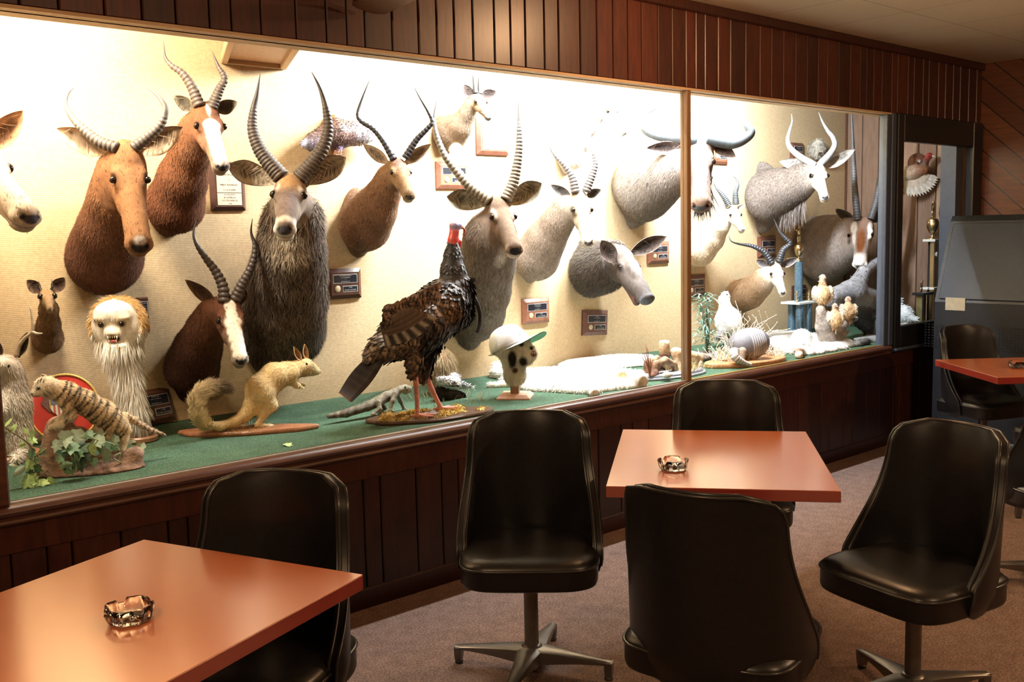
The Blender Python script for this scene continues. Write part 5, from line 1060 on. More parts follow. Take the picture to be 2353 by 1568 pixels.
for i in range(13):
    t = i/12; c = P_(150, 904)*(1-t)+P_(274, 975)*t; sk = unit(ax+V(0, 0, .25*math.sin(i*2.3))); Mx = np.stack([sk, unit(np.cross(sk, V(0, 1, 0))), np.cross(sk, unit(np.cross(sk, V(0, 1, 0))))], 1)
    pt.append((c+V(0, 0, (12+6*math.sin(i*3.1))*m_)+tw*14*m_, Mx, (3.3*m_, 40*m_, 27*m_), TD, .3)); pt.append((c+ax*4.5*m_-V(0, 0, 14*m_)+tw*14*m_, Mx, (2.4*m_, 34*m_, 17*m_), TD, .3))
for i in range(10): t = (i+.5)/10; j = min(3, int(t*4)); c = tl[j]*(1-(t*4-j))+tl[j+1]*(t*4-j); pt.append((c, np.stack([unit(tl[j+1]-tl[j]), tw, np.cross(unit(tl[j+1]-tl[j]), tw)], 1), (2.2*m_, 9*m_, 9*m_), (.12, .06, .04), .3))
for u, v in ((92, 876), (100, 872), (110, 874), (118, 884), (122, 895), (112, 904), (128, 900), (136, 896)): pt.append((near(P_(u, v), 14), Bf, (2*m_, 16*m_, 7*m_), TD, .35))
for u, v in ((165, 940), (174, 948), (160, 960), (258, 990), (268, 998), (296, 980), (290, 992), (285, 1000)): pt.append((near(P_(u, v), 18), pn_, (2*m_, 14*m_, 8*m_), TD, .35))
pt.append((P_(75, 907)+tw*4*m_, Bf, (4*m_, 8*m_, 4*m_), (.08, .04, .035), .2)); pt.append((near(P_(96, 890), 18), Bf, (5*m_, 8*m_, 4*m_), TD, .2)); pt.append((P_(84, 910)+tw*4*m_, Bf, (9*m_, 12*m_, 1.6*m_), TD, .3))
world_blob('body', pr, M_fur, e, .0042, .014, (9000, .011, .0018, .35, .18), flow=ax, paints=pt, jitter=.05)
eyes_at(e, [near(P_(97, 889), 18)], 3.2*m_)
for bb, tt, d in (((112, 876), (124, 866), 14), ((96, 872), (92, 862), -8)): m = MB(); ear_mesh(m, near(P_(*bb), d), near(P_(*tt), d), 17*m_, unit(tw-ax), (.3, .2, .1), (.7, .6, .45), cup=.5); m.build('ear', M_fur, e, auto=60)
# ---- springhare
b0 = on_turf(566, 992); y0 = b0[1]; P_ = lambda u, v, d=0: at_y(u, v, y0-d); m_ = mpp(b0); a_ = math.atan2(*(on_turf(712, 985)-on_turf(420, 999))[[1, 0]])
e = empty('springhare', b0, 'mounted tan springhare standing on its hind legs on an oval board, tail curled up', 'mounted springhare')
oval(b0, 155*m_, .085, SILL-.004, SILL+.016, a_, (1, .82, .72), parent=e, wob=.05)
SH = (.62, .44, .20); SL = (.74, .60, .34)
ch = lambda L_, c: [('c', P_(a[0], a[1], a[3] if len(a) > 3 else 0), P_(b[0], b[1], b[3] if len(b) > 3 else 0), a[2]*m_, b[2]*m_, c) for a, b in zip(L_, L_[1:])]
pr = ch([(585, 928, 24), (600, 895, 35), (630, 866, 32), (662, 857, 26), (684, 848, 18), (702, 843, 19)], SH)+ch([(705, 845, 18), (718, 850, 13), (730, 854, 7.5)], SL)+[('e', P_(698, 855), Bf, (16*m_, 13*m_, 10*m_), SL)]
pr += ch([(668, 872, 9, .02), (684, 886, 5.5, .025), (697, 893, 3, .025)], SL)+ch([(662, 876, 8, -.02), (678, 884, 5, -.02), (700, 886, 3, -.02)], SL)
for d in (.025, -.025): pr += ch([(604, 908, 27, d), (620, 930, 17, d*1.2), (606, 952, 9, d*1.2), (594, 972, 6.5, d*1.2)], SL)+ch([(592, 977, 6, d*1.2), (620, 981, 5, d*1.2), (656, 982, 3.5, d*1.3)], SL)
tp = [(578, 938, 20), (560, 957, 14), (538, 971, 11), (505, 980, 9.5), (472, 977, 10), (456, 955, 12), (451, 925, 13), (460, 902, 12), (482, 889, 11), (505, 888, 9), (524, 894, 5)]
pr += ch(tp[:5], SH)+ch(tp[4:9], (.66, .52, .3))+ch(tp[8:], (.13, .09, .06))
def tail_hair(mb, v, f, C, N):
    T_ = np.array([P_(a, b) for a, b, _ in tp[4:]]); d = np.min(np.linalg.norm(v[:, None]-T_[None], axis=2), 1); s = np.where(d < 17*m_)[0]; c = rng.choice(s, 2600)
    for i in c:
        k_ = np.argmin(np.linalg.norm(T_-v[i], axis=1)); k_ = min(k_, len(T_)-2); dd = unit(T_[k_+1]-T_[k_]); hairs(mb, [v[i]], [dd*.8+N[i]*.6], .030, .002, [tuple(C[i])], .15, 0)
world_blob('body', pr, M_fur, e, .0048, .016, (9000, .013, .0018, .3, .16), flow=lambda Q: np.tile(-unit(P_(700, 842)-P_(590, 925)), (len(Q), 1)), extra=tail_hair, paints=[(P_(736, 854), Bf, (4*m_, 8*m_, 4*m_), (.45, .2, .16), .2)])
eyes_at(e, [P_(704, 838, .028)], 4.6*m_)
for bb, tt, d in (((694, 832), (676, 797), .012), ((706, 829), (701, 791), -.016)): m = MB(); ear_mesh(m, P_(*bb, d), P_(*tt, d), 17*m_, unit(tw*.6+RC), (.5, .33, .18), (.38, .22, .12), (.6, .45, .28), cup=.5); m.build('ear', M_fur, e, auto=60)
q = MB(); blades(q, b0+V(0, 0, .014), 130, .03, .12, .002, [(.6, .5, .25), (.4, .3, .14)], .9); q.build('straw', M_straw, e)
# ---- small leaf fallen on the turf
q = MB(); ivy_leaf(q, on_turf(662, 1023)+V(0, 0, .008), .04, V(0, -.2, 1), V(1, .3, 0), (.35, .5, .2)); o = q.build('fallen_leaf', M_leaf, smooth=False); setp(o, 'small pale green leaf lying on the turf in front of the springhare', 'leaf')
# ---- wild turkey on a moss covered board
b0 = on_turf(990, 958); m_ = mpp(b0); y0 = b0[1]; P_ = lambda u, v, d=0: at_y(u, v, y0-d); ch = lambda L_, c: [('c', P_(a[0], a[1], a[3] if len(a) > 3 else 0), P_(b[0], b[1], b[3] if len(b) > 3 else 0), a[2]*m_, b[2]*m_, c) for a, b in zip(L_, L_[1:])]
q1, q2 = on_turf(850, 968), on_turf(1135, 938); ang = math.atan2(q2[1]-q1[1], q2[0]-q1[0])
e = empty('mossy_board', b0, 'dark board covered with yellow moss and bark under the wild turkey', 'board')
oval(b0, np.linalg.norm(q2-q1)/2*1.0, .135, SILL-.004, SILL+.014, ang, (.25, .22, .2), parent=e, wob=.04)
ux = V(math.cos(ang), math.sin(ang), 0); uy = V(-ux[1], ux[0], 0); hl = np.linalg.norm(q2-q1)/2
pr = []
for _ in range(60):
    a, r = rng.uniform(0, 6.28), rng.uniform(.35, .93); c = b0+ux*hl*.95*r*math.cos(a)+uy*.12*r*math.sin(a)+V(0, 0, .016); s = rng.uniform(.012, .03); pr.append(('e', c, I3, (s*1.3, s, s*rng.uniform(.35, .7)), [(.55, .36, .08), (.60, .42, .12), (.35, .22, .08), (.62, .46, .16)][rng.integers(4)]))
def moss(mb, v, f, C, N): fur(mb, v, f, C, N, 5000, .010, .0035, V(0, 0, 0), lift=.8, jit=1, bright=.3)
world_blob('moss', pr, M_rock, e, .006, .01, extra=moss, jitter=.15, planes=[(V(0, 0, SILL+.008), V(0, 0, -1))])
q = MB(); q.bevbox((-.05, -.10, .0), (.03, .03, .008), .003, (.5, .5, .5), M=(np.stack([ux, uy, V(0, 0, 1)], 1), b0+V(0, 0, .018))); q.build('bark', plain('grey_bark', (.16, .13, .12), .9, 0, .4, 60, .5), e)
e = empty('wild_turkey', b0+V(0, 0, .02), 'mounted wild turkey with bronze feathers, red and blue head and black chest beard', 'mounted turkey')
BZ = (.055, .042, .035); BD = (.022, .018, .018); BR_ = (.20, .12, .065)
pr = ch([(1046, 660, 36), (1020, 705, 60), (970, 745, 60), (920, 775, 46), (880, 800, 30), (858, 815, 18)], BZ)+ch([(1046, 665, 36), (1040, 620, 26), (1040, 585, 17), (1041, 558, 12)], BD)+ch([(1050, 680, 34), (1052, 720, 34)], BD)
pr += ch([(965, 790, 30, .03), (955, 832, 15, .04), (953, 858, 9, .04)], BD)+ch([(985, 800, 26, -.02), (976, 845, 13, -.03), (979, 870, 8, -.03)], (.12, .09, .06))
tf = V(*(P_(870, 800)-P_(1040, 660))); tf = unit(tf)
def tkf(mb, v, f, C, N):
    ctr = P_(960, 745)
    # overlapping broad feathers; bronze back, barred flank, tan rump
    a, b, c, d = (v[f[:, i]] for i in range(4)); ar = np.linalg.norm(np.cross(c-a, d-b), axis=1); mid = (a+c)/2; neck = mid[:, 2] > P_(1040, 640)[2]; n_ = 4200; ix = rng.choice(len(f), n_, p=ar/ar.sum())
    for i in ix:
        p = mid[i]; nn = N[f[i, 0]]; t = float((p-P_(1040, 660))@tf)/m_; up = (p[2]-ctr[2])/m_
        if neck[i]: L, w, dr = 11*m_, 5*m_, V(0, 0, -1); col = np.array([.05, .045, .04])*rng.uniform(.6, 2.2)
        else:
            L, w, dr = 20*m_, 9*m_, tf+V(0, 0, -.12)
            if t > 165: col = np.array([(.34, .24, .14), (.20, .13, .08)][rng.integers(2)])
            elif up > 12 and t > 40: col = np.array([(.22, .12, .06), (.10, .065, .04), (.30, .17, .09)][rng.integers(3)])
            elif up > -20: col = np.array([(.07, .05, .04), (.12, .085, .06)][rng.integers(2)])
            else: col = np.array([(.03, .028, .027), (.06, .045, .035)][rng.integers(2)])
        dr = unit(dr-np.dot(dr, nn)*nn+rng.normal(0, .12, 3)); d2 = unit(dr*.93+nn*.22); s = unit(np.cross(d2, nn)); p0 = p-nn*.003
        vs = [p0-s*w*.3, p0+s*w*.3, p0+d2*L*.55+s*w*.5, p0+d2*L*.9+s*w*.3, p0+d2*L, p0+d2*L*.9-s*w*.3, p0+d2*L*.55-s*w*.5]
        tipc = col*.25; mb.add(vs, [(0, 1, 2, 6), (6, 2, 3, 5), (5, 3, 4)], np.array([col*1.2, col*1.2, col, tipc, tipc, tipc, col]))
world_blob('body', pr, M_feather, e, .0065, .03, extra=tkf, jitter=.1)
# folded wings
for sd_, dd in ((1, .125), (-1, -.125)):
    w = MB()
    base = [P_(1000, 680, dd*.9), P_(955, 740, dd*1.12), P_(900, 745, dd*1.0), P_(872, 775, dd*.6)]
    for k_ in range(16):     # barred flight feathers, lowest first
        t = k_/15; a = P_(1010-60*t, 735-25*t, dd*(1.05)); b = P_(885-12*t+0, 795-50*t, dd*.62); mid = (a+b)/2+tw*(.012*sd_)+V(0, 0, -.012*(1-t)); L_ = spline([a, mid, b], 8); n = len(L_); wd = np.array([.004+.013*math.sin(math.pi*min(1, .15+.85*i/n)) for i in range(n)])
        up = V(0, 0, 1); F = []; vs = []; cs = []
        for i, p in enumerate(L_):
            vs += [p-up*wd[i], p+up*wd[i]+tw*.002*sd_]; bar = (i % 3 == 0) and t < .45; c = np.array((.50, .45, .36) if bar else ((.045, .035, .03) if t < .45 else (.17, .115, .08))); c = c*(1 if t < .45 else (.8+.25*math.sin(k_*2.1))); cs += [c*.8, c*1.1]
        for i in range(n-1): F.append((2*i, 2*i+2, 2*i+3, 2*i+1))
        w.add(vs, F, np.array(cs))
    for _ in range(260):
        t, s_ = rng.random(2); p = P_(1015-125*t, 668+55*t+40*s_-20, dd*(.98-.25*t)+.004*sd_); L, ww = 19*m_, 9*m_; d2 = unit(tf+V(0, 0, -.1)+rng.normal(0, .08, 3)); s = V(0, 0, 1)-d2*d2[2]; s = unit(s); col = np.array([(.26, .14, .07), (.16, .10, .06), (.30, .19, .11)][rng.integers(3)])
        vs = [p-s*ww*.3, p+s*ww*.3, p+d2*L*.55+s*ww*.5+tw*.004*sd_, p+d2*L*.9+s*ww*.3+tw*.004*sd_, p+d2*L+tw*.003*sd_, p+d2*L*.9-s*ww*.3+tw*.004*sd_, p+d2*L*.55-s*ww*.5+tw*.004*sd_]
        w.add(vs, [(0, 1, 2, 6), (6, 2, 3, 5), (5, 3, 4)], np.array([col, col, col, (.02, .015, .012), (.02, .015, .012), (.02, .015, .012), col]))
    w.build('wing', M_feather, e, smooth=False)
t = MB()
for k_ in range(13):
    s_ = (k_-6)/6; a = P_(885+8*s_, 800, .05*s_); mid = P_(835+12*s_, 862+6*s_, .04*s_); b = P_(793+9*s_, 914+7*s_, .035*s_); L_ = spline([a, mid, b], 8); n = len(L_); tan = unit(b-a); sdv = unit(np.cross(tan, TOC)); vs, F, cs = [], [], []
    for i, p in enumerate(L_):
        wd = .012+.010*math.sin(math.pi*min(1, i/n)); c = np.array((.032, .024, .02)) if i < n*.8 else np.array((.20, .10, .05) if i > n*.92 else (.05, .05, .055)); c = c*(.6+.3*(i % 2)); vs += [p-sdv*wd, p+tw*.004, p+sdv*wd]; cs += [c, c*1.3, c]
    for i in range(n-1): F += [(3*i, 3*i+3, 3*i+4, 3*i+1), (3*i+1, 3*i+4, 3*i+5, 3*i+2)]
    t.add(vs, F, np.array(cs))
t.build('tail', vcol('dull_feathers', .85, .3, 40, .3, (1, 1, .4), .12), e, smooth=False)
RD = (.55, .06, .05); BLU = (.25, .28, .48)
pr = ch([(1040, 572, 14), (1041, 552, 12), (1044, 532, 11.5)], RD)+ch([(1044, 520, 12), (1051, 519, 11)], (.55, .22, .24))+ch([(1052, 556, 9), (1054, 566, 6)], RD)+ch([(1046, 570, 8, .01), (1048, 578, 6, .012)], (.45, .03, .05))+[('c', P_(1062, 522), P_(1067, 528), 3.2*m_, 1.6*m_, RD), ('c', P_(1067, 528), P_(1066, 545), 2.0*m_, 1.3*m_, (.35, .05, .06))]
world_blob('head', pr, M_skin, e, .0028, .008, paints=[(P_(1050, 520)+tw*9*m_, Bf, (14*m_, 13*m_, 9*m_), BLU, .35), (P_(1041, 510), Bf, (8*m_, 12*m_, 6*m_), (.72, .5, .45), .4)], jitter=.12)
q = MB(); q.tube([P_(1058, 523), P_(1066, 525), P_(1071, 532)], [4*m_, 2.8*m_, .6*m_], 8, (.55, .42, .25)); q.build('beak', M_skin, e)
eyes_at(e, [P_(1053, 518)+tw*10.5*m_], 2.2*m_)
q = MB(); q.tube(spline([P_(1076, 672, .01), P_(1092, 690, .015), P_(1102, 718, .015), P_(1102, 745, .015), P_(1096, 765, .015)], 6), np.linspace(6.5*m_, 4.2*m_, 25), 8, (.028, .027, .028)); q.build('chest_beard', M_feather, e)
PK = (.62, .25, .19)
for L_, d in ((((953, 852, 7.5), (956, 885, 5.5), (958, 918, 5)), .045), (((979, 866, 7.5), (994, 900, 5.8), (1011, 934, 5.2)), -.03)):
    pr = ch([(a, b, r, d) for a, b, r in L_], PK); ft = P_(L_[-1][0], L_[-1][1], d)
    ft[2] = SILL+.026
    pr.append(('c', P_(L_[-1][0], L_[-1][1], d), ft, 5*m_, 5*m_, PK))
    for du, dv_, ln in ((1, -.35, .085), (.8, .25, .075), (.7, -.9, .07), (-.8, .2, .03)):
        dr = unit(V(RC[0], RC[1], 0)*du-V(FWD[0], FWD[1], 0)*dv_); pr.append(('c', ft, ft+dr*ln, 4.2*m_, 2.4*m_, PK))
    world_blob('leg', pr, M_skin, e, .0035, .006, jitter=.1)
# ---- lizard
lz = on_turf(868, 955); y0 = lz[1]; P_ = lambda u, v, d=0: at_y(u, v, y0-d); m_ = mpp(lz)
ch = lambda L_, c: [('c', P_(a[0], a[1], a[3] if len(a) > 3 else 0), P_(b[0], b[1], b[3] if len(b) > 3 else 0), a[2]*m_, b[2]*m_, c) for a, b in zip(L_, L_[1:])]
LG = (.17, .145, .10)
pr = ch([(756, 957, 5), (795, 950, 9.5), (845, 934, 11), (868, 924, 12), (888, 912, 12), (905, 904, 10), (914, 899, 9)], LG)+ch([(918, 896, 9), (930, 893, 9), (941, 893, 6)], (.22, .20, .14))+ch([(932, 900, 7), (942, 898, 4)], (.28, .26, .18))
for a, b, c in (((870, 926), (872, 940), (856, 953)), ((908, 906), (902, 922), (896, 944))): pr += ch([(*a, 6.5, .03), (*b, 5, .045), (*c, 3.6, .05), (c[0]+9, c[1]+2, 2.4, .055)], LG)
for a, b, c in (((874, 922), (884, 938), (872, 948)), ((912, 904), (920, 922), (928, 940))): pr += ch([(*a, 6, -.03), (*b, 4.5, -.045), (*c, 3.4, -.05), (c[0]+9, c[1]+1, 2.4, -.05)], LG)
pr += ch([(756, 957, 4), (757, 958, 3)], (.12, .06, .05))
e = empty('lizard', lz, 'grey green mounted lizard climbing onto the mossy board behind the turkey tail', 'mounted lizard')
world_blob('body', pr, vcol('scaly_skin', .6, .45, 120, .8), e, .0035, .008, jitter=.15, paints=[(P_(770+i*16, 955-i*4), Bf, (4*m_, 30*m_, 14*m_), (.10, .07, .05), .4) for i in range(4)])
eyes_at(e, [P_(931, 890, .018)], 2*m_)
q = MB()
for i in range(30): t_ = i/29; a = P_(900-110*t_, 893+48*t_, 0); q.add([a+V(-.003, 0, 0), a+V(.003, 0, 0), a+V(-.003, 0, .010*(1-.6*t_))], [(0, 1, 2)], LG)
q.build('crest', vcol('scaly_skin'), e, smooth=False)
# ---- second furry face with grey bird and grass, behind the turkey legs
b0 = on_turf(1020, 908); y0 = b0[1]+.03; P_ = lambda u, v, d=0: at_y(u, v, y0-d); m_ = mpp(b0)
e = empty('small_furry_face', b0, 'small brown furry face with straw coloured hair behind the turkey legs', 'novelty mount')
pr = [('e', P_(1016, 838), Bf, (30*m_, 24*m_, 40*m_), (.45, .33, .19)), ('c', P_(1018, 860), b0+V(0, .03, 0), 24*m_, 20*m_, (.40, .28, .15)), ('e', P_(1018, 832)+tw*18*m_, Bf, (17*m_, 12*m_, 17*m_), (.28, .15, .08))]
def hb(mb, v, f, C, N):
    s = rng.choice(len(v), 3200); hairs(mb, v[s], [N[i]*.45+V(0, 0, -.9) for i in s], .05, .0022, [(.62, .5, .3), (.5, .36, .2), (.7, .6, .4)], .2, .3)
world_blob('face', [*pr], M_longfur, e, .006, .02, extra=hb, paints=[(P_(1006, 832)+tw*26*m_, Bf, (8*m_, 8*m_, 14*m_), (.03, .02, .015), .3), (P_(1022, 855)+tw*26*m_, Bf, (8*m_, 8*m_, 6*m_), (.04, .02, .015), .3)])
eyes_at(e, [P_(1023, 797)+tw*14*m_], 3*m_)
b1 = on_turf(1035, 912); y0 = b1[1]-.03; m_ = mpp(b1)
e = empty('grey_bird', b1, 'small grey and white mounted bird crouched on dark bark among dry grass', 'mounted bird')
q = [('c', P_(1010, 905), P_(1058, 912), 18*m_, 13*m_, (.03, .022, .02)), ('c', P_(1040, 908), P_(1062, 912), 12*m_, 9*m_, (.04, .03, .025))]; world_blob('bark', q, M_rock, e, .006, .01, planes=[(V(0, 0, SILL-.004), V(0, 0, -1))], jitter=.3)
pr = [('c', P_(1012, 876, .03), P_(1042, 880, .03), 11*m_, 15*m_, (.62, .6, .57)), ('c', P_(1042, 880, .03), P_(1066, 886, .03), 14*m_, 7*m_, (.75, .76, .78)), ('c', P_(1066, 886, .03), P_(1086, 890, .03), 5*m_, 2*m_, (.6, .58, .5)), ('c', P_(1040, 864, .03), P_(1052, 866, .03), 7*m_, 6*m_, (.35, .36, .4))]
world_blob('body', pr, M_feather, e, .004, .012, (900, .02, .009, .25, .35), flow=lambda Q: np.tile(RC, (len(Q), 1)), jitter=.25, paints=[(P_(1035+10*i, 888, .06), Bf, (10*m_, 14*m_, 2*m_), (.05, .05, .06), .4) for i in range(4)])
e = empty('grass_tuft', b1+V(-.06, -.06, 0), 'tall dry straw tuft rising in front of the small grey bird', 'grass'); q = MB(); blades(q, b1+V(-.06, -.06, 0), 110, .05, .22, .0022, [(.62, .52, .28), (.5, .4, .2), (.7, .62, .4)], .9); q.build('straw', M_straw, e)
# ---- novelty face with a green brimmed cap
b0 = on_turf(1184, 912); y0 = b0[1]; P_ = lambda u, v, d=0: at_y(u, v, y0-d); m_ = mpp(b0)
e = empty('capped_furry_face', b0, 'cream furry face with black patches wearing a cap, on a square wooden stand', 'novelty mount')
M_pinkwood = wood('pale_pink_wood', (.45, .26, .18), (.58, .36, .25), .5, attr=False)
sq = math.radians(40); R = (np.array([[math.cos(sq), -math.sin(sq), 0], [math.sin(sq), math.cos(sq), 0], [0, 0, 1]]), b0)
q = MB(); r_ = [np.array([(a*w, b*w, z) for a, b in ((-1, -1), (1, -1), (1, 1), (-1, 1))])@R[0].T+b0 for w, z in ((.088, 0), (.088, .008), (.07, .024))]; q.loft(r_); q.build('base', M_pinkwood, e, smooth=False)
q = MB(); q.bevbox((-.022, -.022, .02), (.022, .022, .13), .003, M=R); q.build('post', wood('brown_post', (.24, .12, .06), (.33, .18, .09), .5, attr=False), e, smooth=False)
CR = (.62, .58, .46)
C0 = P_(1184, 812); K_ = lambda u, v: C0+(u-1184)*m_*Bf[:, 0]-(v-812)*m_*V(0, 0, 1)
pr = [('c', K_(1182, 862), K_(1182, 838), 27*m_, 25*m_, CR), ('c', K_(1180, 835), K_(1180, 800), 27*m_, 40*m_, CR), ('e', K_(1172, 790), Bf, (44*m_, 40*m_, 38*m_), CR), ('e', K_(1205, 812)+tw*14*m_, Bf, (26*m_, 26*m_, 28*m_), (.75, .72, .62)), ('e', K_(1222, 812)+tw*22*m_, Bf, (13*m_, 13*m_, 12*m_), (.8, .78, .7))]
BK = (.025, .018, .016)
pa_l = [(K_(1177, 822)+tw*34*m_, Bf, (10*m_, 16*m_, 25*m_), BK, .25), (K_(1201, 832)+tw*38*m_, Bf, (11*m_, 14*m_, 17*m_), BK, .25), (K_(1183, 848)+tw*28*m_, Bf, (7*m_, 12*m_, 6*m_), (.08, .03, .02), .3), (K_(1199, 788)+tw*38*m_, Bf, (6*m_, 10*m_, 5*m_), BK, .3), (K_(1221, 797)+tw*32*m_, Bf, (5*m_, 8*m_, 5*m_), BK, .3), (K_(1226, 810)+tw*34*m_, Bf, (8*m_, 12*m_, 7*m_), (.25, .08, .06), .3)]
world_blob('face', pr, M_longfur, e, .0045, .014, (6500, .013, .0022, .5, .1), paints=pa_l, flow=V(0, 0, -1), jitter=.04)
eyes_at(e, [K_(1199, 788)+tw*36*m_], 4*m_)
q = MB()
for i in range(4): q.tube([K_(1219+4*i, 806)+tw*36*m_, K_(1219+4*i, 812)+tw*36*m_], [1.6*m_, .4*m_], 6)
q.build('teeth', M_white_teeth, e)
# cap (worn by the face, but a thing of its own)
cp = empty('baseball_cap', P_(1175, 790), 'white baseball cap with a green underside on its brim, worn by the cream furry face', 'cap')
rt = unit(V(RC[0], RC[1], 0)); fw = unit(rt*.86+tw*.5); sdv = np.cross(V(0, 0, 1), fw); cc = K_(1172, 797); til = .42
Rc_ = np.stack([unit(fw*math.cos(til)+V(0, 0, math.sin(til))), sdv, unit(V(0, 0, math.cos(til))-fw*math.sin(til))], 1)
cr = MB(); rr_ = []
for t_ in np.linspace(0, 1, 12):
    a_ = t_*math.pi/2*.97; rad = math.cos(a_)**.75 if t_ < 1 else .02; th = np.linspace(0, 2*math.pi, 36, endpoint=False); rr_.append(np.stack([47*m_*rad*np.cos(th), 44*m_*rad*np.sin(th), np.full(36, 50*m_*math.sin(a_)**.9)], 1)@Rc_.T+cc)
cols = np.array([[(.80, .83, .85) if math.cos(t_) > -.05 else (.74, .72, .60) for t_ in th] for _ in rr_]).reshape(-1, 3)
cr.loft(rr_, col=cols); cr.build('crown', vcol('cap_cloth', .9, .06, 200, .15), cp)
for top, nm, c in ((1, 'brim', (.80, .84, .84)), (-1, 'brim_lining', (.12, .42, .24))):
    bm = MB(); G = []
    for i in range(9):
        for j in range(21):
            a = (j/20-.5)*math.pi*.92; r0_ = V(46*m_*math.cos(a), 43*m_*math.sin(a), 0); r1_ = V((46+50*max(0, math.cos(a))**.8)*m_, 43*m_*math.sin(a), 0)*V(1, 1, 1); p = r0_+(r1_-r0_)*i/8; p[2] = -7*m_*(math.sin(a)**2)-2*m_*(i/8)+top*.0018; G.append(p@Rc_.T+cc)
    F = [(i*21+j, i*21+j+1, (i+1)*21+j+1, (i+1)*21+j) for i in range(8) for j in range(20)]; F = F if top > 0 else [f_[::-1] for f_ in F]; bm.add(G, F, c)
    H2 = [g-Rc_[:, 2]*.0014*top for g in G]; bm.add(H2, [f_[::-1] for f_ in F], c); bm.build(nm, vcol('cap_cloth'), cp)
q = MB(); q.tube([K_(1140, 812)+tw*.02, K_(1132, 814)+tw*.02, K_(1123, 814)+tw*.02], [3*m_, 4.5*m_, 4*m_], 8, (.62, .58, .45), flat=.5); q.build('strap', vcol('cap_cloth'), cp)
q = MB(); q.tube(spline([cc+Rc_@V(44*m_, y_*m_, (16+10*(1-(y_/12)**2))*m_) for y_ in (-14, -7, 0, 7, 14)], 4), .0012, 6, (.12, .42, .24)); q.build('stitched_arc', vcol('cap_cloth'), cp)
# ---- pelts lying on the turf
def pelt(name, label, cat, outline, thick, col, hair, extra_pr=(), paints=(), edge=None, hl=.02, parent=None, dv=0):
    P = [on_turf(u, v+dv) for u, v in outline]; c = np.mean(P, 0); e_ = empty(name, c, label, cat); pr_ = []
    n_ = len(P)
    for i in range(n_):
        a, b = P[i], P[(i+1) % n_]; pr_.append(('c', a+(c-a)*.07+V(0, 0, thick*.2), b+(c-b)*.07+V(0, 0, thick*.2), thick*.55, thick*.55, col)); 
        for t_ in (.25, .5, .8): r_ = min(.11, np.linalg.norm(c-a)*.55); pr_.append(('e', a+(c-a)*t_+V(0, 0, thick*.1), I3, (r_, r_, thick*rng.uniform(.8, 1.1)), col)); q_ = (a+b)/2; pr_.append(('e', q_+(c-q_)*t_+V(0, 0, thick*.1), I3, (r_, r_, thick*rng.uniform(.8, 1.1)), col))
    pr_ += list(extra_pr)
    world_blob('hide', pr_, M_longfur, e_, .008, .03, (hair, hl, .0032, .35, .10), flow=lambda Q: unit_rows(Q-c+V(0, 0, -.1)), paints=paints, planes=[(V(0, 0, SILL-.003), V(0, 0, -1)), (V(0, YB-.03, 0), V(0, 1, 0)), (V(0, YG+.065, 0), V(0, -1, 0))], jitter=.05, sel=lambda Q: (Q[:, 1] < YB-.05) & (Q[:, 1] > YG+.085))
    return e_
T_ = lambda u, v, z=0: on_turf(u, v)+V(0, 0, z)
WP = (.82, .80, .72); mp_ = mpp(T_(1400, 880))
hd_ = [('c', T_(1440, 886, .03), T_(1466, 886, .035), 24*mp_, 22*mp_, WP), ('c', T_(1466, 888, .035), T_(1484, 890, .02), 17*mp_, 9*mp_, (.72, .62, .45)), ('c', T_(1360, 892, .015), T_(1366, 910, .012), 15*mp_, 12*mp_, WP), ('c', T_(1190, 886, .012), T_(1128, 889, .01), 10*mp_, 8*mp_, WP), ('c', T_(1140, 862, .05), T_(1136, 852, .08), 15*mp_, 12*mp_, WP), ('c', T_(1140, 866, .02), T_(1165, 872, .02), 16*mp_, 14*mp_, WP)]
e = pelt('white_pelt', 'long white furry pelt with head and paws, right of the capped face', 'pelt', [(1150, 880), (1215, 896), (1300, 900), (1350, 903), (1400, 895), (1470, 888), (1476, 866), (1400, 858), (1300, 858), (1200, 862)], .045, WP, 9000, hd_,
         paints=[(T_(1428, 888, .06), I3, (.035, .045, .04), (.34, .22, .10), .4), (T_(1462, 880, .075), I3, (.03, .05, .03), (.08, .06, .05), .4), (T_(1484, 893, .02), I3, (.045, .05, .028), (.07, .02, .015), .3), (T_(1400, 903, .0), I3, (.07, .03, .018), (.04, .03, .025), .5)])
e = pelt('white_hide', 'flat white hide laid along the back wall behind the white furry pelt', 'pelt', [(1300, 846), (1390, 846), (1478, 838), (1500, 822), (1430, 824), (1350, 834), (1300, 838)], .022, (.85, .84, .78), 1500, (), hl=.012)
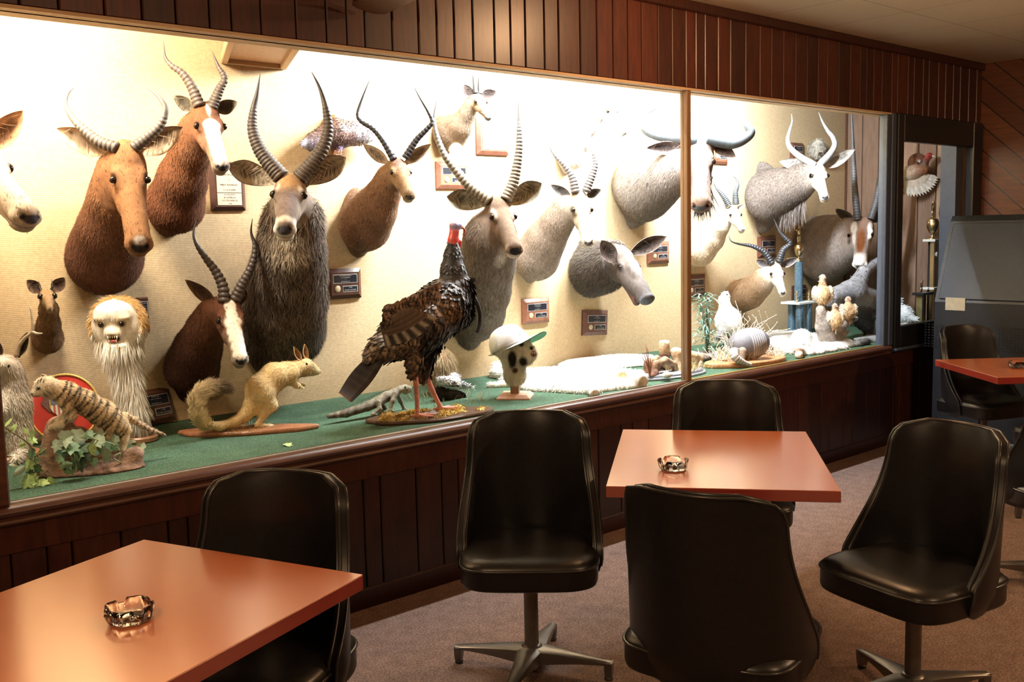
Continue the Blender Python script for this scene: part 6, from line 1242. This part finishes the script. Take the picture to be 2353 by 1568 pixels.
# ---- hollow log diorama on an oval grey board
b0 = on_turf(1560, 866)+V(0, .06, 0); m_ = mpp(b0); q1, q2 = on_turf(1484, 880), on_turf(1638, 858); ang = math.atan2(q2[1]-q1[1], q2[0]-q1[0]); hl = np.linalg.norm(q2-q1)/2*1.02; ux = V(math.cos(ang), math.sin(ang), 0); uy = V(-ux[1], ux[0], 0)
e = empty('hollow_log_diorama', b0, 'grey oval board with a hollow log, a cut stump, straw and reeds, behind the mullion', 'diorama')
M_greyb = plain('grey_stained_board', (.30, .31, .34), .4); oval(b0, hl, .105, SILL-.004, SILL+.012, ang, (1, 1, 1), 'base', M_greyb, e); oval(b0, hl*.93, .09, SILL+.012, SILL+.026, ang, (1, 1, 1), 'base_step', M_greyb, e)
Q_ = lambda u, v, d=0: at_y(u, v, b0[1]-d)
LB = (.30, .20, .12)
pr = [('c', Q_(1504, 864), Q_(1508, 838), 9*m_, 9*m_, (.14, .07, .045)), ('c', Q_(1508, 838), Q_(1528, 828), 9*m_, 8*m_, LB), ('c', Q_(1528, 828), Q_(1548, 838), 8*m_, 8*m_, LB), ('c', Q_(1548, 838), Q_(1556, 860), 8*m_, 7*m_, LB), ('c', Q_(1493, 872, .03), Q_(1506, 858, .02), 6*m_, 8*m_, (.12, .06, .04))]
pr += [(p[0], p[1]+uy*.07, p[2]+uy*.07, p[3], p[4], p[5]) for p in pr[:4]]
world_blob('hollow_log', pr, M_rock, e, .006, .012, jitter=.2, planes=[(V(0, 0, SILL+.02), V(0, 0, -1))])
st_ = b0+uy*.085; st_ = V(*Q_(1527, 845, -.09)); st_[2] = SILL+.02; hs = Q_(1527, 783, -.09)[2]-st_[2]
q = MB(); q.lathe([(12.5*m_, 0), (12*m_, hs*.4), (13*m_, hs*.6)], st_, 16, (.11, .05, .035)); q.lathe([(13*m_, hs*.55), (12.5*m_, hs*.9), (11*m_, hs), (.001, hs)], st_, 16, (.62, .44, .28)); q.build('stump', M_rock, e)
pr = [('c', Q_(1552, 812, -.05), Q_(1606, 822, -.03), 14*m_, 12*m_, (.62, .44, .26)), ('c', Q_(1552, 812, -.05), Q_(1560, 850, -.02), 9*m_, 8*m_, (.66, .52, .36)), ('c', Q_(1606, 822, -.03), Q_(1606, 850, .0), 9*m_, 9*m_, (.42, .30, .2))]
world_blob('log', pr, M_rock, e, .006, .012, jitter=.1)
q = MB(); q.ball(Q_(1533, 862, .10), (15*m_, 10*m_, 7*m_), 12, (.85, .82, .72)); q.build('white_stone', M_rock, e)
q = MB(); blades(q, Q_(1570, 858, .03)*V(1, 1, 0)+V(0, 0, SILL+.025), 150, .07, .10, .0025, [(.66, .52, .26), (.55, .42, .2)], 1.0); blades(q, Q_(1610, 852, .03)*V(1, 1, 0)+V(0, 0, SILL+.025), 70, .03, .09, .0025, [(.6, .46, .22)], .8); q.build('straw', M_straw, e)
q = MB(); pb_ = Q_(1493, 862, .03)
for du, h_ in ((-6, 790), (-2, 800), (-10, 812), (4, 820), (10, 826), (-14, 822)): q.tube(spline([Q_(1493, 866, .03), Q_(1492+du*.5, 838, .03), Q_(1490+du, h_, .03)], 5), np.linspace(1.8*m_, .8*m_, 11), 6, (.30, .13, .09))
q.build('reeds', M_straw, e)
# ---- leafy plant on a grey block
b0 = on_turf(1622, 826); b0 = b0+V(0, .0, 0); m_ = mpp(b0); Q_ = lambda u, v, d=0: at_y(u, v, b0[1]-d)
e = empty('leafy_plant', b0, 'artificial green plant with thin bamboo like leaves just right of the mullion', 'plant')
q = MB(); q.bevbox((-.10, -.07, 0), (.12, .09, .05), .02, (.30, .24, .23), M=(np.eye(3), b0)); q.build('block', M_rock, e)
q = MB()
for k_ in range(6): a = rng.uniform(-1, 1); q.tube(spline([Q_(1624+a*2, 818), Q_(1622+a*8, 765), Q_(1614+a*16, 690+rng.uniform(0, 25))], 6), np.linspace(2*m_, 1*m_, 13), 6, (.13, .20, .15))
q.build('stems', M_straw, e)
q = MB()
for _ in range(170):
    t_ = rng.random(); c = Q_(1622-8*t_+rng.normal(0, 9), 790-112*t_, rng.normal(0, .05)); a = rng.uniform(0, 6.28); d = unit(V(math.cos(a), math.sin(a), rng.uniform(-.35, .6))); L = rng.uniform(.07, .13); w = .011; s = unit(np.cross(d, V(0, 0, 1))); m1 = c+d*L*.5+V(0, 0, .008); tp_ = c+d*L+V(0, 0, -.02); col = np.array([(.10, .26, .19), (.16, .36, .28), (.06, .15, .11), (.28, .45, .38)][rng.integers(4)])
    q.add([c, m1-s*w*.5, tp_, m1+s*w*.5], [(0, 1, 2, 3)], col)
q.build('leaves', M_leaf, e, smooth=False)
# ---- white bird
b0 = on_turf(1668, 800); m_ = mpp(b0); y0 = b0[1]+.0; Q_ = lambda u, v, d=0: at_y(u, v, y0-d)
e = empty('white_bird', b0, 'plump white mounted bird with raised head between the green plant and the armadillo', 'mounted bird')
WB = (.85, .85, .80)
pr = [('e', Q_(1673, 738), Bf, (31*m_, 30*m_, 34*m_), WB), ('c', Q_(1668, 715), Q_(1664, 690), 18*m_, 11*m_, WB), ('c', Q_(1664, 690), Q_(1667, 679), 11*m_, 9.5*m_, WB), ('c', Q_(1690, 755), Q_(1704, 772), 14*m_, 6*m_, (.7, .7, .62)), ('c', Q_(1658, 762), Q_(1650, 776), 10*m_, 5*m_, (.06, .06, .07))]
world_blob('body', pr, M_feather, e, .0055, .02, (2600, .022, .009, .2, .06), flow=V(0, 0, -1), jitter=.03)
q = MB(); q.tube([Q_(1673, 679, .02), Q_(1679, 681, .02)], [2.4*m_, .6*m_], 6, (.2, .18, .15)); q.build('beak', M_skin, e); eyes_at(e, [Q_(1669, 677, .02)+tw*7*m_], 1.8*m_)
q = MB()
for du in (-6, 6): q.tube([Q_(1668+du, 768), Q_(1668+du, 790), b0+V(du*m_, 0, .0)], [3.4*m_, 2*m_, 2*m_], 6, (.3, .2, .15))
q.build('legs', M_skin, e)
def coral(c, h, n, nm, lab, col=(.78, .66, .52)):
    e_ = empty(nm, c, lab, 'dried shrub'); q = MB()
    for _ in range(n):
        a = rng.uniform(0, 6.28); d = unit(V(math.cos(a), math.sin(a), rng.uniform(.5, 1.8))); p = np.array(c, float)+V(0, 0, .0); L = h*rng.uniform(.6, 1.1)
        for k_ in range(4): e1 = p+d*L/4; q.tube([p, e1], [.0022, .0017], 4, np.array(col)*rng.uniform(.8, 1.2), caps=False); d = unit(d+rng.normal(0, .35, 3)); p = e1; br = p+unit(d+rng.normal(0, .8, 3))*L*.16; q.tube([p, br], [.0018, .0012], 4, np.array(col)*rng.uniform(.9, 1.3), caps=False); q.ball(br, .0032, 5, np.array(col)*1.1)
    q.build('twigs', M_straw, e_); return e_
coral(on_turf(1700, 808), .32, 46, 'dried_coral_shrub', 'tall pale coral like dried shrub standing behind the white bird', (.75, .62, .5))
coral(on_turf(1657, 838), .17, 40, 'dried_coral_shrub', 'low cream dried shrub left of the armadillo shell', (.80, .70, .5))
coral(on_turf(1787, 826)+V(0, .03, 0), .15, 46, 'dried_coral_shrub', 'low cream dried shrub right of the armadillo', (.82, .70, .55))
# ---- armadillo
b0 = on_turf(1721, 836)+V(0, .025, 0); m_ = mpp(b0); q1, q2 = on_turf(1634, 846), on_turf(1808, 826); ang = math.atan2(q2[1]-q1[1], q2[0]-q1[0]); y0 = b0[1]-.0; Q_ = lambda u, v, d=0: at_y(u, v, y0-d)
e = empty('armadillo', b0, 'mounted armadillo with banded grey shell and long ringed tail on an oval board', 'mounted armadillo')
oval(b0, np.linalg.norm(q2-q1)/2, .140, SILL-.004, SILL+.026, ang, (1.5, 1.4, 1.2), parent=e)
pa_l = []; ax_ = unit(Bf[:, 0]+V(0, 0, .16)-tw*.15); Bx = np.stack([ax_, unit(np.cross(V(0, 0, 1), ax_)), np.cross(ax_, unit(np.cross(V(0, 0, 1), ax_)))], 1)
cA = Q_(1722, 790)
pr = [('e', cA, Bx, (52*m_, 36*m_, 37*m_), (.15, .145, .16))]
pr[0] = ('e', Q_(1720, 791), Bx, (50*m_, 37*m_, 37*m_), (.15, .145, .16))
for i in range(7): pa_l.append((cA+ax_*(-4+5.5*i)*m_, Bx, (1.7*m_, 60*m_, 60*m_), (.50, .48, .47), .3))
world_blob('shell', pr, vcol('bony_shell', .4, .3, 220, .9, spec=.5, dist=.003), e, .0048, .012, paints=pa_l, jitter=.05)
pr = [('c', Q_(1706, 808, .04), Q_(1704, 832, .05), 10*m_, 7*m_, (.30, .22, .16)), ('c', Q_(1728, 812, .04), Q_(1732, 832, .05), 10*m_, 7*m_, (.32, .2, .14)), ('c', Q_(1756, 806, -.05), Q_(1758, 828, -.05), 8*m_, 5*m_, (.3, .22, .16)), ('c', Q_(1764, 800, -.08), Q_(1780, 812, -.12), 13*m_, 6*m_, (.32, .27, .24))]
world_blob('legs_and_head', pr, vcol('scaly_skin'), e, .005, .01)
tl = spline([Q_(1686, 806, .05), Q_(1690, 822, .08), Q_(1710, 834, .10), Q_(1744, 846, .12)], 12); tl[:, 2] = np.maximum(tl[:, 2], SILL+.012); tl[:, 1] = np.maximum(tl[:, 1], YG+.09); rr_ = np.array([(10.5*(1-i/(len(tl)-1))**.8+1.5)*m_*(1+(.10 if i % 3 else -.08)) for i in range(len(tl))]); cc_ = np.array([(.66, .58, .52) if i % 3 else (.34, .29, .27) for i in range(len(tl))])
q = MB(); q.tube(tl, rr_, 12, cc_); q.build('tail', vcol('scaly_skin'), e)
q = MB(); blades(q, b0+V(0, 0, .024), 120, .09, .05, .0025, [(.62, .48, .26), (.5, .36, .2)], 1.2); q.build('straw', M_straw, e)
# ---- pale pelt with head and black tail, right end
T_ = lambda u, v, z=0: on_turf(u, v-9)+V(0, 0, z)
mq = mpp(T_(1840, 815)); WQ = (.82, .80, .76)
hdp = T_(1842, 822, .04)
ex = [('c', T_(1842, 802, .05), T_(1842, 822, .04), 24*mq, 17*mq, (.80, .78, .74)), ('c', T_(1838, 822, .03), T_(1836, 832, .02), 11*mq, 9*mq, (.6, .48, .36)), ('c', T_(1770, 776, .03), T_(1782, 768, .05), 12*mq, 8*mq, (.30, .27, .25)), ('c', T_(1925, 808, .012), T_(1970, 804, .014), 7*mq, 7*mq, (.008, .007, .007)), ('c', T_(1970, 804, .014), T_(1990, 800, .02), 8*mq, 10*mq, (.008, .007, .007)), ('c', T_(1890, 812, .01), T_(1925, 808, .012), 9*mq, 7*mq, (.008, .007, .007))]
pelt('pale_pelt', 'pale grey and white pelt with its head facing the glass and a black tail', 'pelt', [(1775, 800), (1800, 822), (1860, 826), (1935, 812), (1955, 800), (1900, 792), (1830, 776), (1775, 776)], .035, WQ, 5000, ex, dv=-9,
     paints=[(hdp+tw*.085+V(0, 0, .035), Bf, (.022, .05, .016), (.03, .04, .05), .25), (hdp+tw*.07-Bf[:, 0]*.045+V(0, 0, .055), Bf, (.016, .05, .010), (.05, .05, .05), .25), (hdp+tw*.07+Bf[:, 0]*.045+V(0, 0, .055), Bf, (.016, .05, .010), (.05, .05, .05), .25), (T_(1838, 828, .035)+tw*.02, Bf, (.042, .06, .032), (.20, .10, .055), .35), (T_(1800, 780, .05), I3, (.09, .05, .03), (.42, .39, .36), .6)])
# ---- driftwood with three partridges
b0 = on_turf(1906, 796); m_ = mpp(b0); y0 = b0[1]; Q_ = lambda u, v, d=0: at_y(u, v, y0-d)
e = empty('driftwood', b0, 'upright grey driftwood stump carrying three speckled partridges', 'driftwood')
DW = (.36, .31, .27)
pr = [('c', Q_(1908, 790), Q_(1893, 750), 24*m_, 19*m_, DW), ('c', Q_(1893, 750), Q_(1886, 712), 19*m_, 11*m_, DW), ('c', Q_(1915, 775), Q_(1935, 748), 18*m_, 12*m_, DW), ('c', Q_(1935, 748), Q_(1968, 732), 10*m_, 5*m_, (.5, .47, .44)), ('c', Q_(1920, 786), Q_(1948, 762), 12*m_, 4*m_, DW), ('c', Q_(1900, 792), Q_(1945, 795), 12*m_, 6*m_, DW)]
world_blob('wood', pr, M_rock, e, .0065, .015, jitter=.15, planes=[(V(0, 0, SILL-.004), V(0, 0, -1))])
def partridge(u, v, s, d, label, up=0):
    c = Q_(u, v, d); e_ = empty('partridge', c-V(0, 0, 20*s*m_), label, 'mounted bird', 'partridges on the driftwood'); TN = (.62, .42, .22); k_ = s*m_
    pr_ = [('e', c, Bf, (19*k_, 18*k_, 22*k_), TN), ('c', c+V(0, 0, 14*k_), c+V(0, 0, (27+up)*k_), 10*k_, 6.5*k_, (.58, .34, .2)), ('e', c+V(0, 0, (32+up)*k_), Bf, (7*k_, 7*k_, 6.5*k_), (.66, .5, .4)), ('e', c-Bf[:, 0]*16*k_+V(0, 0, 3*k_), Bf, (7*k_, 12*k_, 17*k_), (.72, .66, .55)), ('e', c+Bf[:, 0]*16*k_+V(0, 0, 3*k_), Bf, (7*k_, 12*k_, 17*k_), (.72, .64, .5)), ('c', c-V(0, 0, 16*k_), c-V(0, 0, 27*k_)-Bf[:, 0]*4*k_, 9*k_, 4*k_, (.32, .17, .09))]
    world_blob('body', pr_, M_feather, e_, .0042, .009, (1100, .018, .008, .25, .4), flow=V(0, 0, -1), jitter=.22)
    q_ = MB(); q_.tube([c+V(0, 0, (32+up)*k_)+tw*6*k_+Bf[:, 0]*2*k_, c+V(0, 0, (30+up)*k_)+tw*11*k_+Bf[:, 0]*3*k_], [2.2*k_, .5*k_], 6, (.5, .3, .2)); q_.build('beak', M_skin, e_)
    q_ = MB(); [q_.tube([c-V(0, 0, 18*k_)+Bf[:, 0]*x_*k_, c-V(0, 0, 38*k_)+Bf[:, 0]*x_*k_], [3*k_, 1.6*k_], 6, (.66, .52, .36)) for x_ in (-7, 3)]; q_.build('legs', M_skin, e_)
partridge(1890, 678, 1.05, .0, 'speckled tan partridge, highest of the three on the driftwood', 6); partridge(1918, 733, .92, .07, 'speckled tan partridge, lowest of the three on the driftwood'); partridge(1949, 716, .92, .02, 'speckled tan partridge, rightmost of the three on the driftwood')
# ---- big grey goose behind, dark bird, white bird in the far corner
b0 = on_turf(1975, 775); y0 = b0[1]; Q_ = lambda u, v, d=0: at_y(u, v, y0-d); m_ = mpp(b0); GG = (.27, .27, .29)
e = empty('grey_goose', b0, 'large grey mounted goose with raised wing behind the partridges', 'mounted bird')
pr = [('c', Q_(1910, 684), Q_(1955, 676), 20*m_, 30*m_, GG), ('c', Q_(1955, 676), Q_(2005, 690), 30*m_, 26*m_, GG), ('c', Q_(1962, 668), Q_(1985, 625), 24*m_, 14*m_, GG), ('c', Q_(1985, 625), Q_(2020, 600), 13*m_, 10*m_, GG), ('c', Q_(1985, 720), Q_(2000, 765), 22*m_, 14*m_, (.03, .03, .032)), ('c', Q_(1960, 705), Q_(1985, 740), 20*m_, 20*m_, (.035, .035, .036))]
world_blob('body', pr, M_feather, e, .0075, .03, (2500, .035, .014, .2, .2), flow=unit(V(-1, 0, -.3)), jitter=.05)
w = MB(); W_P = []
for k_ in range(14):
    t_ = k_/13; a = Q_(1912+52*t_, 706-22*t_, .0); b = Q_(1925+62*t_, 722-38*t_, .06); s = unit(b-a); u_ = unit(Q_(1985, 680, .0)-Q_(1915, 705, .0))*8*m_; w.add([a-u_, a+u_, b+u_*.7, b-u_*.7], [(0, 1, 2, 3)], np.array((.42, .42, .42))*(.8+.3*(k_ % 2)))
pl_ = [(1912, 706), (1925, 693), (1945, 683), (1968, 679), (1985, 681), (1990, 688), (1975, 697), (1955, 704), (1935, 712), (1918, 716)]
G = [Q_(u, v, .0) for u, v in pl_]; w.loft([np.array(G), np.array(G)+tw*.012], col=(.46, .45, .43)); w.build('wing', M_feather, e, smooth=False)
e = empty('white_winged_bird', on_turf(2005, 770), 'black and white bird low in the corner, half hidden by the grey post', 'mounted bird'); y0 = on_turf(2005, 772)[1]; pr = [('c', Q_(2002, 735), Q_(2010, 750), 8*m_, 13*m_, (.7, .72, .72)), ('c', Q_(2008, 708), Q_(2004, 728), 5*m_, 8*m_, (.04, .04, .045)), ('c', Q_(2008, 755), Q_(2012, 790), 12*m_, 14*m_, (.04, .04, .045))]
world_blob('body', pr, M_feather, e, .006, .015, (600, .025, .012, .2, .2), planes=[(V(0, 0, SILL-.004), V(0, 0, -1))])
e = empty('grey_wing_tip', on_turf(1995, 782), 'flat grey feathered wing tip on the turf against the grey post', 'feathers'); q = MB(); G = [on_turf(u, v)+V(0, 0, .004) for u, v in ((1962, 781), (1985, 776), (2010, 765), (2020, 770), (2015, 785), (1985, 786))]; q.loft([np.array(G), np.array(G)+V(0, 0, .012)], col=(.4, .4, .4)); q.build('feathers', M_feather, e, smooth=False)
# ---- trophies
M_gold = plain('gold_metal', (.72, .58, .34), .28, 1.0); M_marble = plain('white_marble', (.72, .72, .68), .35, 0, .08, 20); M_bluecol = plain('blue_trophy_column', (.13, .22, .30), .25, .5, .3, 60); M_blackcol = plain('black_trophy_column', (.02, .02, .022), .25)
def figure(mb, c, h):
    """small posed trophy figure"""
    k_ = h/10; mb.ball(c+V(0, 0, 9.3*k_), .8*k_, 8); mb.tube([c+V(0, 0, 8.6*k_), c+V(0, 0, 5*k_)], [.9*k_, 1.2*k_], 8); mb.tube([c+V(.3*k_, 0, 5*k_), c+V(1*k_, 0, 2.6*k_), c+V(.6*k_, 0, .2*k_)], [.8*k_, .6*k_, .45*k_], 6); mb.tube([c+V(-.3*k_, 0, 5*k_), c+V(-1.2*k_, 0, 2.8*k_), c+V(-.8*k_, 0, .2*k_)], [.8*k_, .6*k_, .45*k_], 6)
    mb.tube([c+V(.6*k_, 0, 8*k_), c+V(2*k_, 0, 8.8*k_), c+V(2.9*k_, 0, 10.4*k_)], [.5*k_, .42*k_, .35*k_], 6); mb.tube([c+V(-.6*k_, 0, 8*k_), c+V(-1.9*k_, 0, 6.8*k_), c+V(-2.9*k_, 0, 7.6*k_)], [.5*k_, .42*k_, .35*k_], 6)
def urn(mb, c, h):
    mb.lathe([(.3*h, 0), (.28*h, .05*h), (.06*h, .12*h), (.05*h, .22*h), (.16*h, .3*h), (.27*h, .55*h), (.29*h, .8*h), (.24*h, .86*h), (.25*h, .9*h), (.08*h, 1.0*h), (.001, 1.02*h)], c, 20)
    for s in (-1, 1): mb.tube(spline([c+V(s*.25*h, 0, .82*h), c+V(s*.42*h, 0, .8*h), c+V(s*.38*h, 0, .55*h), c+V(s*.2*h, 0, .4*h)], 5), .018*h, 6)
b0 = on_turf(1834, 770); m_ = mpp(b0); y0 = b0[1]; Q_ = lambda u, v, d=0: at_y(u, v, y0-d); zt = lambda v, u=1834: Q_(u, v)[2]
e = empty('tall_trophy', b0, 'tall trophy with blue columns, marble tiers and gold figures, beside the gemsbok', 'trophy')
mb_ = MB()
for z0, w, t_ in ((SILL-.004, .13, .02), (zt(698), .12, .018), (zt(602)+0, .03, .012)): mb_.bevbox((-w, -w*.7, 0), (w, w*.7, t_), .003, M=(np.eye(3), V(b0[0], b0[1], z0)))
mb_.build('marble_tier', M_marble, e, smooth=False)
for dx_, dy_ in ((-.055, -.05), (.06, -.05), (.0, .06)): q = MB(); q.lathe([(.030, SILL+.016), (.030, zt(698))], (b0[0]+dx_, b0[1]+dy_, 0), 20); q.build('column', M_bluecol, e, auto=50)
q = MB(); q.lathe([(.032, zt(698)+.018), (.032, zt(602))], (b0[0], b0[1], 0), 20); q.build('column', M_bluecol, e, auto=50)
q = MB(); urn(q, V(b0[0], b0[1], zt(602)+.012), (zt(553)-zt(602))*.8); q.build('cup', M_gold, e); q = MB(); figure(q, V(b0[0], b0[1], zt(562)+.01), zt(515)-zt(556)); q.build('figurine', M_gold, e)
for dx_ in (-.085, .085): q = MB(); figure(q, V(b0[0]+dx_, b0[1]-.04, zt(698)+.018), .085); q.build('figurine', M_gold, e)
def small_trophy(u, v_top, v_cup, v_plate, v_low, label, m_w=.045, cup=True, z0=SILL-.004, depth=4.25, column=M_blackcol, base_v=None):
    pass
xT = 7.84; Q_ = lambda u, v, d=0: X(u, v, xT)+tw*d
c = Q_(2140, 665); e = empty('gold_cup_trophy', V(c[0], c[1], SILL-.004), 'trophy with gold cup and tall black and gold column, seen through the black framed pane', 'trophy')
q = MB()
for v_, w in ((662, .05), (552, .052), (750, .06)): z_ = Q_(2140, v_)[2]; q.bevbox((-w*1.2, -w, -.012), (w*1.2, w, .008), .003, M=(np.eye(3), V(c[0], c[1], max(z_, SILL+.008))))
q.build('marble_tier', M_marble, e, smooth=False)
for v0_, v1_ in ((750, 664), (660, 554)):
    z0_, z1_ = max(SILL, Q_(2140, v0_)[2]), Q_(2140, v1_)[2]
    q = MB(); q.box((c[0]-.034, c[1]-.03, z0_), (c[0]-.012, c[1]+.0, z1_)); q.build('gold_strip', M_gold, e, smooth=False); q = MB(); q.box((c[0]-.010, c[1]-.03, z0_), (c[0]+.034, c[1]+.03, z1_)); q.build('black_column', M_blackcol, e, smooth=False)
z_ = Q_(2140, 550)[2]; q = MB(); urn(q, V(c[0], c[1], z_), Q_(2140, 500)[2]-z_); q.build('cup', M_gold, e); q = MB(); figure(q, V(c[0], c[1], Q_(2140, 500)[2]), Q_(2140, 462)[2]-Q_(2140, 500)[2]); q.build('figurine', M_gold, e)
q = MB(); q.lathe([(.001, 0), (.02, 0), (.02, .006), (.001, .006)], V(c[0]+.012, c[1]-.031, Q_(2146, 585)[2]), 12, M=frame((0, -1, 0))); q.build('rosette', M_marble, e)
xT = 7.68; c = Q_(2118, 700); e = empty('low_trophy', V(c[0], c[1], SILL-.004), 'low trophy with dark top and gold figure left of the gold cup trophy', 'trophy')
q = MB(); z_ = Q_(2118, 672)[2]; q.bevbox((-.075, -.045, -.02), (.11, .045, .0), .003, M=(np.eye(3), V(c[0], c[1], z_))); q.build('top_plate', M_blackcol, e, smooth=False)
q = MB(); q.box((c[0]-.035, c[1]-.02, SILL-.004), (c[0]-.0, c[1]+.03, z_-.02)); q.build('column', plain('olive_gold_column', (.33, .26, .12), .3, .7), e, smooth=False); q = MB(); q.box((c[0]+.002, c[1]-.02, SILL-.004), (c[0]+.03, c[1]+.03, z_-.02)); q.build('column', M_blackcol, e, smooth=False)
q = MB(); figure(q, V(c[0]-.01, c[1], z_), .09); q.build('figurine', M_gold, e)
xT = 7.80; c = Q_(2158, 740); e = empty('trophy_figure', V(c[0], c[1], SILL-.004), 'small gold running figure on a white base, low beside the charcoal cabinet', 'trophy'); q = MB(); q.bevbox((c[0]-.05, c[1]-.03, SILL-.004), (c[0]+.05, c[1]+.03, SILL+.02), .003); q.build('base', M_marble, e, smooth=False); q = MB(); figure(q, V(c[0], c[1], SILL+.02), .12); q.build('figurine', M_gold, e)
# ---- pheasant hanging on the end panel
xT = 7.82; m_ = mpp(Q_(2090, 400)); e = empty('pheasant', Q_(2095, 400, -.1), 'mounted flying pheasant with red face and spread white wing on a round plaque', 'mounted bird')
c = Q_(2108, 370); cx_ = XR-.02; q = MB(); pc_ = X(2108, 374, XR-.03); q.lathe([(.001, 0), (21*mpp(pc_), 0), (21*mpp(pc_), .02), (.001, .02)], pc_, 24, M=frame((-1, 0, 0))); q.build('round_plaque', M_plq, e)
pr = [('c', Q_(2060, 410), Q_(2100, 396), 22*m_, 17*m_, (.52, .44, .34)), ('c', Q_(2100, 396), Q_(2122, 388), 17*m_, 12*m_, (.30, .12, .06)), ('c', Q_(2120, 386), Q_(2128, 368), 10*m_, 7*m_, (.03, .06, .05)), ('c', Q_(2128, 366), Q_(2136, 358), 7*m_, 7*m_, (.35, .04, .03)), ('c', pc_, Q_(2100, 392), .02, .02, (.2, .1, .06))]
world_blob('body', pr, M_feather, e, .005, .012, (900, .02, .009, .2, .25), flow=unit(V(-1, 0, 0)))
q = MB(); q.tube([Q_(2141, 358), Q_(2150, 361)], [2.6*m_, .6*m_], 6, (.7, .66, .5)); q.build('beak', M_skin, e)
w = MB()
for k_ in range(15):
    t_ = k_/14; a = Q_(2078+20*t_, 398, .04); an = math.radians(-95+80*t_); L_ = (52+8*math.sin(t_*3))*m_; d = math.cos(an)*Bf[:, 0]+math.sin(an)*V(0, 0, 1)+tw*.15; b = a+d*L_; s = unit(np.cross(d, tw))*4.6*m_; w.add([a-s*.5, a+s*.5, a+d*L_*.8+s, b, a+d*L_*.8-s], [(0, 1, 2, 3, 4)], np.array((.72, .68, .6))*(.85+.2*(k_ % 2))); w.add([a-s*.5+tw*.003, a+s*.5+tw*.003, a+d*L_*.55+s+tw*.003, a+d*L_*.6+tw*.003, a+d*L_*.55-s+tw*.003], [(0, 1, 2, 3, 4)], (.62, .54, .44))
w.build('wing', M_feather, e, smooth=False)
# ---- white duck low behind the black frame
xT = 7.55; b0 = Q_(2082, 742); m_ = mpp(b0); e = empty('white_duck', V(b0[0], b0[1], SILL), 'white mounted duck resting low inside the black framed pane', 'mounted bird')
pr = [('c', Q_(2050, 735), Q_(2078, 722), 22*m_, 20*m_, (.66, .69, .7)), ('c', Q_(2078, 722), Q_(2105, 735), 18*m_, 5*m_, (.7, .72, .72)), ('c', Q_(2060, 712), Q_(2066, 690), 12*m_, 8*m_, (.7, .72, .72)), ('c', Q_(2058, 752), Q_(2085, 752), 14*m_, 11*m_, (.6, .48, .34))]
world_blob('body', pr, M_feather, e, .006, .015, (900, .03, .012, .18, .08), flow=unit(V(1, 0, -.1)), planes=[(V(0, 0, SILL-.003), V(0, 0, -1))], jitter=.04)
Q_ = lambda u, v, d=0: at_y(u, v, yT-d)
# ---- brown bird mounted on the wall behind the waterbuck horn
yT = YB-.10; c = Q_(780, 310); m_ = mpp(c); e = empty('brown_wall_bird', V(c[0], YB, c[2]), 'brown mottled mounted bird on the wall, half hidden by the waterbuck horn', 'mounted bird')
BB = (.15, .085, .065)
pr = [('c', Q_(722, 325), Q_(770, 305), 20*m_, 30*m_, BB), ('c', Q_(770, 305), Q_(822, 308), 31*m_, 27*m_, BB), ('c', Q_(822, 308), Q_(838, 312), 24*m_, 15*m_, (.32, .35, .4)), ('c', Q_(838, 314), Q_(850, 317), 14*m_, 9*m_, (.4, .42, .45)), ('c', Q_(775, 340), Q_(772, 372), 13*m_, 8*m_, (.36, .17, .08)), ('c', Q_(790, 325), V(Q_(790, 325)[0], YB, Q_(790, 325)[2]), .03, .03, BB), ('c', Q_(700, 330), Q_(716, 332), 9*m_, 14*m_, (.25, .28, .42))]
world_blob('body', pr, M_feather, e, .0055, .018, (2400, .014, .006, .4, .3), flow=unit(V(-1, 0, -.4)), jitter=.15, planes=[(V(0, YB-.001, 0), V(0, 1, 0))], paints=[(Q_(795, 338, .06), Bf, (28*m_, 40*m_, 8*m_), (.16, .12, .2), .5), (Q_(700, 330, .02), Bf, (5*m_, 20*m_, 16*m_), (.5, .55, .7), .4)])
eyes_at(e, [Q_(850, 312)+tw*10*m_], 3*m_)
q = MB(); q.bevbox((c[0]-.02, YB-.09, Q_(790, 283)[2]), (c[0]+.07, YB-.0, Q_(790, 263)[2]), .004); q.build('wood_block', M_tan, e, smooth=False)
# ---- small grey furry face high on the wall between the spiral horns
yT = YB-.07; c = Q_(1880, 342); m_ = mpp(c); e = empty('small_grey_mask', V(c[0], YB, c[2]), 'small grey furry face on the wall between the pale spiral horns', 'novelty mount')
pr = [('e', c, Bf, (17*m_, 14*m_, 22*m_), (.48, .43, .36)), ('e', c+V(0, 0, -8*m_)+tw*10*m_, Bf, (9*m_, 8*m_, 8*m_), (.55, .5, .42)), ('c', c, V(c[0], YB, c[2]), 15*m_, 15*m_, (.3, .27, .22))]
world_blob('face', pr, M_longfur, e, .005, .012, (2200, .02, .003, .5, .25), paints=[(c+V(0, 0, -11*m_)+tw*16*m_, Bf, (5*m_, 8*m_, 3*m_), (.05, .03, .03), .3)], planes=[(V(0, YB-.001, 0), V(0, 1, 0))])
